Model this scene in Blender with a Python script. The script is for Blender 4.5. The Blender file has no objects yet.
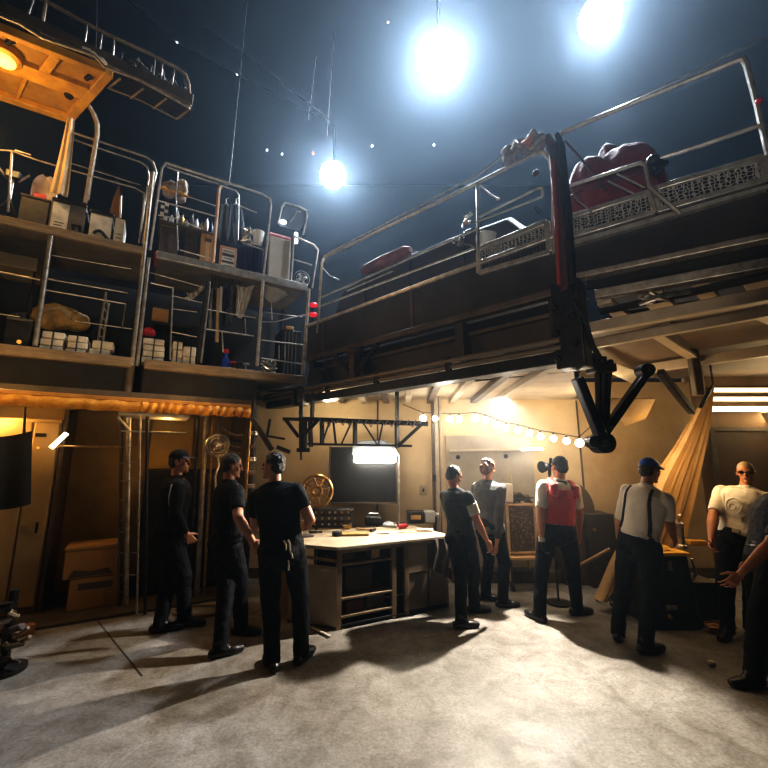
import bpy, math, random
from mathutils import Vector, Matrix, noise
from mathutils.bvhtree import BVHTree
random.seed(7)
PI = math.pi
scene = bpy.context.scene
COL = scene.collection
V = Vector

# ------------------------------------------------------------------ camera
FPX, PITCH, CAMZ = 403.0, math.radians(10.5), 1.70
cam_d = bpy.data.cameras.new('camera')
cam_d.sensor_width = 36.0
cam_d.lens = 36.0 * FPX / 768.0
cam_d.clip_start, cam_d.clip_end = 0.05, 200
cam = bpy.data.objects.new('camera', cam_d)
COL.objects.link(cam)
cam.location = (0, 0, CAMZ)
cam.rotation_euler = (PI / 2 + PITCH, 0, 0)
scene.camera = cam
CP, SP = math.cos(PITCH), math.sin(PITCH)


def ray(u, v):
    r, up = (u - 384) / FPX, (384 - v) / FPX
    return V((r, CP - SP * up, SP + CP * up))


def ground(u, v, z=0.0):
    d = ray(u, v)
    t = (z - CAMZ) / d.z
    return V((d.x * t, d.y * t, z))


def aty(u, v, y):
    d = ray(u, v)
    t = y / d.y
    return V((d.x * t, y, CAMZ + d.z * t))


class Plane:
    """a vertical plane: s along it, n out of it towards the open floor, z up"""
    def __init__(self, ox, oy, ang, out):
        self.o = V((ox, oy, 0))
        a = math.radians(ang)
        self.d = V((math.sin(a), math.cos(a), 0))
        nn = V((self.d.y, -self.d.x, 0))
        self.n = nn if nn.dot(V(out).to_3d()) > 0 else -nn

    def P(self, s, n, z):
        return self.o + self.d * s + self.n * n + V((0, 0, z))

    def at(self, u, v, n=0.0):
        r = ray(u, v)
        t = (self.o + self.n * n).dot(self.n) / r.dot(self.n)
        return V((0, 0, CAMZ)) + r * t

    def sz(self, u, v, n=0.0):
        p = self.at(u, v, n)
        return (p - self.o).dot(self.d), p.z


RK = Plane(-2.73, 4.89, 59.5, (0.4, -0.9))       # front of the storage racks
DA = Plane(-1.146, 5.68, 133.0, (-0.68, -0.73))  # front of the long platform
DB = Plane(1.5, 3.21, 121.0, (-0.51, -0.86))     # front of the near platform


# ------------------------------------------------------------------ mesh builder
class MB:
    def __init__(self):
        self.v, self.f = [], []

    def add(self, vs, fs):
        b = len(self.v)
        self.v += [V(p) for p in vs]
        self.f += [tuple(b + i for i in f) for f in fs]
        return self

    def hexa(self, p):
        return self.add(p, [(3, 2, 1, 0), (4, 5, 6, 7), (0, 1, 5, 4), (1, 2, 6, 5), (2, 3, 7, 6), (3, 0, 4, 7)])

    def box(self, pl, s0, s1, n0, n1, z0, z1):
        n0, n1 = max(n0, n1), min(n0, n1)
        s0, s1 = min(s0, s1), max(s0, s1)
        z0, z1 = min(z0, z1), max(z0, z1)
        return self.hexa([pl.P(s0, n0, z0), pl.P(s1, n0, z0), pl.P(s1, n1, z0), pl.P(s0, n1, z0),
                          pl.P(s0, n0, z1), pl.P(s1, n0, z1), pl.P(s1, n1, z1), pl.P(s0, n1, z1)])

    def obox(self, c, ax, ay, az):
        c, ax, ay, az = V(c), V(ax), V(ay), V(az)
        return self.hexa([c - ax - ay - az, c + ax - ay - az, c + ax + ay - az, c - ax + ay - az,
                          c - ax - ay + az, c + ax - ay + az, c + ax + ay + az, c - ax + ay + az])

    def abox(self, x0, x1, y0, y1, z0, z1):
        return self.obox(((x0 + x1) / 2, (y0 + y1) / 2, (z0 + z1) / 2), ((x1 - x0) / 2, 0, 0), (0, (y1 - y0) / 2, 0), (0, 0, (z1 - z0) / 2))

    def bar(self, a, b, w, h=None, up=(0, 0, 1)):
        """rectangular bar from a to b, w wide, h tall"""
        h = w if h is None else h
        a, b = V(a), V(b)
        d = (b - a)
        up = V(up)
        if abs(d.normalized().dot(up)) > 0.98:
            up = V((0.6, -0.8, 0))
        sx = d.cross(up).normalized()
        sz = sx.cross(d).normalized()
        return self.obox((a + b) / 2, sx * w / 2, d / 2, sz * h / 2)

    def prism(self, pts, z0, z1):
        n = len(pts)
        vs = [V((p[0], p[1], z0)) for p in pts] + [V((p[0], p[1], z1)) for p in pts]
        fs = [tuple(range(n - 1, -1, -1)), tuple(range(n, 2 * n))]
        fs += [(i, (i + 1) % n, n + (i + 1) % n, n + i) for i in range(n)]
        return self.add(vs, fs)

    def slab(self, pts, off):
        """polygon pts (3-D) given thickness by the vector off"""
        n = len(pts)
        off = V(off)
        vs = [V(p) for p in pts] + [V(p) + off for p in pts]
        fs = [tuple(range(n - 1, -1, -1)), tuple(range(n, 2 * n))]
        fs += [(i, (i + 1) % n, n + (i + 1) % n, n + i) for i in range(n)]
        return self.add(vs, fs)

    def tube(self, pts, r, seg=8, flat=None):
        pts = [V(p) for p in pts]
        rs = r if isinstance(r, (list, tuple)) else [r] * len(pts)
        t0 = (pts[1] - pts[0]).normalized()
        up = V((0, 0, 1)) if abs(t0.z) < 0.9 else V((0.3, 1, 0))
        x = t0.cross(up).normalized()
        rings = []
        for i, p in enumerate(pts):
            a = (p - pts[i - 1]).normalized() if i else t0
            b = (pts[i + 1] - p).normalized() if i < len(pts) - 1 else a
            t = (a + b).normalized() if (a + b).length > 1e-6 else a
            x = (x - t * x.dot(t)).normalized()
            y = t.cross(x)
            k = 1.0 / max(0.6, t.dot(a)) if i else 1.0
            rings.append([p + x * math.cos(2 * PI * j / seg) * rs[i] * k + y * math.sin(2 * PI * j / seg) * rs[i] * k * (flat or 1) for j in range(seg)])
        vs = [q for rg in rings for q in rg]
        fs = []
        for i in range(len(pts) - 1):
            for j in range(seg):
                a, b = i * seg + j, i * seg + (j + 1) % seg
                fs.append((a, b, b + seg, a + seg))
        fs.append(tuple(range(seg - 1, -1, -1)))
        m = (len(pts) - 1) * seg
        fs.append(tuple(range(m, m + seg)))
        return self.add(vs, fs)

    def loft(self, rings, caps=True):
        """rings of equal point counts"""
        n = len(rings[0])
        vs = [V(q) for rg in rings for q in rg]
        fs = []
        for i in range(len(rings) - 1):
            for j in range(n):
                a, b = i * n + j, i * n + (j + 1) % n
                fs.append((a, b, b + n, a + n))
        if caps:
            fs.append(tuple(range(n - 1, -1, -1)))
            m = (len(rings) - 1) * n
            fs.append(tuple(range(m, m + n)))
        return self.add(vs, fs)

    def lathe(self, c, prof, axis=(0, 0, 1), seg=20):
        c, az = V(c), V(axis).normalized()
        ax = az.orthogonal().normalized()
        ay = az.cross(ax)
        rings = [[c + az * h + (ax * math.cos(2 * PI * j / seg) + ay * math.sin(2 * PI * j / seg)) * max(r, 0.0005) for j in range(seg)] for r, h in prof]
        return self.loft(rings)

    def ell(self, c, ax, ay, az, seg=16, rings=10):
        c, ax, ay, az = V(c), V(ax), V(ay), V(az)
        rg = []
        for i in range(rings + 1):
            th = -PI / 2 + PI * i / rings
            k = max(math.cos(th), 0.02)
            rg.append([c + az * math.sin(th) + (ax * math.cos(2 * PI * j / seg) + ay * math.sin(2 * PI * j / seg)) * k for j in range(seg)])
        return self.loft(rg)

    def ball(self, c, r, seg=12, rings=8):
        return self.ell(c, (r, 0, 0), (0, r, 0), (0, 0, r), seg, rings)

    def rc(self, p0, p1, r0, r1, seg=14, flat0=False, flat1=False):
        """round cone"""
        p0, p1 = V(p0), V(p1)
        d = p1 - p0
        L = d.length
        az = d / L
        ax = az.orthogonal().normalized()
        ay = az.cross(ax)
        prof = []
        if flat0:
            prof.append((r0, 0))
        else:
            prof += [(r0 * math.sin(PI / 2 * k / 4) if k else 0.0006, -r0 * math.cos(PI / 2 * k / 4)) for k in range(5)]
        if flat1:
            prof.append((r1, L))
        else:
            prof += [(r1 * math.cos(PI / 2 * k / 4) if k < 4 else 0.0006, L + r1 * math.sin(PI / 2 * k / 4)) for k in range(5)]
        rg = [[p0 + az * h + (ax * math.cos(2 * PI * j / seg) + ay * math.sin(2 * PI * j / seg)) * r for j in range(seg)] for r, h in prof]
        return self.loft(rg)

    def sheet(self, grid, th=0.004):
        """a cloth: grid of points [row][col], given a thickness"""
        R, C = len(grid), len(grid[0])
        g = [[V(p) for p in row] for row in grid]
        nv = []
        for i in range(R):
            for j in range(C):
                a = g[min(i + 1, R - 1)][j] - g[max(i - 1, 0)][j]
                b = g[i][min(j + 1, C - 1)] - g[i][max(j - 1, 0)]
                n = a.cross(b)
                nv.append(n.normalized() * th if n.length > 1e-9 else V((0, -th, 0)))
        top = [p for row in g for p in row]
        vs = top + [p + q for p, q in zip(top, nv)]
        m = R * C
        fs = []
        for i in range(R - 1):
            for j in range(C - 1):
                a = i * C + j
                fs.append((a, a + 1, a + C + 1, a + C))
                fs.append((m + a, m + a + C, m + a + C + 1, m + a + 1))
        edge = [(0, j) for j in range(C)] + [(i, C - 1) for i in range(1, R)] + [(R - 1, j) for j in range(C - 2, -1, -1)] + [(i, 0) for i in range(R - 2, 0, -1)]
        for k in range(len(edge)):
            a = edge[k][0] * C + edge[k][1]
            b = edge[(k + 1) % len(edge)][0] * C + edge[(k + 1) % len(edge)][1]
            fs.append((b, a, m + a, m + b))
        return self.add(vs, fs)


# ------------------------------------------------------------------ objects
WL = {}


def tag(o, label=None, cat=None, group=None, kind=None):
    if label: o['label'] = label
    if cat: o['category'] = cat
    if group: o['group'] = group
    if kind: o['kind'] = kind
    return o


def thing(name, label, cat, loc, group=None):
    o = bpy.data.objects.new(name, None)
    o.empty_display_size = 0.1
    COL.objects.link(o)
    o.location = V(loc)
    WL[o] = V(loc)
    return tag(o, label, cat, group)


def obj(name, mb, m, parent=None, bevel=0.0, smooth=None, loc=None, seg=2, label=None):
    base = WL[parent] if parent is not None else (V(loc) if loc is not None else V((0, 0, 0)))
    if parent is None and loc is None and mb.v:
        xs = [p.x for p in mb.v]; ys = [p.y for p in mb.v]; zs = [p.z for p in mb.v]
        base = V(((min(xs) + max(xs)) / 2, (min(ys) + max(ys)) / 2, min(zs)))
    me = bpy.data.meshes.new(name)
    me.from_pydata([tuple(p - base) for p in mb.v], [], mb.f)
    me.update()
    import bmesh
    bm = bmesh.new()
    bm.from_mesh(me)
    bmesh.ops.recalc_face_normals(bm, faces=bm.faces)
    bm.to_mesh(me)
    bm.free()
    o = bpy.data.objects.new(name, me)
    COL.objects.link(o)
    o.data.materials.append(m)
    if parent is not None:
        o.parent = parent
    else:
        o.location = base
    WL[o] = base
    if smooth is not False:
        me.shade_smooth()
        try:
            me.set_sharp_from_angle(angle=math.radians(smooth or 38))
        except Exception:
            pass
    if bevel:
        b = o.modifiers.new('bevel', 'BEVEL')
        b.width = bevel
        b.segments = seg
        b.limit_method = 'ANGLE'
        b.angle_limit = math.radians(40)
        b.use_clamp_overlap = True
    if label: o['label'] = label
    return o


def single(name, mb, m, label, cat, group=None, bevel=0.0, smooth=None, kind=None):
    return tag(obj(name, mb, m, None, bevel, smooth), label, cat, group, kind)


def struct(name, mb, m, bevel=0.0):
    return tag(obj(name, mb, m, None, bevel, loc=(0, 0, 0)), kind='structure')


# ------------------------------------------------------------------ materials
MATS = {}


def mat(name, col, rough=0.6, metal=0.0, col2=None, nscale=6.0, bump=0.0, bscale=40.0, detail=6.0, stretch=None, emit=None, estr=0.0, spec=0.5, contrast=(0.35, 0.65), sheen=0.0, alpha=None):
    if name in MATS:
        return MATS[name]
    m = bpy.data.materials.new(name)
    m.use_nodes = True
    nt = m.node_tree
    b = nt.nodes['Principled BSDF']
    b.inputs['Base Color'].default_value = (*col, 1)
    b.inputs['Roughness'].default_value = rough
    b.inputs['Metallic'].default_value = metal
    b.inputs['Specular IOR Level'].default_value = spec
    if sheen:
        b.inputs['Sheen Weight'].default_value = sheen
    tc = nt.nodes.new('ShaderNodeTexCoord')
    mp = nt.nodes.new('ShaderNodeMapping')
    nt.links.new(tc.outputs['Object'], mp.inputs['Vector'])
    if stretch:
        mp.inputs['Scale'].default_value = stretch
    if col2 is not None:
        n = nt.nodes.new('ShaderNodeTexNoise')
        n.inputs['Scale'].default_value = nscale
        n.inputs['Detail'].default_value = detail
        n.inputs['Roughness'].default_value = 0.62
        nt.links.new(mp.outputs['Vector'], n.inputs['Vector'])
        r = nt.nodes.new('ShaderNodeValToRGB')
        r.color_ramp.elements[0].position = contrast[0]
        r.color_ramp.elements[1].position = contrast[1]
        r.color_ramp.elements[0].color = (*col, 1)
        r.color_ramp.elements[1].color = (*col2, 1)
        nt.links.new(n.outputs['Fac'], r.inputs['Fac'])
        nt.links.new(r.outputs['Color'], b.inputs['Base Color'])
    if bump:
        n2 = nt.nodes.new('ShaderNodeTexNoise')
        n2.inputs['Scale'].default_value = bscale
        n2.inputs['Detail'].default_value = 4
        nt.links.new(mp.outputs['Vector'], n2.inputs['Vector'])
        bp = nt.nodes.new('ShaderNodeBump')
        bp.inputs['Strength'].default_value = bump
        bp.inputs['Distance'].default_value = 0.02
        nt.links.new(n2.outputs['Fac'], bp.inputs['Height'])
        nt.links.new(bp.outputs['Normal'], b.inputs['Normal'])
    if emit is not None:
        b.inputs['Emission Color'].default_value = (*emit, 1)
        b.inputs['Emission Strength'].default_value = estr
    MATS[name] = m
    return m


def floor_mat():
    m = bpy.data.materials.new('worn_concrete')
    m.use_nodes = True
    nt = m.node_tree
    b = nt.nodes['Principled BSDF']
    tc = nt.nodes.new('ShaderNodeTexCoord')

    def nz(scale, det=8, ro=0.6, dist=0.0):
        n = nt.nodes.new('ShaderNodeTexNoise')
        n.inputs['Scale'].default_value = scale
        n.inputs['Detail'].default_value = det
        n.inputs['Roughness'].default_value = ro
        n.inputs['Distortion'].default_value = dist
        nt.links.new(tc.outputs['Object'], n.inputs['Vector'])
        return n

    def ramp(src, p0, c0, p1, c1):
        r = nt.nodes.new('ShaderNodeValToRGB')
        r.color_ramp.elements[0].position, r.color_ramp.elements[1].position = p0, p1
        r.color_ramp.elements[0].color, r.color_ramp.elements[1].color = (*c0, 1), (*c1, 1)
        nt.links.new(src, r.inputs['Fac'])
        return r

    def mix(kind, a, c, fac=1.0):
        x = nt.nodes.new('ShaderNodeMix')
        x.data_type = 'RGBA'
        x.blend_type = kind
        x.inputs[0].default_value = fac
        nt.links.new(a, x.inputs[6])
        nt.links.new(c, x.inputs[7])
        return x.outputs[2]
    big = ramp(nz(0.9, 6, 0.55, 0.6).outputs['Fac'], 0.3, (0.20, 0.182, 0.162), 0.7, (0.42, 0.40, 0.375))
    mid = ramp(nz(5.0, 12, 0.74, 0.6).outputs['Fac'], 0.34, (0.52, 0.49, 0.45), 0.60, (1, 1, 1))
    fine = ramp(nz(45, 8, 0.75).outputs['Fac'], 0.36, (0.50, 0.49, 0.48), 0.58, (1, 1, 1))
    vo = nt.nodes.new('ShaderNodeTexVoronoi')
    vo.inputs['Scale'].default_value = 7
    nt.links.new(tc.outputs['Object'], vo.inputs['Vector'])
    spots = ramp(vo.outputs['Distance'], 0.03, (0.35, 0.33, 0.30), 0.07, (1, 1, 1))
    c = mix('MULTIPLY', big.outputs['Color'], mid.outputs['Color'])
    c = mix('MULTIPLY', c, fine.outputs['Color'], 0.8)
    c = mix('MULTIPLY', c, spots.outputs['Color'], 0.6)
    nt.links.new(c, b.inputs['Base Color'])
    rr = ramp(nz(3, 5).outputs['Fac'], 0.3, (0.38,) * 3, 0.7, (0.62,) * 3)
    nt.links.new(rr.outputs['Color'], b.inputs['Roughness'])
    bp = nt.nodes.new('ShaderNodeBump')
    bp.inputs['Strength'].default_value = 0.35
    bp.inputs['Distance'].default_value = 0.01
    nt.links.new(nz(35, 8, 0.7).outputs['Fac'], bp.inputs['Height'])
    nt.links.new(bp.outputs['Normal'], b.inputs['Normal'])
    return m


def mesh_mat(name, dark, light, scale):
    """expanded-metal sheet: a diamond lattice over darkness"""
    m = bpy.data.materials.new(name)
    m.use_nodes = True
    nt = m.node_tree
    b = nt.nodes['Principled BSDF']
    tc = nt.nodes.new('ShaderNodeTexCoord')
    vo = nt.nodes.new('ShaderNodeTexVoronoi')
    vo.feature = 'DISTANCE_TO_EDGE'
    vo.inputs['Scale'].default_value = scale
    vo.inputs['Randomness'].default_value = 0.45
    nt.links.new(tc.outputs['Object'], vo.inputs['Vector'])
    r = nt.nodes.new('ShaderNodeValToRGB')
    r.color_ramp.elements[0].position, r.color_ramp.elements[1].position = 0.06, 0.14
    r.color_ramp.elements[0].color, r.color_ramp.elements[1].color = (*light, 1), (*dark, 1)
    nt.links.new(vo.outputs['Distance'], r.inputs['Fac'])
    nt.links.new(r.outputs['Color'], b.inputs['Base Color'])
    b.inputs['Roughness'].default_value = 0.45
    b.inputs['Metallic'].default_value = 0.3
    bp = nt.nodes.new('ShaderNodeBump')
    bp.invert = True
    bp.inputs['Strength'].default_value = 0.8
    bp.inputs['Distance'].default_value = 0.01
    nt.links.new(vo.outputs['Distance'], bp.inputs['Height'])
    nt.links.new(bp.outputs['Normal'], b.inputs['Normal'])
    return m


steel = mat('galvanised_rail', (0.50, 0.46, 0.40), 0.42, 0.75, (0.30, 0.25, 0.20), 14, 0.1)
steel_b = mat('bright_rail', (0.66, 0.64, 0.60), 0.38, 0.7, (0.42, 0.38, 0.34), 12, 0.1)
black_steel = mat('black_steel', (0.018, 0.018, 0.022), 0.42, 0.4, (0.04, 0.035, 0.03), 10, 0.15)
black_flat = mat('black_flat', (0.008, 0.008, 0.010), 0.75, 0, (0.016, 0.014, 0.013), 8, 0.1)
dark_brown = mat('dark_brown_steel', (0.075, 0.055, 0.04), 0.5, 0.2, (0.13, 0.095, 0.065), 5, 0.15)
fascia_m = mat('dark_fascia', (0.030, 0.026, 0.025), 0.5, 0.1, (0.055, 0.045, 0.038), 2.5, 0.1)
plank = mat('deck_board', (0.30, 0.22, 0.13), 0.7, 0, (0.17, 0.12, 0.07), 4, 0.3, 30, stretch=(1, 1, 6))
under = mat('deck_underside', (0.20, 0.165, 0.12), 0.75, 0, (0.12, 0.095, 0.07), 3, 0.25)
cream = mat('cream_wall_paint', (0.58, 0.45, 0.28), 0.65, 0, (0.48, 0.36, 0.21), 1.6, 0.08, 25)
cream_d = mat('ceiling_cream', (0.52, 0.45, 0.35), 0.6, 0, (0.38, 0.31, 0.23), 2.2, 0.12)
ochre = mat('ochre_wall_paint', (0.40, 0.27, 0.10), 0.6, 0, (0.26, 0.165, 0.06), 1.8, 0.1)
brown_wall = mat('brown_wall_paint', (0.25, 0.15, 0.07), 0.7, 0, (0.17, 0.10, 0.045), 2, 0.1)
yellow_steel = mat('yellow_painted_steel', (0.62, 0.33, 0.04), 0.5, 0.1, (0.36, 0.17, 0.02), 3.5, 0.2)
orange_cloth = mat('orange_canvas', (0.66, 0.34, 0.045), 0.8, 0, (0.42, 0.18, 0.02), 9, 0.5, 30)
kraft = mat('cardboard', (0.42, 0.25, 0.09), 0.8, 0, (0.33, 0.18, 0.06), 3, 0.1)
kraft_d = mat('dark_cardboard', (0.07, 0.05, 0.045), 0.8, 0, (0.11, 0.08, 0.07), 3, 0.1)
paper = mat('white_paper', (0.62, 0.58, 0.50), 0.8, 0, (0.45, 0.40, 0.33), 8, 0.1)
ink = mat('print_ink', (0.06, 0.05, 0.05), 0.8)
white_cloth = mat('white_canvas', (0.68, 0.62, 0.52), 0.85, 0, (0.52, 0.46, 0.37), 4, 0.3)
grey_case = mat('grey_case', (0.12, 0.105, 0.095), 0.6, 0, (0.07, 0.06, 0.055), 5, 0.1)
navy_plastic = mat('navy_plastic', (0.02, 0.022, 0.09), 0.4, 0, (0.03, 0.03, 0.06), 4)
blue_plastic = mat('blue_plastic', (0.02, 0.08, 0.45), 0.35)
red_plastic = mat('red_plastic', (0.45, 0.02, 0.03), 0.4)
red_tarp = mat('maroon_tarpaulin', (0.20, 0.035, 0.035), 0.6, 0, (0.11, 0.02, 0.025), 4, 0.3, 12)
rust = mat('rust_red_steel', (0.10, 0.045, 0.035), 0.55, 0.2, (0.05, 0.03, 0.03), 6, 0.15)
tan_wood = mat('pale_wood', (0.55, 0.38, 0.2), 0.6, 0, (0.42, 0.27, 0.13), 6, 0.1, stretch=(1, 1, 8))
beige_cloth = mat('beige_fabric', (0.62, 0.42, 0.20), 0.75, 0, (0.50, 0.31, 0.13), 3, 0.3, 40, sheen=0.2)
clear_white = mat('frosted_plastic', (0.55, 0.58, 0.62), 0.3, 0, (0.45, 0.48, 0.52), 5)
olive_bag = mat('mustard_bag', (0.30, 0.19, 0.05), 0.7, 0, (0.20, 0.12, 0.03), 6, 0.4, 18)
screen_m = mat('dark_screen', (0.012, 0.011, 0.010), 0.4, 0, (0.018, 0.016, 0.014), 2)
gold = mat('brass', (0.65, 0.45, 0.2), 0.3, 0.9, (0.45, 0.28, 0.1), 12, 0.1)
chrome = mat('bare_metal', (0.6, 0.58, 0.55), 0.3, 0.9, (0.35, 0.33, 0.30), 15, 0.1)
bench_top = mat('bench_top', (0.40, 0.34, 0.26), 0.6, 0, (0.27, 0.22, 0.16), 5, 0.15)
bench_wood = mat('bench_wood', (0.28, 0.20, 0.12), 0.6, 0, (0.18, 0.12, 0.07), 5, 0.15)
glow_warm = mat('bulb_glow', (1, 0.95, 0.85), 0.3, emit=(1.0, 0.90, 0.74), estr=12)
glow_tube = mat('tube_glow', (1, 0.98, 0.92), 0.3, emit=(1.0, 0.95, 0.86), estr=22)
glow_strip = mat('strip_glow', (1, 0.9, 0.7), 0.3, emit=(1.0, 0.80, 0.48), estr=3.2)
glow_flood = mat('flood_glow', (1, 1, 1), 0.3, emit=(0.86, 0.93, 1.0), estr=300)
glow_dot = mat('distant_white_glow', (1, 1, 1), 0.3, emit=(0.9, 0.9, 1.0), estr=3)
glow_red = mat('distant_red_glow', (1, 0.2, 0.1), 0.3, emit=(1.0, 0.12, 0.05), estr=3)
net_m = mesh_mat('expanded_metal', (0.012, 0.012, 0.014), (0.42, 0.40, 0.37), 38)
net_f = mesh_mat('wire_tangle', (0.05, 0.038, 0.028), (0.24, 0.18, 0.11), 45)
FLOOR = floor_mat()
# ------------------------------------------------------------------ people
skin_m = mat('skin', (0.50, 0.25, 0.145), 0.5, 0, (0.42, 0.19, 0.105), 9, 0.05, 60)
skin_w = mat('weathered_skin', (0.46, 0.21, 0.11), 0.5, 0, (0.38, 0.155, 0.08), 9, 0.05, 60)
hair_dark = mat('dark_hair', (0.018, 0.012, 0.009), 0.5, 0, (0.035, 0.022, 0.014), 40, 0.9, 90)
hair_brown = mat('auburn_hair', (0.22, 0.09, 0.045), 0.5, 0, (0.09, 0.035, 0.018), 45, 1.0, 80)
hair_grey = mat('grey_stubble_hair', (0.42, 0.33, 0.24), 0.6, 0, (0.30, 0.22, 0.15), 60, 0.4, 120)
cloth_black = mat('black_cotton', (0.004, 0.004, 0.005), 0.75, 0, (0.011, 0.010, 0.011), 6, 0.4, 30, spec=0.12, sheen=0.0)
cloth_black2 = mat('black_denim', (0.007, 0.0075, 0.010), 0.7, 0, (0.014, 0.014, 0.018), 8, 0.5, 26, spec=0.12, sheen=0.0)
cloth_char = mat('charcoal_cotton', (0.030, 0.032, 0.038), 0.8, 0, (0.048, 0.048, 0.052), 6, 0.4, 28, spec=0.12, sheen=0.0)
cloth_grey = mat('grey_cotton', (0.085, 0.085, 0.085), 0.85, 0, (0.055, 0.055, 0.058), 7, 0.5, 24, sheen=0.0)
cloth_white = mat('white_cotton', (0.72, 0.68, 0.61), 0.85, 0, (0.62, 0.57, 0.50), 4, 0.5, 18, sheen=0.1)
cloth_red = mat('red_cotton', (0.60, 0.065, 0.055), 0.75, 0, (0.46, 0.04, 0.04), 5, 0.6, 20, sheen=0.1)
cloth_navy = mat('navy_denim_shirt', (0.03, 0.045, 0.085), 0.8, 0, (0.016, 0.022, 0.045), 6, 0.5, 24, sheen=0.0)
leather_blk = mat('black_leather', (0.010, 0.009, 0.009), 0.38, 0, (0.018, 0.015, 0.013), 12, 0.2)
cap_blue = mat('blue_cap_cloth', (0.015, 0.10, 0.50), 0.7, 0, (0.01, 0.06, 0.33), 8, 0.2)
cap_dark = mat('dark_cap_brim', (0.02, 0.025, 0.045), 0.7)
eye_m = mat('eye_dark', (0.03, 0.02, 0.015), 0.15)
lip_m = mat('lips', (0.33, 0.11, 0.08), 0.5)
lens_m = mat('tinted_lens', (0.02, 0.015, 0.012), 0.1)


def blob(name, mb, m, parent, voxel=0.007, it=4, wr=None, zmin=None, label=None, fac=0.5):
    base = WL[parent]
    me = bpy.data.meshes.new(name)
    me.from_pydata([tuple(p - base) for p in mb.v], [], mb.f)
    me.update()
    import bmesh
    bm = bmesh.new(); bm.from_mesh(me)
    bmesh.ops.recalc_face_normals(bm, faces=bm.faces)
    bm.to_mesh(me); bm.free()
    t = bpy.data.objects.new('tmp', me)
    COL.objects.link(t)
    r = t.modifiers.new('r', 'REMESH')
    r.mode = 'VOXEL'; r.voxel_size = voxel; r.adaptivity = 0
    if it:
        s = t.modifiers.new('s', 'SMOOTH'); s.factor = fac; s.iterations = it
    dg = bpy.context.evaluated_depsgraph_get()
    me2 = bpy.data.meshes.new_from_object(t.evaluated_get(dg))
    bpy.data.objects.remove(t); bpy.data.meshes.remove(me)
    me2.name = name
    if wr:
        amp, fr, st = wr
        nn = [v.normal.copy() for v in me2.vertices]
        for v, n in zip(me2.vertices, nn):
            q = v.co + base
            q = V((q.x * fr, q.y * fr, q.z * fr * st))
            v.co += n * amp * (noise.noise(q) + 0.6 * noise.noise(q * 2.3 + V((7, 3, 1))))
    if zmin is not None:
        for v in me2.vertices:
            if v.co.z + base.z < zmin:
                v.co.z = zmin - base.z
    me2.materials.clear(); me2.materials.append(m)
    me2.shade_smooth()
    o = bpy.data.objects.new(name, me2)
    COL.objects.link(o)
    o.parent = parent
    WL[o] = base
    if label: o['label'] = label
    return o


def ik(a, b, l1, l2, hint):
    d = b - a
    D = d.length
    if D > (l1 + l2) * 0.995:
        k = D / ((l1 + l2) * 0.995)
        l1 *= k; l2 *= k
    x = d.normalized()
    ca = max(-1, min(1, (l1 * l1 + D * D - l2 * l2) / (2 * l1 * D)))
    h = V(hint)
    h = (h - x * h.dot(x))
    h = h.normalized() if h.length > 1e-5 else x.orthogonal()
    return a + x * (l1 * ca) + h * (l1 * math.sqrt(max(0, 1 - ca * ca)))


def hand(mb, w, d, palm, thumb, k=1.0, curl=0.35):
    """w wrist, d along the hand, palm = way the palm faces, thumb = side of the thumb"""
    d = d.normalized()
    palm = (palm - d * palm.dot(d)).normalized()
    th = d.cross(palm)
    if th.dot(thumb) < 0: th = -th
    offs = [0.030, 0.010, -0.011, -0.031]
    lens = [(.041, .026, .02), (.046, .029, .021), (.042, .027, .02), (.033, .021, .018)]
    klen = [.092, .095, .090, .082]
    for i in range(4):
        b0 = w + th * offs[i] * 0.45 * k + d * 0.012 * k
        kn = w + th * offs[i] * 1.05 * k + d * klen[i] * k
        mb.rc(b0, kn, .0165 * k, .0125 * k, 8)
        dirn = (d + th * (0.12 * (1.5 - i))).normalized()
        p = kn
        ang = 0.0
        for j, L in enumerate(lens[i]):
            ang += curl * (0.8 + 0.12 * i) * (1.0 if j else 0.7)
            q = p + (dirn * math.cos(ang) + palm * math.sin(ang)) * L * k
            mb.rc(p, q, (.0090 - .0007 * j) * k, (.0084 - .0009 * j) * k, 8)
            p = q
    p = w + th * 0.022 * k + d * 0.022 * k
    t1 = (d * 0.62 + th * 0.72 + palm * 0.28).normalized()
    t2 = (d * 0.85 + th * 0.32 + palm * 0.42).normalized()
    q = p + t1 * 0.046 * k
    mb.rc(p, q, .0165 * k, .0115 * k, 8)
    r = q + t2 * 0.032 * k
    mb.rc(q, r, .0108 * k, .0098 * k, 8)
    mb.rc(r, r + t2 * 0.024 * k, .0095 * k, .0078 * k, 8)


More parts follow.
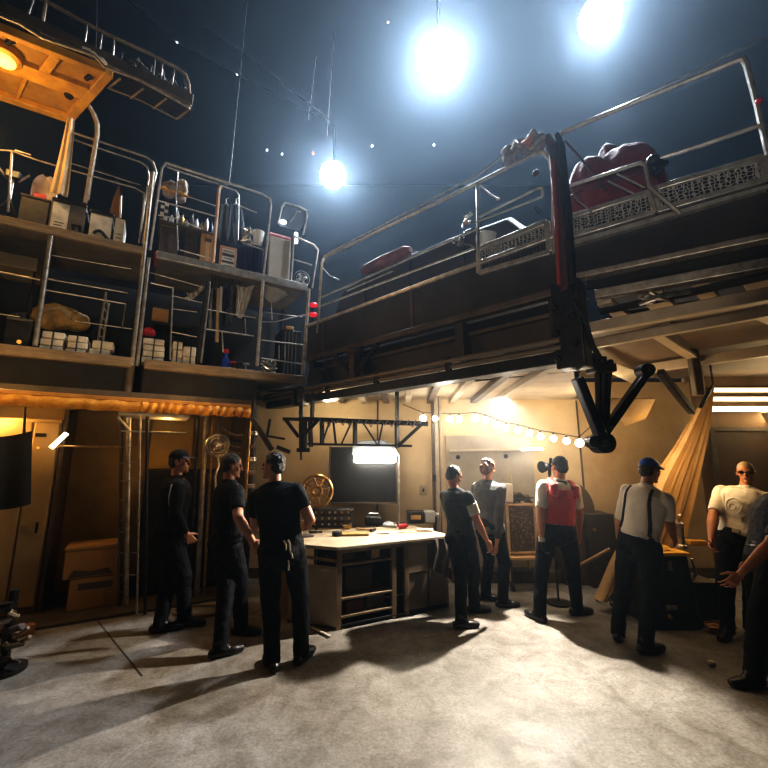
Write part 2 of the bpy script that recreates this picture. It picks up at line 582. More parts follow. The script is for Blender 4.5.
def person(label, fl, fr, hip, head, yaw, lh, rh, top=cloth_black, bottom=cloth_black2, head_yaw=None, head_pitch=0.0,
           head_dy=0.0, hip_dy=0.0, build=1.0, sleeve=0.72, hem=0.90, hair=hair_dark, hair_style='short', skin=skin_m,
           fl_yaw=None, fr_yaw=None, le=None, re=None, lcurl=0.4, rcurl=0.4, lpalm=None, rpalm=None, ring=0.006,
           fl_z=0.0, fr_z=0.0, belt=True, ksc=None, skirt=0.0):
    FL = fl if isinstance(fl, Vector) else ground(*fl)
    FR = fr if isinstance(fr, Vector) else ground(*fr)
    y = (FL.y + FR.y) / 2 + hip_dy
    HC = aty(head[0], head[1], y + head_dy)
    k = ksc or HC.z / 1.625
    hipx = aty(hip[0], hip[1], y).x
    PEL = V((hipx, y, 0.93 * k))
    a = math.radians(yaw)
    fwd = V((math.cos(a), math.sin(a), 0))
    A = (HC - PEL).normalized()
    ts = (HC - PEL).length / (0.695 * k)
    F = (fwd - A * fwd.dot(A)).normalized()
    R = F.cross(A).normalized()
    Rf = V((fwd.y, -fwd.x, 0))

    def T(x, yy, z):
        w = max(0.0, min(1.0, (z - 0.80) / 0.25))
        return PEL + R * (x * k * build) + F * (yy * k * build) + (A * w + V((0, 0, 1)) * (1 - w)).normalized() * ((z - 0.93) * k * (ts if z > 0.93 else 1))
    root = thing('person', label, 'person', (PEL.x, PEL.y, 0))
    # legs
    hips = [PEL - Rf * 0.095 * k * build + V((0, 0, -0.03 * k)), PEL + Rf * 0.095 * k * build + V((0, 0, -0.03 * k))]
    feet = [FL, FR]
    fy = [fl_yaw if fl_yaw is not None else yaw, fr_yaw if fr_yaw is not None else yaw]
    fz = [fl_z, fr_z]
    fd = [V((math.cos(math.radians(q)), math.sin(math.radians(q)), 0)) for q in fy]
    ank = [feet[i] + V((0, 0, 0.095 * k + fz[i])) for i in range(2)]
    knees = [ik(hips[i], ank[i], 0.415 * k, 0.405 * k, fd[i] * 0.8 + fwd * 0.4) for i in range(2)]
    # arms
    sh = [T(-0.172, -0.005, 1.385), T(0.172, -0.005, 1.385)]

    def tgt(h):
        if h[0] == 'px':
            return aty(h[1], h[2], y + h[3])
        return PEL + Rf * (h[1] * k) + fwd * (h[2] * k) + V((0, 0, (h[3] - 0.93) * k))
    wr = [tgt(lh), tgt(rh)]
    hints = [le if le is not None else (-0.45, -0.85, -0.3), re if re is not None else (0.45, -0.85, -0.3)]
    hints = [Rf * h[0] + fwd * h[1] + V((0, 0, h[2])) for h in hints]
    elb = [ik(sh[i], wr[i], 0.285 * k, 0.255 * k, hints[i]) for i in range(2)]

    def ringz(x, yy, z, rx, ry, n=28):
        c = T(x, yy, z)
        return [c + R * (rx * k * build * math.cos(2 * PI * j / n)) + F * (ry * k * build * math.sin(2 * PI * j / n)) for j in range(n)]
    prof = [(0.80, 0.10, 0.075, 0.0), (0.88, 0.168, 0.118, -0.01), (0.95, 0.165, 0.112, -0.005), (1.03, 0.150, 0.104, 0.0), (1.10, 0.146, 0.102, 0.0),
            (1.20, 0.160, 0.112, 0.0), (1.30, 0.178, 0.120, 0.0), (1.37, 0.180, 0.112, -0.005), (1.42, 0.150, 0.090, -0.01), (1.455, 0.095, 0.07, -0.01)]

    def torso(mb, z0, z1, inf):
        zs = [z0] + [p[0] for p in prof if z0 + 0.01 < p[0] < z1 - 0.01] + [z1]
        rg = []
        for z in zs:
            for i in range(len(prof) - 1):
                if prof[i][0] <= z <= prof[i + 1][0] or i == len(prof) - 2 and z > prof[-1][0]:
                    t = (z - prof[i][0]) / (prof[i + 1][0] - prof[i][0])
                    rx, ry, yo = [prof[i][q] * (1 - t) + prof[i + 1][q] * t for q in (1, 2, 3)]
                    break
            flare = skirt * max(0, (1.05 - z)) if z < 1.05 else 0
            rg.append(ringz(0, yo, z, rx + inf + flare, ry + inf + flare))
        mb.loft(rg)
        return rg
    # ---- head frame
    hy = math.radians(head_yaw if head_yaw is not None else yaw)
    hf = V((math.cos(hy), math.sin(hy), 0))
    hp = math.radians(head_pitch)
    hr = V((hf.y, -hf.x, 0))
    HFv = (hf * math.cos(hp) + V((0, 0, 1)) * math.sin(hp))
    HU = hr.cross(HFv).normalized()

    def Hd(x, yy, z):
        return HC + hr * x * k + HFv * yy * k + HU * z * k

    def hell(mb, c, r, sg=16):
        mb.ell(Hd(*c), hr * r[0] * k, HFv * r[1] * k, HU * r[2] * k, sg, 12)
    # ---- body, one surface
    b = MB()
    torso(b, 0.80, 1.455, 0.0)
    b.rc(T(0, -0.015, 1.42), Hd(0, -0.018, -0.05), 0.060 * k, 0.054 * k)
    for sgn in (-1, 1):
        b.rc(T(0.035 * sgn, -0.02, 1.435), T(0.15 * sgn, -0.01, 1.385), 0.045 * k, 0.048 * k)
    hell(b, (0, -0.010, 0.030), (0.074, 0.094, 0.092))
    hell(b, (0, 0.018, -0.045), (0.058, 0.070, 0.066))
    b.rc(Hd(0, 0.080, 0.022), Hd(0, 0.101, -0.022), 0.009 * k, 0.0145 * k, 8)
    b.rc(Hd(-0.035, 0.074, 0.030), Hd(0.035, 0.074, 0.030), 0.012 * k, 0.012 * k, 8)
    b.ball(Hd(0, 0.072, -0.090), 0.023 * k)
    b.rc(Hd(-0.02, 0.078, -0.055), Hd(0.02, 0.078, -0.055), 0.011 * k, 0.011 * k, 8)
    for sgn in (-1, 1):
        hell(b, (0.077 * sgn, -0.006, -0.004), (0.011, 0.021, 0.033), 10)
        hell(b, (0.040 * sgn, 0.056, -0.018), (0.022, 0.022, 0.022), 10)
    for i, sgn in ((0, -1), (1, 1)):
        b.rc(sh[i], elb[i], 0.056 * k * build, 0.042 * k * build)
        mid = elb[i].lerp(wr[i], 0.3)
        b.rc(elb[i], mid, 0.041 * k * build, 0.043 * k * build)
        b.rc(mid, wr[i], 0.043 * k * build, 0.027 * k)
        b.rc(hips[i], knees[i], 0.085 * k * build, 0.056 * k)
        b.rc(knees[i], ank[i], 0.055 * k, 0.038 * k)
        b.rc(ank[i] - V((0, 0, 0.03 * k)), feet[i] + fd[i] * 0.12 * k + V((0, 0, 0.032 + fz[i])), 0.030 * k, 0.022 * k)
        d = (wr[i] - elb[i]).normalized()
        pl = (lpalm, rpalm)[i]
        pl = (Rf * pl[0] + fwd * pl[1] + V((0, 0, pl[2]))) if pl is not None else (-Rf * sgn)
        hand(b, wr[i], d, pl, fwd + V((0, 0, 0.2)), k * 1.02, (lcurl, rcurl)[i])
    blob('body', b, skin, root, ring, 3)
    # ---- trousers
    t = MB()
    torso(t, 0.80, 1.02, 0.014)
    for i, sgn in ((0, -1), (1, 1)):
        t.rc(hips[i] + V((0, 0, 0.0)), knees[i], 0.102 * k * build, 0.074 * k * build)
        bot = ank[i] + V((0, 0, -0.055 * k)) + fd[i] * 0.005
        t.rc(knees[i], ank[i].lerp(knees[i], 0.35), 0.073 * k * build, 0.068 * k)
        t.rc(ank[i].lerp(knees[i], 0.35), bot, 0.068 * k, 0.066 * k, flat1=True)
        t.ball(PEL + Rf * sgn * 0.075 * k * build - fwd * 0.058 * k * build + V((0, 0, -0.04 * k)), 0.088 * k * build)
    t.ell(PEL + V((0, 0, -0.115 * k)), Rf * 0.10 * k * build, fwd * 0.105 * k * build, V((0, 0, 0.075 * k)))
    tr = blob('trousers', t, bottom, root, 0.009, 4, (0.009, 7, 1.0))
    if belt:
        bl = MB()
        outer = [ringz(0, 0, z, r1, r2, 36) for z, r1, r2 in ((0.985, .170, .124), (1.025, .166, .120), (1.025, .150, .106), (0.985, .152, .108))]
        bl.loft(outer + [outer[0]], caps=False)
        obj('belt', bl, leather_blk, root)
    # ---- shirt
    s = MB()
    torso(s, hem, 1.45, 0.017)
    for i, sgn in ((0, -1), (1, 1)):
        s.rc(T(0.035 * sgn, -0.020, 1.437), T(0.155 * sgn, -0.008, 1.387), 0.061 * k, 0.063 * k)
        if sleeve <= 1:
            s.rc(sh[i], sh[i].lerp(elb[i], sleeve), 0.067 * k * build, 0.060 * k * build, flat1=True)
        else:
            s.rc(sh[i], elb[i], 0.067 * k * build, 0.056 * k * build)
            s.rc(elb[i], elb[i].lerp(wr[i], sleeve - 1), 0.056 * k * build, 0.042 * k, flat1=True)
    s.rc(T(0, -0.014, 1.40), T(0, -0.014, 1.492), 0.084 * k, 0.071 * k, flat1=True)
    shirt = blob('shirt', s, top, root, 0.009, 4, (0.009, 7, 0.7))
    # ---- shoes
    for i in range(2):
        q = MB()
        up = V((0, 0, fz[i]))
        heel = feet[i] - fd[i] * 0.055 * k + up
        ball_ = feet[i] + fd[i] * 0.12 * k + up
        toe = feet[i] + fd[i] * 0.185 * k + up
        side = V((fd[i].y, -fd[i].x, 0)) * 0.014 * k
        for sd in (-1, 1):
            q.rc(heel + V((0, 0, 0.038 * k)), ball_ + side * sd + V((0, 0, 0.034 * k)), 0.041 * k, 0.040 * k)
            q.rc(ball_ + side * sd + V((0, 0, 0.034 * k)), toe + side * sd * 0.6 + V((0, 0, 0.030 * k)), 0.040 * k, 0.030 * k)
        q.rc(ank[i] + V((0, 0, 0.02 * k)), ank[i].lerp(ball_, 0.55) + V((0, 0, -0.005)), 0.046 * k, 0.043 * k)
        blob('shoe', q, leather_blk, root, 0.007, 3, None, zmin=0.004 + feet[i].z + fz[i])
    # ---- face
    for sgn in (-1, 1):
        e = MB(); e.ball(Hd(0.031 * sgn, 0.077, 0.010), 0.0115 * k, 10, 6)
        obj('eye', e, eye_m, root)
    mo = MB(); mo.ell(Hd(0, 0.0865, -0.055), hr * 0.024 * k, HFv * 0.006 * k, HU * 0.006 * k, 10, 6)
    obj('mouth', mo, lip_m, root)
    # ---- hair
    if hair_style:
        h = MB()
        if hair_style == 'stubble':
            hell(h, (0, -0.014, 0.040), (0.076, 0.094, 0.086))
            hell(h, (0, -0.045, -0.005), (0.072, 0.062, 0.06))
            blob('hair', h, hair, root, 0.007, 3)
        elif hair_style == 'curly':
            rnd = random.Random(5)
            hell(h, (0, -0.022, 0.045), (0.084, 0.092, 0.082))
            hell(h, (0, -0.05, -0.01), (0.08, 0.065, 0.08))
            for _ in range(70):
                th, ph = rnd.uniform(0, 2 * PI), rnd.uniform(-0.5, 1.3)
                c = (0.082 * math.cos(th) * math.cos(ph), -0.025 + 0.092 * math.sin(th) * math.cos(ph), 0.035 + 0.088 * math.sin(ph))
                if c[1] > 0.045 and c[2] < 0.07: continue
                h.ball(Hd(*c), rnd.uniform(0.016, 0.026) * k, 8, 6)
            blob('hair', h, hair, root, 0.006, 1)
        else:
            hell(h, (0, -0.020, 0.045), (0.081, 0.094, 0.085))
            hell(h, (0, -0.050, -0.005), (0.076, 0.062, 0.070))
            for sgn in (-1, 1):
                h.rc(Hd(0.071 * sgn, 0.01, 0.045), Hd(0.073 * sgn, 0.012, -0.005), 0.014 * k, 0.009 * k, 8)
            blob('hair', h, hair, root, 0.006, 2, (0.006, 55, 0.6))
    return dict(root=root, T=T, Hd=Hd, hr=hr, HF=HFv, HU=HU, k=k, R=R, F=F, A=A, fwd=fwd, shirt=shirt, wr=wr, elb=elb, sh=sh, PEL=PEL, y=y, build=build, ank=ank, torso=torso, ringz=ringz)


def cap(p, m, brim_m, back=False, side=None):
    c = MB()
    Hd, k = p['Hd'], p['k']
    rings = []
    n = 24
    for i in range(8):
        t = i / 7 * PI / 2
        rr = math.cos(t) if i < 7 else 0.04
        rings.append([Hd(0.088 * rr * math.cos(2 * PI * j / n), -0.012 + 0.104 * rr * math.sin(2 * PI * j / n), 0.045 + 0.092 * math.sin(t)) for j in range(n)])
    c.loft(rings)
    o = obj('cap', c, m, p['root'])
    b = MB()
    sg = -1 if back else 1
    g0, g1 = [], []
    for j in range(13):
        t = PI * (0.14 + 0.72 * j / 12)
        g0.append(Hd(0.087 * math.cos(t), -0.012 + sg * 0.103 * math.sin(t), 0.052))
        g1.append(Hd(0.080 * math.cos(t), -0.012 + sg * (0.103 * math.sin(t) + 0.072 * math.sin(t) ** 0.7), 0.040))
    b.sheet([g0, g1], 0.005)
    obj('brim', b, brim_m, o)
    return o


def on_shirt(p, pts, off, d):
    """drop points onto the shirt along direction d"""
    o = p['shirt']
    me = o.data
    base = WL[o]
    bv = BVHTree.FromPolygons([v.co for v in me.vertices], [tuple(f.vertices) for f in me.polygons])
    out = []
    for q in pts:
        src = q - base - d * 0.6
        hit, n, i, dist = bv.ray_cast(src, d, 1.5)
        out.append((hit + base - d * off) if hit is not None else None)
    return out
# ------------------------------------------------------------------ the people in the photo, left to right
P1 = person('man in black jacket and cap standing beside the wire ladder rack, leftmost person',
            (159, 632), (184, 626), (170, 545), (180, 462), 30, ('loc', -0.20, 0.08, 0.86), ('px', 187, 534, -0.12), top=cloth_black, sleeve=1.9, build=1.12,
            head_yaw=8, hem=0.86, re=(0.7, -0.6, 0), skirt=0.15, rcurl=0.6, fr_yaw=5, fl_yaw=20)
cap(P1, cloth_black, cap_dark)
for sgn in (0,):
    lap = MB()
    pts = on_shirt(P1, [P1['T'](0.10, 0.0, z) + P1['R'] * 0.0 for z in (1.41, 1.36, 1.30, 1.22, 1.14)], 0.008, V((-0.05, 1, 0)).normalized())
    pts = [q for q in pts if q is not None]
    if len(pts) > 2:
        lap.tube(pts, 0.007, 6)
        obj('seam_stripe', lap, paper, P1['root'], label='pale piping down the jacket')

P2 = person('man in black t-shirt reaching his bare arm to the waist of the next man',
            (219, 657), (240, 634), (226, 550), (232, 466), 40, ('px', 250, 540, 0.28), ('px', 253, 541, -0.26), top=cloth_black, sleeve=0.72, build=1.08,
            head_yaw=25, head_pitch=-8, re=(0.75, -0.45, -0.5), le=(-0.3, -0.3, -1), rcurl=0.12, rpalm=(-0.3, 0.6, -0.6), fl_yaw=35, fr_yaw=0, hem=0.93)

P3 = person('man in black t-shirt seen from behind in front of the workbench, head turned left',
            (272, 670), (301, 662), (282, 548), (273, 466), 88, ('px', 272, 520, 0.34), ('px', 307, 524, 0.20), top=cloth_black, sleeve=0.62, build=1.08,
            head_yaw=165, le=(-0.25, -0.5, -0.8), re=(0.5, -0.7, -0.3), hem=0.94, lcurl=0.6, fl_yaw=120, fr_yaw=70)
ap = MB()
wst = [P3['T'](0.06 + 0.005 * i, -0.135, 1.005 - 0.03 * i) for i in range(9)]
ap.tube([q + P3['R'] * 0.006 * math.sin(i * 1.3) for i, q in enumerate(wst)], 0.007, 6)
ap.tube([q + P3['R'] * (0.035 + 0.006 * math.sin(i * 1.7)) for i, q in enumerate(wst[:6])], 0.008, 6)
obj('waist_cord', ap, white_cloth, P3['root'], label='pale apron strings hanging at the waist')

P4 = person('man in charcoal t-shirt with a white sleeve beside the right end of the bench',
            (461, 628), (474, 612), (461, 545), (454, 476), 36, ('loc', -0.16, 0.25, 0.95), ('px', 487, 541, -0.05), top=cloth_char, sleeve=0.66, build=1.08,
            head_yaw=20, head_pitch=-20, head_dy=0.0, re=(0.4, -0.8, -0.3), hem=0.93, fl_yaw=8, fr_yaw=0)
cuff = MB()
sA, eA = P4['sh'][1], P4['elb'][1]
cuff.rc(sA.lerp(eA, 0.28), sA.lerp(eA, 0.70), 0.078 * P4['k'], 0.072 * P4['k'], 18, True, True)
obj('sleeve', cuff, paper, P4['root'], label='white sleeve')

P5 = person('man with curly auburn hair in grey jacket walking beyond the charcoal shirt',
            ground(485, 600), ground(503, 607), (490, 540), (488, 469), 45, ('loc', -0.2, 0.1, 0.86), ('px', 497, 542, -0.15), top=cloth_grey, bottom=cloth_black2, sleeve=1.85, build=1.04,
            head_yaw=35, head_pitch=-12, hair=hair_brown, hair_style='curly', hem=0.84, skirt=0.12, re=(0.6, -0.8, 0), fl_yaw=-10, fr_yaw=5, belt=False)

P6 = person('man in red vest over white t-shirt seen from behind with a gloved left hand',
            (540, 621), (577, 615), (557, 530), (559, 467), 98, ('px', 542, 540, -0.08), ('px', 579, 532, 0.22), top=cloth_white, sleeve=0.78, build=1.12,
            head_yaw=110, le=(-0.9, -0.4, 0.2), re=(0.9, -0.3, 0.1), hem=0.99, fl_yaw=115, fr_yaw=15, lcurl=0.5)
vest = MB()
rg = []
for z, rx, ry in ((0.99, .174, .134), (1.06, .174, .134), (1.12, .174, .134), (1.20, .184, .143), (1.28, .194, .152), (1.33, .190, .154), (1.38, .165, .150)):
    rg.append(P6['ringz'](0, 0, z, rx, ry, 40))
vest.loft(rg)
for sgn in (-1, 1):
    arc = [P6['T'](0.115 * sgn, -0.125, 1.30), P6['T'](0.112 * sgn, -0.115, 1.40), P6['T'](0.105 * sgn, -0.03, 1.452), P6['T'](0.105 * sgn, 0.07, 1.42), P6['T'](0.115 * sgn, 0.118, 1.32)]
    vest.tube(arc, 0.044 * P6['k'], 10)
blob('vest', vest, cloth_red, P6['root'], 0.009, 4, (0.010, 9, 0.35), label='red sleeveless vest')
gl = MB()
w, e = P6['wr'][0], P6['elb'][0]
d = (w - e).normalized()
gl.rc(w - d * 0.03, w + d * 0.015, 0.036, 0.036, 14, True, True)
obj('wrist_strap', gl, white_cloth, P6['root'], label='white wrist strap')
gv = MB()
hand(gv, w, d, P6['R'], P6['fwd'], P6['k'] * 1.13, 0.5)
blob('glove', gv, leather_blk, P6['root'], 0.006, 2)
tie = MB()
tie.tube([P6['T'](0.075 * math.cos(t), -0.012 + 0.075 * math.sin(t), 1.463) for t in [2 * PI * i / 20 for i in range(21)]], 0.008, 6)
tie.tube([P6['T'](0.01, -0.09, 1.465), P6['T'](0.03, -0.10, 1.43)], 0.011, 6)
obj('neck_cord', tie, leather_blk, P6['root'])

P7 = person('man in blue cap and white t-shirt with black braces working at the black crate',
            (618, 640), (646, 653), (638, 540), (650, 471), 26, ('px', 622, 560, 0.25), ('px', 674, 538, 0.10), top=cloth_white, sleeve=0.80, build=1.10,
            head_yaw=15, head_pitch=-10, re=(0.2, -0.9, -0.3), le=(-0.6, -0.6, 0), hem=0.98, fl_yaw=60, fr_yaw=15, skin=skin_w, rcurl=0.5)
cap(P7, cap_blue, cap_dark)
br = MB()
for s0, s1 in ((0.13, 0.10), (-0.12, -0.10)):
    pts = []
    for i in range(9):
        t = i / 8
        pts.append(P7['T'](s0 * (1 - t) + s1 * t, 0, 1.02 + 0.42 * t))
    hit = [q for q in on_shirt(P7, pts, 0.002, P7['F']) if q is not None]
    if len(hit) > 2:
        br.tube(hit, 0.017, 8, 0.35)
obj('braces', br, leather_blk, P7['root'], label='black braces')
ck = MB()
ck.rc(P7['T'](0, -0.012, 1.44), P7['T'](0, -0.005, 1.485), 0.072 * P7['k'], 0.068 * P7['k'], 18, True, True)
obj('collar', ck, leather_blk, P7['root'], label='black collar')

P8 = person('bald man in glasses and white t-shirt facing the crate with his right hand lowered',
            (752, 634), (728, 637), (741, 540), (746, 473), 212, ('loc', -0.24, 0.05, 0.85), ('px', 711, 540, -0.10), top=cloth_white, sleeve=0.82, build=1.16, skin=skin_w,
            head_yaw=225, hair=hair_grey, hair_style='stubble', re=(0.8, -0.3, 0), hem=0.97, fl_yaw=235, fr_yaw=215, rcurl=0.7)
gm = MB()
Hd, k = P8['Hd'], P8['k']
for sgn in (-1, 1):
    gm.ell(Hd(0.034 * sgn, 0.096, 0.010), P8['hr'] * 0.026 * k, P8['HF'] * 0.006 * k, P8['HU'] * 0.018 * k, 14, 6)
    gm.tube([Hd(0.058 * sgn, 0.094, 0.014), Hd(0.078 * sgn, 0.06, 0.014), Hd(0.083 * sgn, 0.0, 0.012)], 0.0035 * k, 6)
gm.tube([Hd(-0.012, 0.101, 0.012), Hd(0.012, 0.101, 0.012)], 0.004 * k, 6)
obj('glasses', gm, lens_m, P8['root'], label='dark-rimmed glasses')
em = MB()
cc = P8['T'](0.03, 0.0, 1.25)
for r, w_, a0_, a1_, ox in ((0.062, 0.006, -0.6, 4.2, 0.0), (0.024, 0.005, 0.0, 6.28, 0.012)):
    pts = [cc + P8['R'] * (ox + r * math.cos(t)) + P8['A'] * (r * 1.15 * math.sin(t) - ox) for t in [a0_ + (a1_ - a0_) * i / 28 for i in range(29)]]
    hit = [q for q in on_shirt(P8, pts, 0.0015, -P8['F']) if q is not None]
    if len(hit) > 4:
        em.tube(hit, w_, 6, 0.5)
for a0, b0 in (((-0.02, -0.10), (0.06, -0.085)), ((0.085, 0.03), (0.10, 0.11)), ((-0.085, -0.07), (-0.06, -0.12))):
    pts = [cc + P8['R'] * (a0[0] + (b0[0] - a0[0]) * i / 6) + P8['A'] * (a0[1] + (b0[1] - a0[1]) * i / 6) for i in range(7)]
    hit = [q for q in on_shirt(P8, pts, 0.0015, -P8['F']) if q is not None]
    if len(hit) > 3:
        em.tube(hit, 0.005, 6, 0.5)
obj('chest_emblem', em, mat('emblem_print', (0.50, 0.42, 0.33), 0.8), P8['root'], label='faded round emblem on the chest')
bk = MB(); bk.obox(P8['T'](0.0, 0.128, 1.005), P8['R'] * 0.03, P8['F'] * 0.008, P8['A'] * 0.02)
obj('belt_buckle', bk, chrome, P8['root'])

P9 = person('man in navy shirt cut off by the right edge, nearest to the camera',
            ground(755, 686), ground(778, 673), (769, 575), (783, 476), 165, ('px', 740, 574, -0.10), ('loc', 0.22, 0.02, 0.86), top=cloth_navy, sleeve=0.85, build=1.1,
            skin=skin_w, head_yaw=175, le=(-0.3, -0.9, 0.0), re=(0.4,-0.9,0), hem=0.9, fl_yaw=185, fr_yaw=175, lcurl=0.5)
# ------------------------------------------------------------------ setting
fl = MB(); fl.abox(-9, 11, -3, 16, -0.2, 0.0)
struct('floor', fl, FLOOR)
groove = mat('floor_joint', (0.05, 0.042, 0.035), 0.9)
jt = MB()
for a, b in (((97, 620), (142, 676)),):
    p, q = ground(*a), ground(*b)
    jt.bar(p + V((0, 0, 0.001)), q + V((0, 0, 0.001)), 0.012, 0.004)
struct('trim_1', jt, groove)
ZA, ZB = 2.62, 2.98      # undersides of the two platforms
BY = 6.30                # back wall of the open bay
c1, c2 = RK.P(1.78, 0, 0), RK.P(1.05, -0.9, 0)
wb = MB(); wb.abox(-2.3, 3.02, BY, BY + 0.15, 0, 2.75)
struct('wall_back', wb, cream)
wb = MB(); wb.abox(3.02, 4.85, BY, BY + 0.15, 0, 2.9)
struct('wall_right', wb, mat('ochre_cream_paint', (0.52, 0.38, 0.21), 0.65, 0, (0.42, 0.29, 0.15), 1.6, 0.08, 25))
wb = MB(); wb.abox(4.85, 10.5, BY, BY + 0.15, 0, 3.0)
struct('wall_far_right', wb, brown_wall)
pnl = MB(); pnl.abox(5.1, 8.6, BY - 0.03, BY + 0.02, 0.02, 2.12)
struct('door_1', pnl, mat('brown_panel', (0.11, 0.06, 0.025), 0.65, 0, (0.07, 0.038, 0.016), 2.0, 0.08))
fr = MB()
fr.abox(5.04, 5.1, BY - 0.05, BY + 0.02, 0.02, 2.18); fr.abox(5.1, 8.6, BY - 0.05, BY + 0.02, 2.12, 2.18)
struct('trim_2', fr, dark_brown)
# grey panel zone right of the post
gp = MB(); gp.abox(0.95, 2.28, BY - 0.04, BY, 0.0, 2.05)
wpanel = struct('wall_panel', gp, mat('grey_wall_panel', (0.40, 0.35, 0.28), 0.6, 0, (0.30, 0.26, 0.2), 1.7, 0.08), 0.004)
sm = MB()
for x in (-0.1, 3.03):
    sm.abox(x - 0.012, x + 0.012, BY - 0.012, BY, 0, 2.6)
struct('trim_3', sm, dark_brown)
bb = MB(); bb.abox(-2.3, 4.85, BY - 0.07, BY - 0.04, 0, 0.14); bb.abox(4.85, 10.5, BY - 0.05, BY - 0.03, 0, 0.10)
struct('baseboard_back', bb, dark_brown)

# ceiling slabs (undersides of the platforms)
A0, A1 = DA.P(-1.6, -0.12, 0), DA.P(3.62, -0.12, 0)
B1 = DB.P(7.5, -0.85, 0)
B0 = DB.P(0.45, -0.85, 0)
pc = V((3.1, BY, 0))
ca = MB(); ca.prism([(A0.x, A0.y), (A1.x, A1.y), (A1.x + 0.5, A1.y + 0.9), (pc.x, pc.y + 0.1), (-2.3, BY + 0.1)], ZA, ZA + 0.12)
struct('ceiling', ca, cream_d)
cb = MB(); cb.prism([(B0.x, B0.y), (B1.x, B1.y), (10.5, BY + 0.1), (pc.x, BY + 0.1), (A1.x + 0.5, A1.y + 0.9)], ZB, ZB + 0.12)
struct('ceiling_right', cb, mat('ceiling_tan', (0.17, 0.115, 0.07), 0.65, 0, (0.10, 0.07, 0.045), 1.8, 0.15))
rb = MB()
rb.slab([V((A1.x, A1.y, ZA)), V((A1.x + 0.5, A1.y + 0.9, ZA)), V((pc.x, pc.y, ZA)), V((pc.x, pc.y, ZB + 0.1)), V((A1.x + 0.5, A1.y + 0.9, ZB + 0.1)), V((A1.x, A1.y, ZB + 0.1))], (-0.05, 0.02, 0))
struct('ceiling_step', rb, cream_d)

# the rooms below the racks
S_L, S_R = -4.2, 1.05
wl = MB(); wl.box(RK, S_L, S_R, -1.25, -1.35, 0, 2.42)
struct('wall_left', wl, ochre)
wl = MB(); wl.box(RK, S_R, S_R + 0.08, 0.0, -1.6, 0, 2.42)
struct('wall_left_end', wl, dark_brown)
cl = MB(); cl.box(RK, S_L, S_R + 0.08, 0.0, -1.35, 2.42, 2.48)
struct('ceiling_left', cl, dark_brown)
wh = MB(); wh.abox(-11.5, 12.5, 15.8, 15.9, 0, 13.5)
struct('wall_hall_back', wh, black_flat)
wh = MB(); wh.abox(-11.6, -11.5, -3, 15.8, 0, 13.5)
struct('wall_hall_left', wh, black_flat)
rr = MB(); rr.box(RK, S_L, 1.72, -1.25, -1.32, 2.5, 4.22)
struct('wall_rack_blackout', rr, black_flat)  # black panel added so lit haze stays dark behind the lower tiers
sl = MB(); sl.box(RK, S_L, S_R + 0.08, 0.0, -1.3, 0.0, 0.035)
struct('floor_plinth', sl, mat('plinth_brown', (0.10, 0.075, 0.05), 0.7, 0, (0.06, 0.045, 0.03), 4, 0.2), 0.006)

# ------------------------------------------------------------------ storage racks
def sx(u, v, n=0.0):
    return RK.sz(u, v, n)[0]


def tpx(mb, pl, pts, r, n=0.0, seg=8):
    mb.tube([pl.at(u, v, n) for u, v in pts], r, seg)
    return mb


ZU, ZL = 4.30, 2.87
sA0, sA1 = -3.6, sx(136, 330)
sB0, sB1 = sx(148, 330), sx(305, 350)
DEEP = -1.15

ra = thing('storage_rack', 'left two-tier steel storage rack of brown boards above the orange valance', 'rack', RK.P(-1.3, -0.5, 2.5))
rb_ = thing('storage_rack', 'right two-tier steel storage rack with pale rails, ending at the dark gap beside the platform', 'rack', RK.P(0.9, -0.5, 2.5))
for root, s0, s1, za in ((ra, sA0, sA1, ZU), (rb_, sB0, sB1, ZU)):
    d = MB(); d.box(RK, s0, s1, 0, DEEP, ZU - 0.02, ZU)
    obj('upper_deck', d, under, root, 0.004)
    d = MB(); d.box(RK, s0, s1, 0.02, -0.03, ZU - 0.07, ZU + 0.03)
    obj('deck_edge', d, plank if root is ra else steel_b, root, 0.006)
    d = MB(); d.box(RK, s0, s1, 0, DEEP, ZL - 0.04, ZL)
    obj('lower_deck', d, under, root, 0.004)
    d = MB(); d.box(RK, s0, s1, 0.05, -0.05, ZL - 0.10, ZL + 0.02)
    obj('deck_edge', d, plank, root, 0.012)
    d = MB(); d.box(RK, s0, s1 if root is ra else S_R + 0.1, -0.06, -0.12, 2.42, ZL - 0.1)
    obj('fascia', d, black_flat, root)

def post(root, u0, v0, u1, v1, r, m=steel, n=0.0):
    d = MB(); d.tube([RK.at(u0, v0, n), RK.at(u1, v1, n)], r, 10)
    return obj('post', d, m, root)


post(ra, 132, 366, 153, 172, 0.026)
post(ra, 35, 346, 51, 236, 0.026)
post(ra, 127, 398, 131, 366, 0.045, dark_brown, -0.05)
for n in (DEEP + 0.03,):
    d = MB(); d.tube([RK.P(sA1 - 0.04, n, 2.5), RK.P(sA1 - 0.04, n, ZU)], 0.022); obj('post', d, black_steel, ra)
post(rb_, 137, 366, 149, 258, 0.022)
post(rb_, 197, 363, 207, 282, 0.026, black_steel)
post(rb_, 201, 363, 210, 282, 0.016)
post(rb_, 257, 366, 263, 281, 0.024, steel_b)
post(rb_, 303, 374, 309, 289, 0.026, steel_b)
d = MB(); d.tube([RK.P(sB1 - 0.05, DEEP + 0.03, 2.5), RK.P(sB1 - 0.05, DEEP + 0.03, ZU)], 0.022); obj('post', d, black_steel, rb_)

# guard rails of the left rack
def rail(root, runs, m=steel, pl=RK, nm='guard_rail', k=0.78):
    for pts, r, n in runs:
        d = MB()
        tpx(d, pl, pts, r * k, n)
        obj(nm, d, m, root)


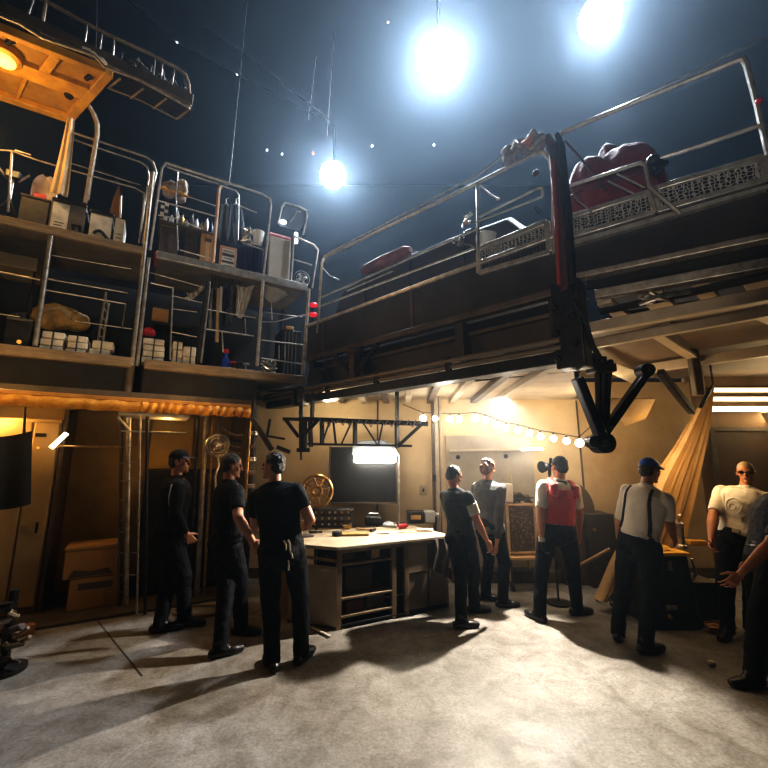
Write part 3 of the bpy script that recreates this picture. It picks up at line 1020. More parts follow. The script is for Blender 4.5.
rail(ra, [([(74, 133), (110, 145), (146, 157), (153, 162), (156, 172), (143, 243)], 0.018, 0.0),
          ([(74, 140), (110, 152), (140, 162), (147, 167), (149, 176), (139, 243)], 0.014, -0.06),
          ([(0, 150), (12, 151), (36, 160), (70, 170), (135, 188), (144, 193), (143, 208), (139, 243)], 0.013, -0.03),
          ([(70, 163), (140, 185)], 0.010, -0.10)])
rail(ra, [([(12, 152), (8, 212)], 0.015, -0.02), ([(15, 150), (31, 155)], 0.013, -0.1)])
rail(ra, [([(0, 272), (40, 280)], 0.014, -0.02), ([(50, 255), (131, 269)], 0.010, -0.25), ([(48, 279), (128, 293)], 0.011, -0.08),
          ([(46, 290), (126, 304)], 0.012, -0.04), ([(75, 321), (132, 329)], 0.010, -0.12), ([(126, 304), (122, 328)], 0.010, -0.05), ([(0, 314), (20, 317)], 0.010, -0.10)])
# guard rails of the right rack
rail(rb_, [([(150, 250), (162, 168), (166, 163), (200, 174), (262, 194), (270, 199), (271, 205), (263, 281)], 0.020, 0.0),
           ([(167, 167), (178, 171), (218, 184)], 0.015, -0.06), ([(178, 172), (176, 195), (178, 250)], 0.012, -0.06),
           ([(222, 186), (236, 191), (239, 195), (238, 240)], 0.013, -0.06)], steel_b)
rail(rb_, [([(156, 200), (182, 207), (218, 217)], 0.013, -0.02), ([(186, 196), (219, 207)], 0.009, -0.12), ([(158, 215), (180, 219)], 0.010, -0.02),
           ([(184, 222), (201, 229)], 0.018, -0.08), ([(180, 250), (202, 256), (214, 260)], 0.010, 0.0), ([(240, 206), (257, 213)], 0.013, -0.05), ([(246, 244), (264, 250)], 0.014, -0.02)], steel_b)
d = MB(); tpx(d, RK, [(213, 262), (219, 189), (221, 186)], 0.024, 0.01)
obj('post', d, mat('orange_rusty_post', (0.50, 0.22, 0.06), 0.5, 0.3, (0.50, 0.42, 0.34), 2.5, 0.1), rb_, label='orange-stained post')
rail(rb_, [([(291, 281), (294, 236), (314, 245), (318, 250), (312, 288)], 0.020, 0.0), ([(292, 259), (312, 265)], 0.014, 0.0)], steel_b)
rail(rb_, [([(151, 283), (173, 288)], 0.011, -0.03), ([(148, 272), (206, 288)], 0.009, -0.3), ([(173, 287), (170, 360)], 0.014, -0.02), ([(173, 309), (197, 312)], 0.010, -0.02),
           ([(172, 332), (197, 337)], 0.012, -0.02), ([(174, 296), (203, 303)], 0.010, -0.15)], steel)
rail(rb_, [([(207, 309), (232, 314), (256, 318)], 0.012, -0.04), ([(206, 329), (254, 336)], 0.014, -0.04), ([(222, 331), (223, 352)], 0.012, -0.06), ([(245, 318), (246, 335)], 0.009, -0.06)], steel_b)
rail(rb_, [([(262, 322), (275, 322), (290, 318), (305, 315)], 0.011, -0.05), ([(264, 312), (302, 317)], 0.011, -0.15), ([(261, 340), (304, 345)], 0.013, -0.03), ([(261, 358), (302, 364)], 0.013, -0.03),
           ([(271, 299), (272, 320)], 0.010, -0.10), ([(279, 345), (279, 360)], 0.009, -0.06), ([(285, 345), (285, 361)], 0.009, -0.06)], steel_b)

# ---- boxes helper: a crate whose front face is given by pixels on the rack plane
def crate(name, label, cat, px, depth, m, n=-0.12, z=None, bevel=0.008, group=None, tilt=0.0):
    """px = (u_left, u_right, v_top) ; stands on height z"""
    u0, u1, vt, vb = px
    s0 = sx(u0, vb, n); s1 = sx(u1, vb, n)
    zt = RK.sz((u0 + u1) / 2, vt, n)[1]
    root = thing(name, label, cat, RK.P((s0 + s1) / 2, n - depth / 2, z), group)
    d = MB(); d.box(RK, s0, s1, n, n - depth, z + 0.003, zt)
    obj('body', d, m, root, bevel)
    return root, s0, s1, zt, n


def decal(root, name, m, s0, s1, z0, z1, n, th=0.004, label=None):
    d = MB(); d.box(RK, s0, s1, n + th, n - 0.001, z0, z1)
    return obj(name, d, m, root, label=label)


# upper tier of the left rack
TU = ZU + 0.0
r, s0, s1, zt, n = crate('storage_box', 'low grey box with dark lid on the upper left shelf, left of the white-labelled case', 'box', (17, 47, 198, 220), 0.4, grey_case, -0.10, TU)
d = MB(); d.box(RK, s0 - 0.01, s1 + 0.01, n + 0.01, n - 0.41, zt, zt + 0.03); obj('lid', d, kraft_d, r, 0.006)
BOXTOP = zt + 0.03
r, s0, s1, zt, n = crate('equipment_case', 'grey equipment case with large white label on upper left shelf', 'case', (47, 84, 203, 228), 0.42, grey_case, -0.09, TU)
decal(r, 'label_sheet', paper, s0 + 0.02, s0 + (s1 - s0) * 0.52, TU + 0.03, zt - 0.02, n)
for i in range(3):
    decal(r, 'printed_line', ink, s0 + 0.05, s0 + (s1 - s0) * (0.42 - 0.05 * (i % 2)), TU + 0.07 + i * 0.035, TU + 0.08 + i * 0.035, n + 0.004, 0.002)
d = MB(); d.box(RK, s0, s1, n + 0.004, n - 0.42, zt, zt + 0.045); obj('lid', d, black_steel, r, 0.01)
d = MB(); d.tube([RK.P(s0 + (s1 - s0) * 0.72, n + 0.02, TU + 0.09), RK.P(s0 + (s1 - s0) * 0.70, n + 0.05, TU + 0.13), RK.P(s0 + (s1 - s0) * 0.9, n + 0.05, TU + 0.13), RK.P(s0 + (s1 - s0) * 0.9, n + 0.01, TU + 0.09)], 0.016); obj('handle', d, black_steel, r)
r, s0, s1, zt, n = crate('equipment_case', 'pale scuffed equipment case with black cable across its front on upper left shelf', 'case', (88, 111, 213, 234), 0.4, paper, -0.08, TU)
d = MB(); d.box(RK, s0 - 0.01, s1 + 0.01, n + 0.012, n - 0.41, zt - 0.02, zt + 0.03); obj('lid', d, black_steel, r, 0.01)
d = MB(); d.tube([RK.P(s0 + 0.05 + 0.03 * i, n + 0.015, TU + 0.10 + 0.05 * math.sin(i * 0.8)) for i in range(8)], 0.018); obj('cable', d, black_flat, r)
r, s0, s1, zt, n = crate('equipment_case', 'narrow white-fronted case at the right end of the upper left shelf', 'case', (113, 123, 218, 238), 0.38, paper, -0.07, TU)
for i in range(3):
    decal(r, 'printed_line', ink, s0 + 0.02, s1 - 0.02, TU + 0.06 + i * 0.05, TU + 0.067 + i * 0.05, n)
ch = thing('rounded_panel', 'grey round-topped panel with a red tag on the low grey box, upper left shelf', 'panel', RK.P(sx(46, 195, -0.3), -0.3, BOXTOP))
sc_ = sx(45, 185, -0.32)
bk = MB()
g = []
for i in range(13):
    t = i / 12
    hw = 0.12 * (1 if t < 0.6 else math.sqrt(max(0.02, 1 - ((t - 0.6) / 0.41) ** 2)))
    g.append([RK.P(sc_ + hw * q, -0.32 - 0.03 * (1 - q * q), BOXTOP + 0.005 + 0.42 * t) for q in (-1, -0.5, 0, 0.5, 1)])
bk.sheet(g, 0.02)
obj('panel', bk, mat('grey_plastic', (0.26, 0.19, 0.16), 0.5), ch)
rt = MB(); rt.obox(RK.P(sc_ - 0.02, -0.28, BOXTOP + 0.10), RK.d * 0.06, RK.n * 0.015, V((0, 0, 0.04))); obj('tag', rt, red_plastic, ch, 0.006, label='red tag')
# dark gear bundle at the left edge of the upper tier
gb = thing('tripod_head', 'dark tripod with bright clamps at the far left end of the upper shelf', 'tripod', RK.P(sx(8, 200, -0.25), -0.25, TU))
b0 = RK.P(sx(8, 205, -0.25), -0.25, TU + 0.015)
for q in range(3):
    a = q * 2.1 + 0.4
    l = MB(); l.tube([b0 + RK.d * 0.16 * math.cos(a) + RK.n * 0.16 * math.sin(a), b0 + V((0, 0, 0.36))], 0.014); obj('leg', l, black_steel, gb)
l = MB(); l.tube([b0 + V((0, 0, 0.34)), b0 + V((0, 0, 0.62))], 0.018); obj('column', l, chrome, gb)
l = MB(); l.obox(b0 + V((0, 0, 0.66)), RK.d * 0.07, RK.n * 0.05, V((0, 0, 0.05))); obj('head_block', l, black_steel, gb, 0.015)
for q in (-1, 1):
    l = MB(); l.tube([b0 + V((0, 0, 0.60)) + RK.d * 0.05 * q, b0 + V((0, 0, 0.72)) + RK.d * 0.14 * q], 0.013); obj('handle', l, chrome, gb)
bl = thing('surfboard_blade', 'tall brown pointed blade leaning at the right end of upper left shelf', 'panel', RK.P(sx(115, 215, -0.2), -0.2, TU))
g = []
for i in range(8):
    t = i / 7
    c = RK.at(114 + 5 * t, 217 - 31 * t, -0.16)
    hw = 0.045 * (1 - t ** 2.2) + 0.006
    g.append([c + RK.d * hw * q for q in (-1, 0, 1)])
d = MB(); d.sheet(g, 0.018); obj('blade', d, mat('brown_laminate', (0.22, 0.11, 0.05), 0.5), bl)
d = MB(); d.tube([RK.at(120, 218, -0.14), RK.at(121, 196, -0.14)], 0.012); obj('edge_tube', d, steel_b, bl)

# lower tier of the left rack
r, s0, s1, zt, n = crate('equipment_case', 'long beige case at the top of the left opening in the lower left tier', 'case', (-14, 36, 253, 271), 0.5, mat('beige_case', (0.22, 0.18, 0.12), 0.6, 0, (0.15, 0.12, 0.08), 3), -0.2, RK.sz(20, 268, -0.2)[1])
d = MB()
for q in (0.05, 0.96):
    d.tube([RK.P(s0 + (s1 - s0) * q, -0.25, ZL + 0.004), RK.P(s0 + (s1 - s0) * q, -0.25, r.location.z)], 0.015)
    d.tube([RK.P(s0 + (s1 - s0) * q, -0.62, ZL + 0.004), RK.P(s0 + (s1 - s0) * q, -0.62, r.location.z)], 0.015)
obj('stand', d, black_steel, r)
r, s0, s1, zt, n = crate('equipment_case', 'black case with small orange light in the lower left tier', 'case', (2, 29, 320, 343), 0.45, black_steel, -0.15, ZL)
d = MB(); d.ball(RK.P(s0 + (s1 - s0) * 0.62, n + 0.004, ZL + 0.1), 0.022); obj('indicator', d, mat('amber_dot', (0.8, 0.35, 0.05), 0.4, emit=(1, 0.45, 0.08), estr=0.6), r)
d = MB(); d.box(RK, s0, s1, n + 0.008, n - 0.46, zt, zt + 0.03); obj('lid', d, grey_case, r, 0.008)
d = MB(); d.ell(RK.P((s0 + s1) / 2, n - 0.2, zt + 0.09), RK.d * 0.15, RK.n * 0.08, V((0, 0, 0.06))); 
for q in range(5):
    d.ball(RK.P(s0 + 0.06 + 0.05 * q, n - 0.14, zt + 0.08 + 0.03 * (q % 2)), 0.035, 8, 6)
single('cable_bundle', d, grey_case, 'grey tangle of cable lying on the black case in the lower left tier', 'cable')
# mustard bag
bg = thing('duffel_bag', 'mustard brown duffel bag on the white bundles in the lower left tier', 'bag', RK.P(sx(58, 330, -0.25), -0.35, RK.sz(58, 332, -0.25)[1]))
c = RK.at(58, 317, -0.3)
d = MB()
d.ell(c, RK.d * 0.24, RK.n * 0.16, V((0, 0, 0.155)), 24, 14)
d.ell(c + RK.d * 0.17 + V((0, 0, -0.03)), RK.d * 0.14, RK.n * 0.15, V((0, 0, 0.12)), 20, 12)
d.ell(c - RK.d * 0.10 + V((0, 0, -0.05)), RK.d * 0.16, RK.n * 0.17, V((0, 0, 0.11)), 20, 12)
blob('bag_body', d, olive_bag, bg, 0.012, 4, (0.02, 9, 1))
d = MB(); d.tube([c + RK.d * (-0.1 + 0.05 * i) + RK.n * (0.17 + 0.01 * math.sin(i)) + V((0, 0, 0.05 - 0.012 * (i - 2) ** 2)) for i in range(6)], 0.012); obj('strap', d, plank, bg)
# white paper bundles
def bundle(u0, u1, vt, vb, label, zz, rows=3, n=-0.06, depth=0.3):
    s0, s1 = sx(u0, vb, n), sx(u1, vb, n)
    h = RK.sz((u0 + u1) / 2, vt, n)[1] - zz
    t = thing('paper_bundle', label, 'bundle', RK.P((s0 + s1) / 2, n - depth / 2, zz), 'white bundles on the lower shelves')
    rnd = random.Random(int(u0))
    for i in range(rows):
        d = MB()
        j = rnd.uniform(-0.012, 0.012)
        d.box(RK, s0 + 0.005 + j, s1 - 0.005 + j, n + rnd.uniform(-0.015, 0.01), n - depth, zz + h * i / rows + 0.002, zz + h * (i + 1) / rows - 0.004)
        obj('wrapped_stack', d, paper, t, 0.014)
    d = MB(); q = s0 + (s1 - s0) * 0.5
    d.box(RK, q - 0.008, q + 0.008, n + 0.016, n + 0.008, zz + 0.03, zz + h); obj('tie', d, ink, t)
    return t


bundle(39, 64, 331, 346, 'white bundle under the mustard bag, first from the left post', ZL)
bundle(65, 87, 335, 349, 'white bundle at the middle of the lower left tier', ZL)
bundle(89, 112, 340, 352, 'white bundle beside the small ladder in the lower left tier', ZL, 2)
bundle(141, 164, 338, 357, 'white bundle below the red hat in the lower right tier', ZL, 4)
bundle(171, 182, 341, 357, 'narrow white bundle behind the thin post in the lower right tier', ZL, 3)
bundle(183, 197, 346, 359, 'white bundle against the black post in the lower right tier', ZL, 2)
# small ladder
lad = thing('step_ladder', 'small pale metal ladder standing behind the rail of the lower left tier', 'ladder', RK.P(sx(102, 340, -0.2), -0.2, ZL))
for a, b in (((98, 341), (106, 292)), ((103, 341), (109, 303))):
    d = MB(); d.tube([RK.at(*a, -0.16), RK.at(*b, -0.16)], 0.013); obj('stile', d, steel, lad)
for k_ in range(5):
    t = (k_ + 0.5) / 5
    d = MB(); d.tube([RK.at(98 + 8 * t, 341 - 49 * t, -0.16), RK.at(103 + 6 * t, 341 - 38 * t, -0.16)], 0.008); obj('rung', d, steel, lad)

# upper tier of the right rack
r, s0, s1, zt, n = crate('storage_box', 'dark brown box on the red plank at the left of the upper right shelf', 'box', (158, 178, 224, 249), 0.4, kraft_d, -0.10, TU + 0.055)
decal(r, 'side_band', kraft, s0 + 0.01, s1 - 0.01, zt - 0.035, zt - 0.03, n)
d = MB(); d.box(RK, sx(155, 250, -0.05), sx(180, 254, -0.05), -0.05, -0.5, TU + 0.004, TU + 0.045)
single('plank', d, red_plastic, 'red plank lying under the dark brown box', 'plank', bevel=0.01)
r, s0, s1, zt, n = crate('storage_box', 'dark open box between the thin rail and the kraft carton', 'box', (183, 197, 233, 256), 0.4, kraft_d, -0.14, TU)
d = MB(); d.slab([RK.P(s0, n, zt), RK.P(s1, n, zt), RK.P(s1, n + 0.06, zt + 0.05), RK.P(s0, n + 0.06, zt + 0.05)], (0, 0, 0.006)); obj('flap', d, kraft_d, r)
r, s0, s1, zt, n = crate('storage_box', 'tan cardboard carton beside the orange post on the upper right shelf', 'box', (199, 214, 232, 260), 0.36, kraft, -0.08, TU)
decal(r, 'print_mark', ink, s0 + 0.05, s1 - 0.05, zt - 0.14, zt - 0.09, n)
decal(r, 'packing_tape', tan_wood, (s0 + s1) / 2 - 0.025, (s0 + s1) / 2 + 0.025, TU + 0.01, zt, n, 0.002)
sg = thing('framed_notice', 'white framed notice with dark lines of print, leaning right of the orange post', 'sign', RK.P(sx(228, 265, -0.06), -0.08, TU))
s0, s1 = sx(219, 262, -0.06), sx(236, 266, -0.06)
d = MB(); d.box(RK, s0, s1, -0.06, -0.10, TU + 0.005, TU + 0.36); obj('frame', d, mat('salmon_wood', (0.45, 0.24, 0.16), 0.6), sg, 0.008)
decal(sg, 'sheet', paper, s0 + 0.03, s1 - 0.03, TU + 0.03, TU + 0.32, -0.06)
for i, (a, b, h) in enumerate(((0.2, 0.8, 0.012), (0.15, 0.85, 0.045), (0.25, 0.75, 0.012), (0.15, 0.85, 0.03), (0.3, 0.7, 0.01))):
    z = TU + 0.28 - i * 0.053
    decal(sg, 'printed_line', ink, s0 + (s1 - s0) * a, s0 + (s1 - s0) * b, z - h / 2, z + h / 2, -0.056, 0.002)
# checkered tin, jar row
r, s0, s1, zt, n = crate('equipment_case', 'case with black and white chequered front at the left of the upper right shelf', 'case', (159, 167, 201, 222), 0.12, paper, -0.06, RK.sz(162, 218, -0.06)[1] - 0.02)
for i in range(5):
    for j in range(2):
        if (i + j) % 2 == 0:
            a = s0 + (s1 - s0) * j / 2
            decal(r, 'check_square', ink, a, a + (s1 - s0) / 2, r.location.z + 0.01 + (zt - r.location.z - 0.02) * i / 5, r.location.z + 0.01 + (zt - r.location.z - 0.02) * (i + 1) / 5, n, 0.003)
d = MB(); d.box(RK, s0, sx(216, 230, -0.2), -0.05, -0.45, r.location.z - 0.03, r.location.z - 0.003)
sh_ = single('shelf_plank', d, mat('dark_shelf', (0.10, 0.08, 0.06), 0.6), 'narrow shelf plank carrying the row of jars above the dark boxes', 'shelf', bevel=0.005)
zs = r.location.z - 0.003
for i in range(9):
    u = 172 + i * 5
    s = sx(u, 218, -0.14)
    jar = thing('jar', ['clear jar', 'dark bottle', 'amber jar', 'grey tin', 'smoky jar', 'tall flask', 'brown bottle', 'small tin', 'blue-grey bottle'][i] + ' in the upper right jar row, ' + ['first', 'second', 'third', 'fourth', 'fifth', 'sixth', 'seventh', 'eighth', 'ninth'][i] + ' from the chequered case', 'jar', RK.P(s, -0.14, zs), 'jars on the upper right shelf')
    h = 0.15 + 0.05 * ((i * 5) % 3)
    m = [clear_white, black_steel, gold, chrome, grey_case, clear_white, olive_bag, steel_b, navy_plastic][i]
    d = MB(); d.lathe(RK.P(s, -0.14, zs), [(0.03, 0), (0.034, 0.01), (0.034, h * 0.65), (0.016, h * 0.8), (0.016, h * 0.92)], seg=14); obj('body', d, m, jar)
    d = MB(); d.lathe(RK.P(s, -0.14, zs + h * 0.92), [(0.019, 0), (0.019, 0.025)], seg=12); obj('lid', d, black_flat, jar)
# clutter of masks / helmets at the upper left of that shelf
hm = thing('fabric_bundle', 'orange and grey cloth bundle tied high on the left post of the upper right shelf', 'bundle', RK.at(172, 200, -0.2))
c = RK.at(170, 190, -0.2)
d = MB()
d.ell(c, RK.d * 0.10, RK.n * 0.09, V((0, 0, 0.13)), 18, 12); d.ell(c + RK.d * 0.13 + V((0, 0, 0.03)), RK.d * 0.09, RK.n * 0.08, V((0, 0, 0.18)), 18, 12)
blob('bundle_cloth', d, mat('mixed_cloth', (0.16, 0.12, 0.10), 0.8, 0, (0.34, 0.27, 0.2), 7, 0.4), hm, 0.012, 3, (0.03, 9, 1))
d = MB(); d.tube([c + V((0, 0, -0.07)) + RK.d * (-0.12 + 0.06 * i) + RK.n * 0.10 + V((0, 0, 0.02 * math.sin(2 * i))) for i in range(7)], 0.018); obj('tie', d, orange_cloth, hm)
d = MB(); d.tube([c + RK.d * 0.16 + RK.n * 0.085 + V((0, 0, 0.16)), c + RK.d * 0.20 + RK.n * 0.07 + V((0, 0, 0.0)), c + RK.d * 0.16 + RK.n * 0.08 + V((0, 0, -0.12))], 0.016); obj('pale_strap', d, paper, hm)
# hanging coats
for i, (u, lab, m) in enumerate(((226, 'grey coat hung behind the orange post on the upper right shelf', cloth_grey), (236, 'dark blue-grey coat hung beside the grey coat', mat('slate_cloth', (0.07, 0.08, 0.11), 0.8, 0, (0.04, 0.05, 0.075), 7, 0.4)))):
    t = thing('hanging_coat', lab, 'coat', RK.at(u, 240, -0.3))
    g = []
    for a in range(9):
        q = a / 8
        row = []
        for b in range(13):
            w = b / 12
            cc = RK.at(u, 206 + 36 * q, -0.3)
            row.append(cc + RK.d * ((w - 0.5) * (0.16 + 0.12 * q)) + RK.n * (0.035 * math.sin(w * 15 + i) * q))
        g.append(row)
    d = MB(); d.sheet(g, 0.02); obj('cloth', d, m, t)
    d = MB(); tpx(d, RK, [(u - 3, 206), (u, 203), (u + 3, 206), (u, 203), (u, 199), (u + 3, 198)], 0.008, -0.29); obj('hanger', d, steel_b, t)
# plastic jug + tangle + navy bins
for i, (u0, u1, lab) in enumerate(((241, 252, 'left navy plastic bin on the upper right shelf, under the white jug'), (252.5, 263, 'right navy plastic bin, next to the pale panel'))):
    r, s0, s1, zt, n = crate('plastic_bin', lab, 'bin', (u0, u1, 246, 274), 0.35, navy_plastic, -0.07, TU, group='navy bins')
    d = MB(); d.box(RK, s0 - 0.006, s1 + 0.006, n + 0.012, n - 0.36, zt - 0.03, zt + 0.004); obj('rim', d, navy_plastic, r, 0.005)
    for q in range(3):
        d = MB(); a = s0 + (s1 - s0) * (0.25 + 0.25 * q); d.box(RK, a - 0.008, a + 0.008, n + 0.008, n, TU + 0.03, zt - 0.05); obj('rib', d, navy_plastic, r, 0.003)
    ztb = zt
j = thing('plastic_jug', 'white frosted jug standing on the navy bins', 'jug', RK.P(sx(258, 244, -0.12), -0.15, ztb + 0.004))
bp = RK.P(sx(258, 244, -0.15), -0.16, ztb + 0.006)
d = MB(); d.lathe(bp, [(0.055, 0), (0.062, 0.02), (0.085, 0.26), (0.088, 0.27), (0.078, 0.27), (0.055, 0.02)], seg=20); obj('body', d, mat('white_plastic', (0.75, 0.75, 0.74), 0.4), j)
d = MB(); d.tube([bp + RK.d * -0.07 + V((0, 0, 0.22)), bp + RK.d * -0.13 + V((0, 0, 0.20)), bp + RK.d * -0.12 + V((0, 0, 0.08)), bp + RK.d * -0.062 + V((0, 0, 0.06))], 0.011); obj('handle', d, mat('white_plastic', (0, 0, 0)), j)
d = MB()
rnd = random.Random(3)
c = RK.P(sx(247, 240, -0.15), -0.18, ztb + 0.012)
for q in range(9):
    d.tube([c + V((rnd.uniform(-.07, .07), rnd.uniform(-.07, .07), rnd.uniform(0.0, 0.05) + 0.014 + 0.05 * i)) for i in range(6)], 0.012, 6)
single('cable_tangle', d, chrome, 'shiny tangle of wire left of the white jug', 'wire')
# pale panel with pink top
pp = thing('display_board', 'pale upright board with a pink roll along its top, on the upper right shelf', 'board', RK.P(sx(279, 280, -0.05), -0.08, TU))
s0, s1 = sx(268, 276, -0.05), sx(289, 282, -0.05)
d = MB(); d.box(RK, s0, s1, -0.04, -0.14, TU + 0.005, RK.sz(279, 238, -0.05)[1]); obj('panel', d, mat('pale_board', (0.50, 0.47, 0.42), 0.7, 0, (0.42, 0.39, 0.34), 3, 0.1), pp, 0.008)
zt = RK.sz(279, 238, -0.05)[1]
d = MB(); d.tube([RK.P(s0, -0.09, zt + 0.035), RK.P(s1, -0.09, zt + 0.035)], 0.04, 12); obj('pink_roll', d, mat('pink_cloth', (0.55, 0.24, 0.24), 0.7, 0, (0.42, 0.15, 0.16), 10, 0.3), pp, label='pink rolled cloth')
# frosted framed sheet with lamp above
fs = thing('hooded_lamp', 'small lamp inside a frosted rounded frame above the pale board', 'lamp', RK.P(sx(290, 235, -0.2), -0.2, zt))
d = MB(); tpx(d, RK, [(278, 224), (282, 207), (285, 203), (300, 207), (306, 211), (307, 216), (303, 235)], 0.016, -0.2); obj('frame', d, steel_b, fs)
d = MB(); d.sheet([[RK.at(279 + (285 - 279) * t + (300 - 279 + (306 - 300) * t) * w, 226 + 5 * w - (21 - 2 * w) * t, -0.21) for w in (0, .25, .5, .75, 1)] for t in (0, .33, .66, 1)], 0.006); obj('screen', d, mat('frosted_sheet', (0.16, 0.20, 0.25), 0.4), fs)
d = MB(); tpx(d, RK, [(290, 222), (294, 217), (297, 211), (301, 212)], 0.008, -0.18); obj('arm', d, steel_b, fs)
c = RK.at(283, 222, -0.17)
d = MB(); d.ell(c, RK.d * 0.055, RK.n * 0.045, V((0, 0, 0.03))); obj('bulb', d, mat('small_lamp_glow', (1, 1, 1), 0.3, emit=(0.9, 0.95, 1.0), estr=2.2), fs)
d = MB(); tpx(d, RK, [(296, 243), (296, 233)], 0.03, -0.2); obj('stem', d, mat('small_lamp_glow', (1, 1, 1)), fs)
fn = thing('desk_fan', 'small metal fan behind the end rail of the upper right shelf', 'fan', RK.P(sx(302, 283, -0.25), -0.25, TU))
fc = RK.P(sx(302, 274, -0.2), -0.22, TU + 0.20)
d = MB(); d.lathe(fc - V((0, 0, 0.197)), [(0.08, 0), (0.08, 0.02), (0.02, 0.04), (0.015, 0.17)], seg=16); obj('base', d, black_steel, fn)
d = MB()
for rr_ in (0.05, 0.09, 0.125):
    d.tube([fc + RK.d * rr_ * math.cos(t) + V((0, 0, rr_ * math.sin(t))) + RK.n * 0.03 for t in [2 * PI * i / 20 for i in range(21)]], 0.005, 6)
obj('cage', d, chrome, fn)
for q in range(4):
    a = q * PI / 2 + 0.5
    d = MB(); d.ell(fc + RK.d * 0.055 * math.cos(a) + V((0, 0, 0.055 * math.sin(a))), (RK.d * math.cos(a) + V((0, 0, math.sin(a)))) * 0.05, (V((0, 0, math.cos(a))) - RK.d * math.sin(a)) * 0.03, RK.n * 0.006, 10, 6); obj('blade', d, chrome, fn)

# lower tier of the right rack
r, s0, s1, zt, n = crate('storage_box', 'brown crumpled carton above the red hat in the lower right tier', 'box', (151, 168, 308, 323), 0.3, kraft, -0.35, RK.sz(158, 322, -0.35)[1])
d = MB(); d.box(RK, s0, s1 + 0.3, -0.3, -0.8, r.location.z - 0.04, r.location.z - 0.003); obj('tray', d, black_steel, r)
for a in (0.02, (s1 - s0) + 0.26):
    for b_ in (-0.33, -0.75):
        d = MB(); d.tube([RK.P(s0 + a, b_, ZL + 0.004), RK.P(s0 + a, b_, r.location.z - 0.02)], 0.013); obj('tray_leg', d, black_steel, r)
rc_ = thing('knitted_hat', 'small red hat lying on the white bundle in the lower right tier', 'hat', RK.P(sx(149, 336, -0.15), -0.18, RK.sz(149, 337, -0.1)[1]))
c = RK.at(149, 331, -0.15)
d = MB(); d.lathe(c - V((0, 0, 0.05)), [(0.075, 0), (0.08, 0.015), (0.07, 0.06), (0.035, 0.09), (0.005, 0.095)], seg=18); obj('crown', d, red_plastic, rc_)
d = MB(); d.ell(c + RK.n * 0.08 - V((0, 0, 0.045)), RK.d * 0.06, RK.n * 0.05, V((0, 0, 0.006))); obj('brim', d, red_plastic, rc_)
# white cloth swag
def swag(name, label, pts, m, cols=10):
    g = []
    for i, (a, b, n0) in enumerate(pts):
        pa, pb = RK.at(*a, n0), RK.at(*b, n0 - 0.25)
        row = []
        for j in range(cols + 1):
            w = j / cols
            row.append(pa.lerp(pb, w) + V((0, 0, -0.05 * math.sin(PI * w))) + RK.n * 0.02 * math.sin(j * 2.2 + i))
        g.append(row)
    d = MB(); d.sheet(g, 0.008)
    return single(name, d, m, label, 'cloth')


swag('hanging_cloth', 'off-white cloth draped down from the upper deck in the lower right tier', [((236, 285), (256, 283), -0.12), ((238, 292), (252, 290), -0.10), ((238, 300), (250, 298), -0.09), ((237, 307), (247, 306), -0.10), ((236, 315), (244, 315), -0.12)], white_cloth)
swag('hanging_cloth', 'grey-white cloth slung under the upper deck at the right end of the lower tier', [((262, 283), (300, 289), -0.15), ((262, 291), (296, 291), -0.20), ((264, 298), (290, 294), -0.28), ((268, 301), (280, 298), -0.34)], mat('grey_canvas', (0.42, 0.39, 0.34), 0.85, 0, (0.30, 0.27, 0.23), 4, 0.3))
swag('hanging_cloth', 'small curled white flap hanging left of the black post', [((186, 293), (202, 285), -0.15), ((188, 297), (203, 289), -0.13), ((184, 298), (196, 295), -0.12)], white_cloth)
# hung tubes and tools
rnd = random.Random(11)
for i in range(9):
    u = 210 + i * 3.4
    m = [steel_b, black_steel, tan_wood, clear_white, black_steel, navy_plastic, chrome, black_steel, steel_b][i]
    top, bot = 286 + rnd.uniform(0, 5), [330, 318, 342, 312, 325, 309, 322, 314, 308][i]
    t = thing('hung_tube', ['bright', 'black', 'wooden', 'frosted', 'thick black', 'navy', 'chrome', 'short black', 'slim bright'][i] + ' tube hung under the upper right deck, ' + ['first', 'second', 'third', 'fourth', 'fifth', 'sixth', 'seventh', 'eighth', 'ninth'][i] + ' from the black post', 'tube', RK.at(u, bot, -0.25), 'tubes hung under the upper right deck')
    d = MB(); d.tube([RK.at(u + 1.5, top, -0.25), RK.at(u, bot, -0.25)], rnd.uniform(0.014, 0.028)); obj('shaft', d, m, t)
    d = MB(); d.tube([RK.at(u + 1.5, top, -0.25), RK.P(RK.sz(u + 1.5, top, -0.25)[0], -0.25, ZU - 0.03)], 0.006); obj('hook', d, black_steel, t)
bo = thing('spray_bottle', 'bright blue bottle standing behind the rail in the lower right tier', 'bottle', RK.P(sx(226, 352, -0.2), -0.2, ZL))
d = MB(); d.lathe(RK.P(sx(226, 352, -0.2), -0.2, ZL + 0.003), [(0.05, 0), (0.055, 0.02), (0.055, 0.17), (0.02, 0.23), (0.02, 0.27)], seg=16); obj('body', d, blue_plastic, bo)
d = MB(); d.obox(RK.P(sx(226, 352, -0.2), -0.2, ZL + 0.30), RK.d * 0.035, RK.n * 0.018, V((0, 0, 0.03))); obj('nozzle', d, red_plastic, bo, 0.006)
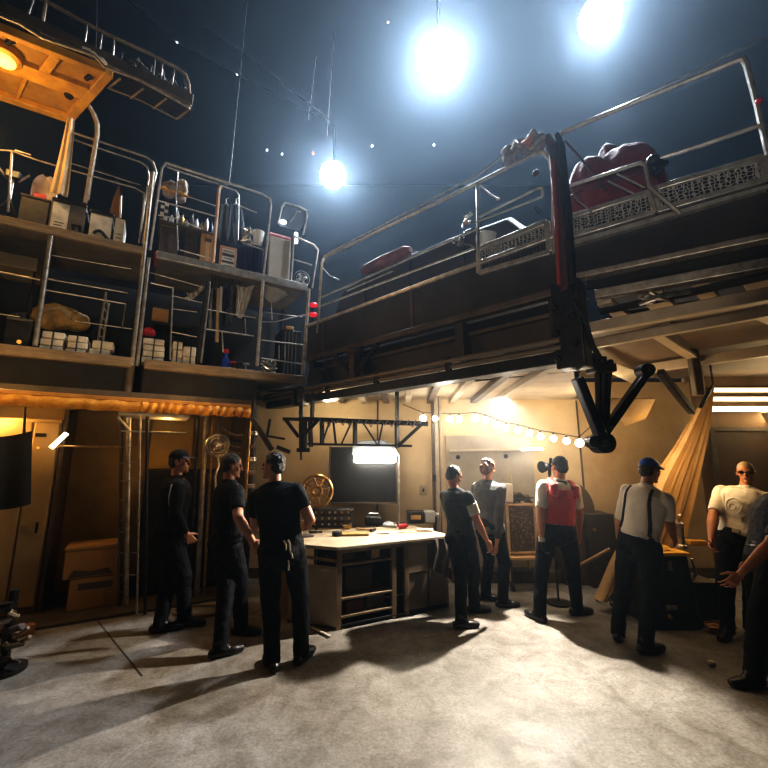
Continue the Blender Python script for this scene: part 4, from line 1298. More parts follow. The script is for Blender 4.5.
for i, (u, m, lab) in enumerate(((234, red_plastic, 'red valve fitting on the shelf right of the blue bottle'), (240, black_steel, 'black valve fitting second right of the blue bottle'), (247, chrome, 'bright metal valve fitting third right of the blue bottle'))):
    s = sx(u, 350, -0.18)
    t = thing('valve', lab, 'valve', RK.P(s, -0.2, ZL))
    d = MB(); d.lathe(RK.P(s, -0.2, ZL + 0.003), [(0.035, 0), (0.035, 0.05), (0.015, 0.06), (0.015, 0.14)], seg=12); obj('body', d, black_steel if m is red_plastic else m, t)
    d = MB(); d.tube([RK.P(s, -0.2, ZL + 0.15) + RK.d * 0.05 * math.cos(a) + RK.n * 0.05 * math.sin(a) for a in [2 * PI * q / 14 for q in range(15)]], 0.010, 6); d.tube([RK.P(s - 0.05, -0.2, ZL + 0.15), RK.P(s + 0.05, -0.2, ZL + 0.15)], 0.008); obj('hand_wheel', d, m, t)
for i, (u0, u1, m, lab) in enumerate(((205, 220, kraft, 'short tan board lying on the lower right shelf by the black post'), (220, 236, tan_wood, 'pale board lying in front of the blue bottle'), (238, 254, paper, 'white board lying right of the blue bottle'))):
    d = MB(); a, b = RK.P(sx(u0, 358, -0.08), -0.10, ZL + 0.025), RK.P(sx(u1, 360, -0.08), -0.07, ZL + 0.025)
    d.bar(a, b, 0.09, 0.035); single('board', d, m, lab, 'board', bevel=0.005)
# gear behind the end bay rails
r, s0, s1, zt, n = crate('machine_block', 'dark machine with pale cap behind the rails at the right end of the lower tier', 'machine', (281, 301, 330, 360), 0.4, black_steel, -0.2, ZL)
d = MB(); d.box(RK, s0 + 0.05, s0 + 0.17, n + 0.01, n - 0.2, zt + 0.002, zt + 0.06); obj('cap', d, kraft, r, 0.012, label='pale cap')
for q in range(4):
    d = MB(); a = s0 + 0.04 + q * 0.055; d.box(RK, a, a + 0.018, n + 0.012, n, ZL + 0.05, zt - 0.04); obj('fin', d, grey_case, r)
d = MB(); c = RK.P(sx(270, 352, -0.15), -0.18, ZL + 0.012)
for q in range(10):
    d.tube([c + V((rnd.uniform(-.11, .11), rnd.uniform(-.05, .05), 0.012 + 0.04 * i + rnd.uniform(0, .03))) for i in range(6)], 0.011, 6)
single('cable_tangle', d, chrome, 'heap of shiny chain behind the lower rail at the right end of the rack', 'chain')
rl = thing('red_lamp', 'small red lamp on a dark pole just beyond the right end of the rack', 'lamp', DA.P(-0.28, -0.5, 2.75))
rp = RK.at(313, 310, -0.2)
d = MB(); d.tube([V((rp.x, rp.y, 2.75)), V((rp.x, rp.y, rp.z + 0.12))], 0.028); obj('pole', d, black_steel, rl)
for q in range(2):
    d = MB(); d.ell(rp + V((0.01, -0.03, 0.07 - 0.16 * q)), (0.07, 0, 0), (0, 0.05, 0), (0, 0, 0.04)); obj('lens', d, mat('red_lens', (0.5, 0.01, 0.02), 0.3, emit=(1, 0.03, 0.05), estr=0.35), rl)
# ------------------------------------------------------------------ overhead yellow tray and dark catwalk at the top left
ZY = 6.0
NF, NB = 0.68, -0.36
yt = thing('overhead_platform', 'yellow painted steel platform seen from below at the top left, lit from underneath', 'platform', RK.P(-2.5, 0.1, ZY))
se = -0.83
d = MB(); d.slab([RK.P(-4.2, NF, ZY + 0.07), RK.P(se, NF, ZY + 0.07), RK.P(se - 0.5, NB, ZY + 0.07), RK.P(-4.2, NB, ZY + 0.07)], (0, 0, 0.03)); obj('deck_plate', d, mat('yellow_plate', (0.40, 0.21, 0.03), 0.6, 0, (0.20, 0.10, 0.015), 3, 0.2), yt)
def ybar(a, b, w, h, name='beam'):
    d = MB(); d.bar(RK.P(*a), RK.P(*b), w, h); return obj(name, d, yellow_steel, yt, 0.008)
ybar((-4.2, NF - 0.03, ZY + 0.05), (se, NF - 0.03, ZY + 0.05), 0.07, 0.10, 'edge_beam')
ybar((-4.2, 0.22, ZY + 0.05), (se - 0.26, 0.22, ZY + 0.05), 0.22, 0.10)
ybar((-4.2, NB, ZY + 0.05), (se - 0.5, NB, ZY + 0.05), 0.10, 0.10, 'edge_beam')
ybar((se - 0.03, NF, ZY + 0.05), (se - 0.53, NB, ZY + 0.05), 0.09, 0.11, 'end_beam')
ybar((se - 0.52, NF - 0.06, ZY + 0.05), (se - 0.68, 0.30, ZY + 0.05), 0.09, 0.09, 'cross_beam')
ybar((se - 0.85, 0.15, ZY + 0.06), (se - 1.05, NB, ZY + 0.06), 0.04, 0.06, 'cross_beam')
for (s, n) in ((-1.72, 0.5), (-1.9, 0.5), (-1.05, 0.42)):
    d = MB(); d.tube([RK.P(s, n, ZY + 0.10), RK.P(s - 0.02, n + 0.05, ZY + 0.05), RK.P(s - 0.06, n + 0.02, ZY + 0.02)], 0.022); obj('clip', d, black_steel, yt)
d = MB(); d.lathe(RK.P(-1.30, 0.10, ZY + 0.0), [(0.05, 0), (0.04, -0.02), (0.0, -0.03)], seg=12); obj('bolt', d, black_steel, yt)
wl_ = thing('hanging_work_lamp', 'round bulkhead lamp under the yellow platform at the left edge', 'lamp', RK.P(-2.02, 0.42, ZY - 0.12))
cL = RK.at(5, 60, 0.35)
d = MB(); d.lathe(cL, [(0.10, 0.0), (0.14, 0.02), (0.14, 0.09), (0.10, 0.16)], axis=(0, 0, 1), seg=20); obj('housing', d, yellow_steel, wl_)
d = MB(); d.ell(cL - V((0, 0, 0.01)), (0.095, 0, 0), (0, 0.095, 0), (0, 0, 0.06)); obj('lens', d, mat('amber_lens', (0.9, 0.6, 0.2), 0.3, emit=(1, 0.55, 0.12), estr=2.0), wl_)
# canvas strip and curved pipe
d = MB()
g = []
for i in range(9):
    t = i / 8
    c = RK.at(71 - 9.5 * t - 3 * t * t, 118 + 76 * t, 0.0)
    hw = 0.035 + 0.05 * t
    g.append([c + RK.d * hw * q + RK.n * (-0.03 * abs(q) + 0.012 * math.sin(q * 7)) for q in (-1, -0.6, -0.2, 0.2, 0.6, 1)])
d.sheet(g, 0.01)
single('canvas_strip', d, mat('tan_canvas', (0.55, 0.42, 0.25), 0.8, 0, (0.42, 0.30, 0.17), 4, 0.3), 'long pale canvas strip hanging from the yellow platform to the upper left shelf', 'strip')
d = MB(); tpx(d, RK, [(87, 103), (93, 113), (97, 124), (97, 134), (94, 152), (85, 203)], 0.022, 0.03)
tpx(d, RK, [(89, 104), (95, 114), (98.5, 124), (98.5, 134), (95.5, 152), (88, 200)], 0.013, -0.03)
single('bent_pipe', d, plank, 'bent double pipe curving down from the yellow platform corner', 'pipe')

cw = thing('catwalk', 'dark catwalk with thin brown hand rail above the yellow platform, top left', 'catwalk', RK.P(-1.6, 0.5, 6.0))
d = MB(); d.slab([RK.P(-4.2, NF + 0.02, 6.44), RK.P(0.0, NF + 0.02, 6.03), RK.P(0.0, NF - 0.05, 6.03), RK.P(-4.2, NF - 0.05, 6.44)], (0, 0, 0.14)); obj('toe_board', d, dark_brown, cw, 0.006)
d = MB(); d.slab([RK.P(-4.2, NF - 0.05, 6.50), RK.P(0.0, NF - 0.05, 6.08), RK.P(0.0, NF - 0.34, 6.08), RK.P(-4.2, NF - 0.34, 6.50)], (0, 0, 0.04)); obj('deck', d, black_steel, cw)
d = MB()
tpx(d, RK, [(0, -18), (45, 1), (108, 35), (150, 54), (178, 69), (186, 75), (189, 84), (190, 107)], 0.018, NF)
tpx(d, RK, [(41, 31), (46, 1)], 0.018, NF)
obj('hand_rail', d, plank, cw)
d = MB(); tpx(d, RK, [(40, 32), (85, 52), (95, 60), (110, 66), (150, 83), (190, 101)], 0.012, NF)
tpx(d, RK, [(0, 16), (20, 24), (42, 38), (95, 56), (105, 67), (140, 80), (190, 108)], 0.016, NF + 0.07); obj('lower_rail', d, steel, cw)
for a, b in (((84, 47), (87, 24)), ((99, 52), (102, 33)), ((112, 63), (114, 39)), ((153, 81), (155, 57)), ((161, 76), (162, 64)), ((171, 90), (174, 70)), ((24, 26), (33, 0))):
    d = MB(); tpx(d, RK, [a, b], 0.012, NF); obj('stanchion', d, steel, cw)
d = MB()
e0, e1 = [(108, 88), (140, 100), (177, 119)], [(118, 78), (150, 93), (191, 109)]
tpx(d, RK, e0, 0.012, NF - 0.30)
for t in (0.0, 0.33, 0.66, 1.0):
    i = 0 if t < 0.5 else 1
    d.tube([RK.at(108 + 69 * t, 88 + 31 * t, NF - 0.30), RK.at(120 + 70 * t, 79 + 30 * t, NF)], 0.012)
obj('underside_ladder', d, plank, cw)
d = MB(); rnd = random.Random(9)
for q in range(14):
    c = RK.at(128 + q * 4.2, 62 + q * 2.1 + rnd.uniform(-2, 2), NF - 0.2)
    d.tube([c + V((rnd.uniform(-.1, .1), rnd.uniform(-.1, .1), rnd.uniform(-.09, .06))) for _ in range(5)], 0.011, 6)
single('cable_bundle', d, grey_case, 'dim coils of cable lying along the dark catwalk deck', 'cable')
d = MB(); tpx(d, RK, [(93, 52), (98, 58), (103, 60), (106, 64)], 0.018, NF + 0.05); tpx(d, RK, [(82, 47), (90, 50), (96, 57)], 0.012, NF + 0.05)
single('rope', d, white_cloth, 'knotted pale rope tied on the catwalk hand rail', 'rope')

# ------------------------------------------------------------------ orange valance
av = thing('valance', 'gathered orange canvas valance running along the front of the racks', 'valance', RK.P(-1.5, 0.05, 2.22))
for s0, s1, amp, nm in ((-3.4, sx(140, 408), 0.012, 'smooth_length'), (sx(140, 408), S_R, 0.036, 'gathered_length')):
    N = 90 if amp < 0.02 else 200
    g = []
    for i in range(8):
        t = i / 7
        row = []
        for j in range(N + 1):
            w = j / N
            s = s0 + (s1 - s0) * w
            k_ = amp * (0.3 + t) * math.sin(s * (62 if amp > 0.02 else 26) + 2.5 * t + 1.3 * math.sin(s * 9))
            row.append(RK.P(s, 0.07 + 0.05 * math.sin(PI * t) + k_, 2.36 - 0.12 * t + 0.006 * math.sin(s * 23)))
        g.append(row)
    d = MB(); d.sheet(g, 0.008); obj(nm, d, orange_cloth, av)
d = MB(); d.box(RK, -3.4, S_R, 0.09, 0.0, 2.36, 2.405); obj('top_batten', d, mat('orange_batten', (0.50, 0.25, 0.05), 0.6, 0, (0.33, 0.15, 0.03), 5), av, 0.006)

# ------------------------------------------------------------------ left room
lk = thing('metal_locker', 'tall tan two-door metal locker at the left edge of the ground level', 'locker', RK.P(-2.2, -0.7, 0.036))
sd = sx(22, 500, -0.5); se_ = sx(51, 500, -0.5); s0 = -3.3
d = MB(); d.box(RK, s0, se_, -0.52, -1.2, 0.04, 2.16); obj('carcass', d, mat('tan_steel', (0.42, 0.30, 0.14), 0.55, 0.1, (0.33, 0.22, 0.09), 2, 0.05), lk, 0.006)
for a, b in ((s0 + 0.02, sd - 0.006), (sd + 0.006, se_ - 0.015)):
    d = MB(); d.box(RK, a, b, -0.49, -0.52, 0.10, 2.12)
    dr = obj('door', d, mat('tan_steel_door', (0.46, 0.33, 0.16), 0.5, 0.1, (0.36, 0.24, 0.10), 1.6, 0.04), lk, 0.012)
    if a > s0 + 0.1:
        h = MB(); hz = RK.sz(45, 527, -0.48)[1]
        h.tube([RK.P(b - 0.07, -0.48, hz - 0.05), RK.P(b - 0.07, -0.455, hz - 0.05), RK.P(b - 0.07, -0.455, hz + 0.05), RK.P(b - 0.07, -0.48, hz + 0.05)], 0.009); obj('handle', h, black_steel, dr)
        h = MB(); h.box(RK, a + 0.01, a + 0.07, -0.475, -0.49, hz + 0.0, hz + 0.03); obj('latch', h, gold, dr)
        h = MB(); q = RK.at(41, 435, -0.49); ss = (q - RK.o).dot(RK.d); h.box(RK, ss - 0.05, ss + 0.05, -0.482, -0.49, q.z - 0.02, q.z + 0.02); obj('name_plate', h, black_steel, dr)
        h = MB(); q = RK.at(38, 448, -0.49); h.ball(q, 0.014); obj('indicator', h, mat('amber_dot', (0, 0, 0)), dr)
ag = thing('hanging_apron', 'black cloth apron hanging on a strap from the orange valance', 'apron', RK.at(10, 510, 0.04))
g = []
for i in range(10):
    t = i / 9
    row = []
    for j in range(13):
        w = j / 12
        u = -14 + (32 + 14) * w - (1.5 * t if w > 0.9 else 0)
        row.append(RK.at(u, 437 - 6 * w + 2 * math.sin(PI * w) + (73 if True else 0) * t, 0.04 + 0.015 * math.sin(w * 9 + t)))
    g.append(row)
d = MB(); d.sheet(g, 0.012); obj('cloth', d, black_flat, ag)
d = MB(); d.tube([RK.at(24, 434, 0.05), RK.at(25, 412, 0.06), RK.P(sx(25.5, 405, 0.05), 0.06, 2.34)], [0.022, 0.016, 0.016], 8, 0.4); obj('strap', d, black_flat, ag)
# niche side, rod and tube lamp
d = MB(); d.box(RK, se_ + 0.01, se_ + 0.05, -0.5, -1.24, 0.036, 2.42); single('partition_board', d, dark_brown, 'dark upright board beside the tan locker', 'board')
d = MB(); tpx(d, RK, [(57, 448), (60, 446), (122, 447)], 0.012, -0.42); single('hanging_rod', d, gold, 'yellow horizontal rod across the dark niche', 'rod')
tl = thing('tube_lamp', 'short slanted white tube lamp hung at the top of the niche', 'lamp', RK.at(60, 438, -0.3))
d = MB(); d.tube([RK.at(51, 448, -0.3), RK.at(67, 433, -0.3)], 0.025, 12); obj('tube', d, mat('dim_tube_glow', (1, 0.95, 0.8), 0.3, emit=(1, 0.88, 0.6), estr=3.0), tl)
d = MB(); d.tube([RK.at(66, 434, -0.3), RK.at(69, 420, -0.3), RK.P(sx(69, 418, -0.3), -0.3, 2.42)], 0.02); obj('bracket', d, black_steel, tl)
# cartons
for i, (u0, u1, vt, vb, lab) in enumerate(((65, 115, 578, 616, 'lower cardboard carton of the pair standing in the dark niche'), (62, 115, 549, 577, 'upper cardboard carton with torn side, on top of the other in the niche'))):
    n = -0.34
    z = 0.036 if i == 0 else ztop + 0.004
    a, b = sx(u0, vb, n), sx(u1, vb, n)
    zt = RK.sz(90, vt, n)[1]
    t = thing('cardboard_carton', lab, 'box', RK.P((a + b) / 2, n - 0.2, z))
    d = MB(); d.box(RK, a, b, n, n - 0.42, z, zt); obj('body', d, kraft, t, 0.008)
    if i == 0:
        d = MB(); d.box(RK, a + 0.08, b - 0.06, n + 0.003, n, zt - 0.12, zt - 0.05); obj('label_strip', d, grey_case, t)
        ztop = zt
    else:
        d = MB(); d.box(RK, a - 0.01, b + 0.01, n + 0.012, n - 0.43, zt - 0.005, zt + 0.035); obj('lid', d, kraft, t, 0.008)
        d = MB(); d.slab([RK.P(a + 0.05, n + 0.004, z + 0.02), RK.P(b - 0.03, n + 0.004, z + 0.03), RK.P(b - 0.08, n + 0.004, z + 0.09), RK.P((a + b) / 2, n + 0.004, z + 0.07), RK.P(a + 0.1, n + 0.004, z + 0.10)], RK.n * 0.004); obj('torn_patch', d, kraft_d, t)
        d = MB(); d.box(RK, b - 0.005, b + 0.03, n + 0.01, n - 0.03, zt - 0.09, zt - 0.02); obj('corner_tag', d, paper, t)
# wire ladder rack
lr = thing('ladder_rack', 'tall wire ladder rack of pale and dark uprights beside the carton niche', 'rack', RK.P(sx(135, 600, -0.1), -0.25, 0.0))
for (ut, ub, r_, m, n) in ((120, 119, 0.018, dark_brown, -0.28), (127.5, 126, 0.028, steel, -0.26), (140, 138, 0.012, steel, 0.06), (147, 146, 0.018, black_steel, 0.06)):
    sb = sx(ub, 605, n); st_ = sx(ut, 420, n)
    d = MB(); d.tube([RK.P(sb, n, 0.036 if n < 0 else 0.0), RK.P(st_, n, 2.19 if n > 0 else 2.34)], r_, 10); obj('upright', d, m, lr)
for v in (447, 463, 481, 500, 520, 532, 553, 575, 592):
    d = MB(); tpx(d, RK, [(120, v), (127, v)], 0.008, -0.27); tpx(d, RK, [(128, v), (139, v)], 0.006, -0.2) if v % 2 else None
    obj('rung', d, steel, lr)
d = MB(); d.box(RK, sx(119, 425, -0.4), sx(186, 425, -0.4), 0.0, -0.45, 2.20, 2.24); obj('top_shelf', d, mat('shelf_cream', (0.55, 0.48, 0.36), 0.6), lr, 0.006)
d = MB(); tpx(d, RK, [(121, 431), (186, 433)], 0.010, 0.0); tpx(d, RK, [(118, 417), (130, 430)], 0.016, 0.02); obj('shelf_rail', d, steel_b, lr)
d = MB(); d.box(RK, sx(124, 425, -0.2), sx(180, 425, -0.2), -0.08, -0.4, 2.245, 2.30)
single('folded_sheet', d, white_cloth, 'folded white sheet lying on top of the wire ladder rack', 'cloth', bevel=0.012)
# dark cabinet behind the leftmost man
cbn = thing('tall_cabinet', 'tall black cabinet with ochre back board behind the leftmost man', 'cabinet', RK.P(sx(190, 560, -0.7), -0.8, 0.036))
a, b = sx(141, 520, -0.5), S_R - 0.02
d = MB(); d.box(RK, a, b, -0.5, -1.2, 0.04, 1.55); obj('carcass', d, black_flat, cbn, 0.008)
d = MB(); d.box(RK, a + 0.02, (a + b) / 2 - 0.005, -0.48, -0.5, 0.10, 1.52); o = obj('door', d, black_steel, cbn, 0.006)
h = MB(); h.tube([RK.P((a + b) / 2 - 0.05, -0.465, 0.9), RK.P((a + b) / 2 - 0.05, -0.465, 1.05)], 0.01); obj('handle', h, steel, o)
d = MB(); d.box(RK, (a + b) / 2 + 0.005, b - 0.02, -0.48, -0.5, 0.10, 1.52); o = obj('door', d, black_steel, cbn, 0.006)
h = MB(); h.tube([RK.P((a + b) / 2 + 0.05, -0.465, 0.9), RK.P((a + b) / 2 + 0.05, -0.465, 1.05)], 0.01); obj('handle', h, steel, o)
d = MB(); d.box(RK, sx(150, 450, -1.1), sx(192, 450, -1.1), -1.15, -1.2, 1.56, 2.3); obj('back_board', d, mat('ochre_board', (0.55, 0.36, 0.10), 0.6, 0, (0.45, 0.28, 0.07), 3), cbn)
# pole row and reel between the men
for i, (u, r_, m, lab) in enumerate(((196, 0.020, black_steel, 'black upright pole left of the hose reel'), (204, 0.034, steel, 'pale vertical pipe under the hose reel'), (211, 0.018, gold, 'thin brass pipe close to the hose reel'))):
    d = MB(); d.tube([RK.P(sx(u, 500, -0.2), -0.2, 0.036), RK.P(sx(u + 1, 430, -0.2), -0.2, 2.36)], r_, 12); single('pipe', d, m, lab, 'pipe')
hr_ = thing('hose_reel', 'metal hose reel hanging high between the two left men', 'reel', RK.at(219, 450, -0.1))
c = RK.at(218, 445, -0.08)
d = MB()
for rr_, tr in ((0.14, 0.018), (0.10, 0.014), (0.045, 0.02)):
    d.tube([c + RK.d * rr_ * math.cos(t) + V((0, 0, rr_ * math.sin(t))) for t in [2 * PI * i / 24 for i in range(25)]], tr, 8)
for q in range(5):
    t = 2 * PI * q / 5 + 0.3
    d.tube([c, c + RK.d * 0.14 * math.cos(t) + V((0, 0, 0.14 * math.sin(t)))], 0.011)
obj('wheel', d, chrome, hr_)
d = MB(); d.tube([c + V((0, 0, -0.14)), c + V((0.03, 0, -0.25)), c + V((0.0, -0.02, -0.40)), c + V((0.02, 0, -0.62))], 0.016); obj('hose', d, steel, hr_)
d = MB(); d.tube([c + V((0, 0, 0.14)), V((c.x, c.y, 2.42))], 0.014); obj('hanger', d, black_steel, hr_)
for i in range(5):
    d = MB()
    pts = []
    for j in range(9):
        t = j / 8
        p_ = RK.at(222 + 24 * t, 427 + i * 6 + 7 * t + 4 * math.sin(PI * t), -0.32 - 0.03 * i)
        pts.append(p_)
    d.tube(pts, 0.013, 6)
    single('hung_hose', d, [steel, black_steel, steel, plank, steel][i], ['topmost', 'second', 'third', 'fourth', 'lowest'][i] + ' hose of the sagging set behind the man in the middle of the left trio', 'hose', 'hoses hung under the valance')
cp_ = thing('valve_column', 'dark column with brass valves at the right end of the orange valance', 'pipe', RK.P(sx(250, 560, 0.0), 0.06, 0))
cs = sx(249.5, 500, 0.06)
d = MB(); d.tube([RK.P(cs, 0.06, 0), RK.P(cs, 0.06, 2.4)], 0.040, 12); obj('column', d, black_steel, cp_)
for q in range(6):
    d = MB(); z = 1.15 + 0.17 * q; d.lathe(RK.P(cs, 0.06, z), [(0.045, 0), (0.06, 0.01), (0.06, 0.05), (0.045, 0.06)], seg=14); obj('collar', d, chrome if q % 2 else dark_brown, cp_)
d = MB(); d.tube([RK.P(cs - 0.05, 0.09, 1.15), RK.P(cs - 0.05, 0.09, 2.3)], 0.010); obj('side_pipe', d, gold, cp_)

# ------------------------------------------------------------------ the long platform (A)
def sA(u, v, n=0.0): return DA.sz(u, v, n)[0]
pa = thing('steel_platform', 'long dark raised platform with pipe hand rails above the workbench', 'platform', DA.P(1.6, -0.2, 2.5))
LS, RS = 0.03, 3.60
d = MB(); d.box(DA, LS, RS, 0.0, -0.05, 3.13, 3.60); obj('fascia', d, fascia_m, pa, 0.008)
d = MB(); d.box(DA, LS, RS, 0.03, -0.06, 3.585, 3.63); obj('top_edge', d, steel_b, pa, 0.008)
d = MB(); d.box(DA, LS, RS + 0.05, 0.02, -0.08, 3.07, 3.14); obj('edge_beam', d, dark_brown, pa, 0.01)
kc = DA.P(RS - 0.03, -0.06, 0); kb = kc + V((0.6, 0.8, 0)) * 1.5
d = MB(); d.prism([tuple(q) for q in (DA.P(0.0, -0.06, 0), kc, kb, DA.P(1.0, -1.5, 0), DA.P(0.9, -0.7, 0), DA.P(0.0, -0.6, 0))], 3.54, 3.598); obj('deck_plate', d, black_steel, pa)
d = MB(); d.box(DA, 0.0, RS - 0.02, -0.16, -0.20, 2.64, 3.08); obj('lower_panel', d, mat('brown_grey_panel', (0.085, 0.066, 0.052), 0.5, 0.2, (0.05, 0.04, 0.032), 2.2, 0.1), pa)
d = MB(); d.box(DA, 1.1, RS - 0.1, -0.10, -0.17, 2.93, 2.97); d.box(DA, 0.3, 1.1, -0.12, -0.17, 2.95, 2.985); obj('panel_ledge', d, dark_brown, pa, 0.006)
d = MB(); d.box(DA, 0.95, RS - 0.12, -0.145, -0.155, 2.975, 3.065); obj('recess_shade_strip', d, black_flat, pa)  # black strip on the panel stands in for the shade of a recess
for s in (RS - 0.05, RS - 1.0, 0.15):
    d = MB(); d.box(DA, s - 0.05, s + 0.05, 0.0, -0.16, 2.66, 3.07); obj('rib', d, fascia_m, pa, 0.012)
for s in (0.42, 2.0):
    d = MB(); d.box(DA, s - 0.02, s + 0.02, 0.015, 0, 3.14, 3.58); obj('seam', d, dark_brown, pa, 0.004)
d = MB()
d.tube([DA.P(-1.3, 0.06, 2.66), DA.P(RS, 0.06, 2.66)], 0.028, 10); d.tube([DA.P(-1.3, 0.05, 2.60), DA.P(RS, 0.05, 2.60)], 0.022, 10); obj('lower_pipe', d, mat('brown_pipe', (0.20, 0.16, 0.12), 0.4, 0.5), pa)
d = MB(); d.box(DA, -1.3, RS + 0.05, 0.03, -0.14, 2.47, 2.575); obj('lower_beam', d, black_steel, pa, 0.01)
for q, s in enumerate((0.0, 0.6, 1.5, 2.5)):
    d = MB(); d.box(DA, s - 0.03, s + 0.03, 0.08, 0.03, 2.56, 2.70); obj('pipe_clamp', d, black_steel, pa, 0.008)
ps = sA(355, 370)
d = MB(); d.box(DA, ps - 0.05, ps + 0.05, 0.06, -0.05, 2.66, 3.02); obj('king_post', d, dark_brown, pa, 0.01)
d = MB(); d.lathe(DA.P(ps, 0.0, 3.0), [(0.10, 0), (0.12, 0.02), (0.12, 0.05), (0.07, 0.07)], seg=16); obj('post_cap', d, dark_brown, pa)
for a in (-0.36, 0.42):
    d = MB(); d.bar(DA.P(ps, 0.03, 2.70), DA.P(ps + a, 0.03, 3.04), 0.045, 0.05); obj('brace', d, black_steel, pa, 0.006)
d = MB(); c = DA.P(0.32, 0.04, 2.76)
d.lathe(c - DA.n * 0.10, [(0.05, 0), (0.16, 0.0), (0.18, 0.03), (0.18, 0.10), (0.15, 0.13), (0.06, 0.13)], axis=DA.n, seg=28); obj('end_drum', d, black_steel, pa)
d = MB(); d.obox(DA.P(0.02, 0.05, 2.56), DA.d * 0.09, DA.n * 0.07, V((0, 0, 0.13))); d.tube([DA.P(-0.04, 0.14, 2.45), DA.P(-0.04, 0.14, 2.66)], 0.03); d.tube([DA.P(0.07, 0.14, 2.47), DA.P(0.07, 0.14, 2.64)], 0.025); d.tube([DA.P(0.02, 0.13, 2.66), DA.P(0.09, 0.13, 2.69)], 0.02); obj('pivot_block', d, black_steel, pa, 0.006)
rl1 = [([(317.5, 333), (322, 263), (324, 258), (330, 255), (475, 184), (534, 154), (544, 152), (550, 160), (553, 176), (554, 254)], 0.024, 0.0),
       ([(324, 256), (340, 247), (475, 177), (506, 154)], 0.014, -0.15),
       ([(477, 182), (478, 273)], 0.016, 0.0),
       ([(322, 297), (345, 287), (406, 260), (477, 229)], 0.016, 0.0), ([(321, 306), (400, 276), (475, 248)], 0.018, 0.01),
       ([(347, 291), (393, 271)], 0.012, -0.05), ([(479, 217), (536, 189), (542, 188), (543, 196)], 0.015, 0.0), ([(479, 221), (542, 197)], 0.013, 0.02),
       ([(323, 268), (330, 276), (339, 280)], 0.010, 0.02)]
rail(pa, rl1, steel_b, DA, 'hand_rail', 0.8)
q4 = [(479, 249), (547, 222), (550, 252), (479, 273)]
d = MB(); d.slab([DA.at(u, v, 0.0) for u, v in q4], -DA.n * 0.012); obj('mesh_infill', d, net_m, pa)
d = MB()
for i in range(4):
    d.bar(DA.at(*q4[i], 0.012), DA.at(*q4[(i + 1) % 4], 0.012), 0.05, 0.035, DA.n)
obj('mesh_frame', d, steel_b, pa, 0.006)
for px in ((468, 221), (460, 243)):
    d = MB(); c = DA.at(*px, 0.02)
    for q in range(5):
        d.tube([c + DA.d * rnd.uniform(-.06, .06) + V((0, 0, rnd.uniform(-.06, .06))) + DA.n * 0.012 * q for _ in range(4)], 0.010, 6)
    d.tube([c, c + DA.d * 0.12 + V((0, 0, -0.07)), DA.at(478, 251, 0.02)], 0.008, 6); obj('chain', d, chrome, pa)
d = MB(); tpx(d, DA, [(480, 185), (490, 194), (498, 199)], 0.008, 0.02); d.ball(DA.at(498, 199, 0.02), 0.018); obj('hook_cable', d, steel_b, pa)
d = MB(); tpx(d, DA, [(538, 213), (535, 208), (538, 206), (541, 210), (539, 214)], 0.007, 0.02); obj('wire_loop', d, black_steel, pa)
bk_ = thing('bucket', 'white bucket standing behind the wire mesh panel of the long platform', 'bucket', DA.P(sA(488, 250, -0.3), -0.35, 3.6))
c = DA.P(sA(487, 250, -0.35), -0.35, 3.603)
d = MB(); d.lathe(c, [(0.10, 0), (0.115, 0.45), (0.12, 0.46), (0.12, 0.49), (0.105, 0.49)], seg=22); obj('body', d, mat('dull_white', (0.45, 0.44, 0.42), 0.6), bk_)
d = MB(); d.tube([c + V((0.12 * math.cos(t), 0, 0.47 + 0.09 * math.sin(t))) for t in [PI * i / 10 for i in range(11)]], 0.005, 6); obj('handle', d, steel, bk_)
tr_ = thing('tarpaulin_roll', 'long maroon tarpaulin roll lying along the back rail of the long platform', 'roll', DA.P(sA(400, 215, -0.5), -0.55, 3.6))
p0, p1 = DA.P(0.62, -0.55, 4.47), DA.P(1.55, -0.55, 4.48)
d = MB(); d.tube([p0, p0.lerp(p1, 0.1), p0.lerp(p1, 0.5), p0.lerp(p1, 0.9), p1], [0.05, 0.085, 0.10, 0.085, 0.04], 16); obj('roll', d, mat('dull_red_roll', (0.26, 0.09, 0.07), 0.6, 0, (0.16, 0.05, 0.045), 5, 0.3), tr_)
for t in (0.25, 0.7):
    c = p0.lerp(p1, t); d = MB()
    d.tube([V((c.x, c.y, 3.60)), c], 0.02); obj('stand', d, black_steel, tr_)
hd_ = thing('machine_hood', 'dark slate cover standing behind the rails of the long platform, under the maroon roll', 'cover', DA.P(1.7, -0.8, 3.6))
d = MB()
rg = []
for s, zt_ in ((0.25, 4.05), (0.4, 4.28), (1.0, 4.34), (2.2, 4.36), (3.0, 4.30), (3.25, 4.0)):
    rg.append([DA.P(s, -0.35, 3.607), DA.P(s, -0.33, (3.6 + zt_) / 2), DA.P(s, -0.38, zt_ - 0.08), DA.P(s, -0.5, zt_), DA.P(s, -1.1, zt_), DA.P(s, -1.25, zt_ - 0.1), DA.P(s, -1.28, 3.607)])
d.loft(rg); obj('cover', d, mat('slate_cover', (0.045, 0.042, 0.048), 0.6, 0, (0.07, 0.055, 0.055), 2, 0.2), hd_, 0.02)
for s in (0.9, 1.7, 2.5):
    e = MB(); e.tube([DA.P(s, -0.325, 3.62), DA.P(s, -0.315, 3.95), DA.P(s, -0.365, 4.27), DA.P(s, -0.5, 4.365)], 0.012, 6); obj('seam', e, fascia_m, hd_)

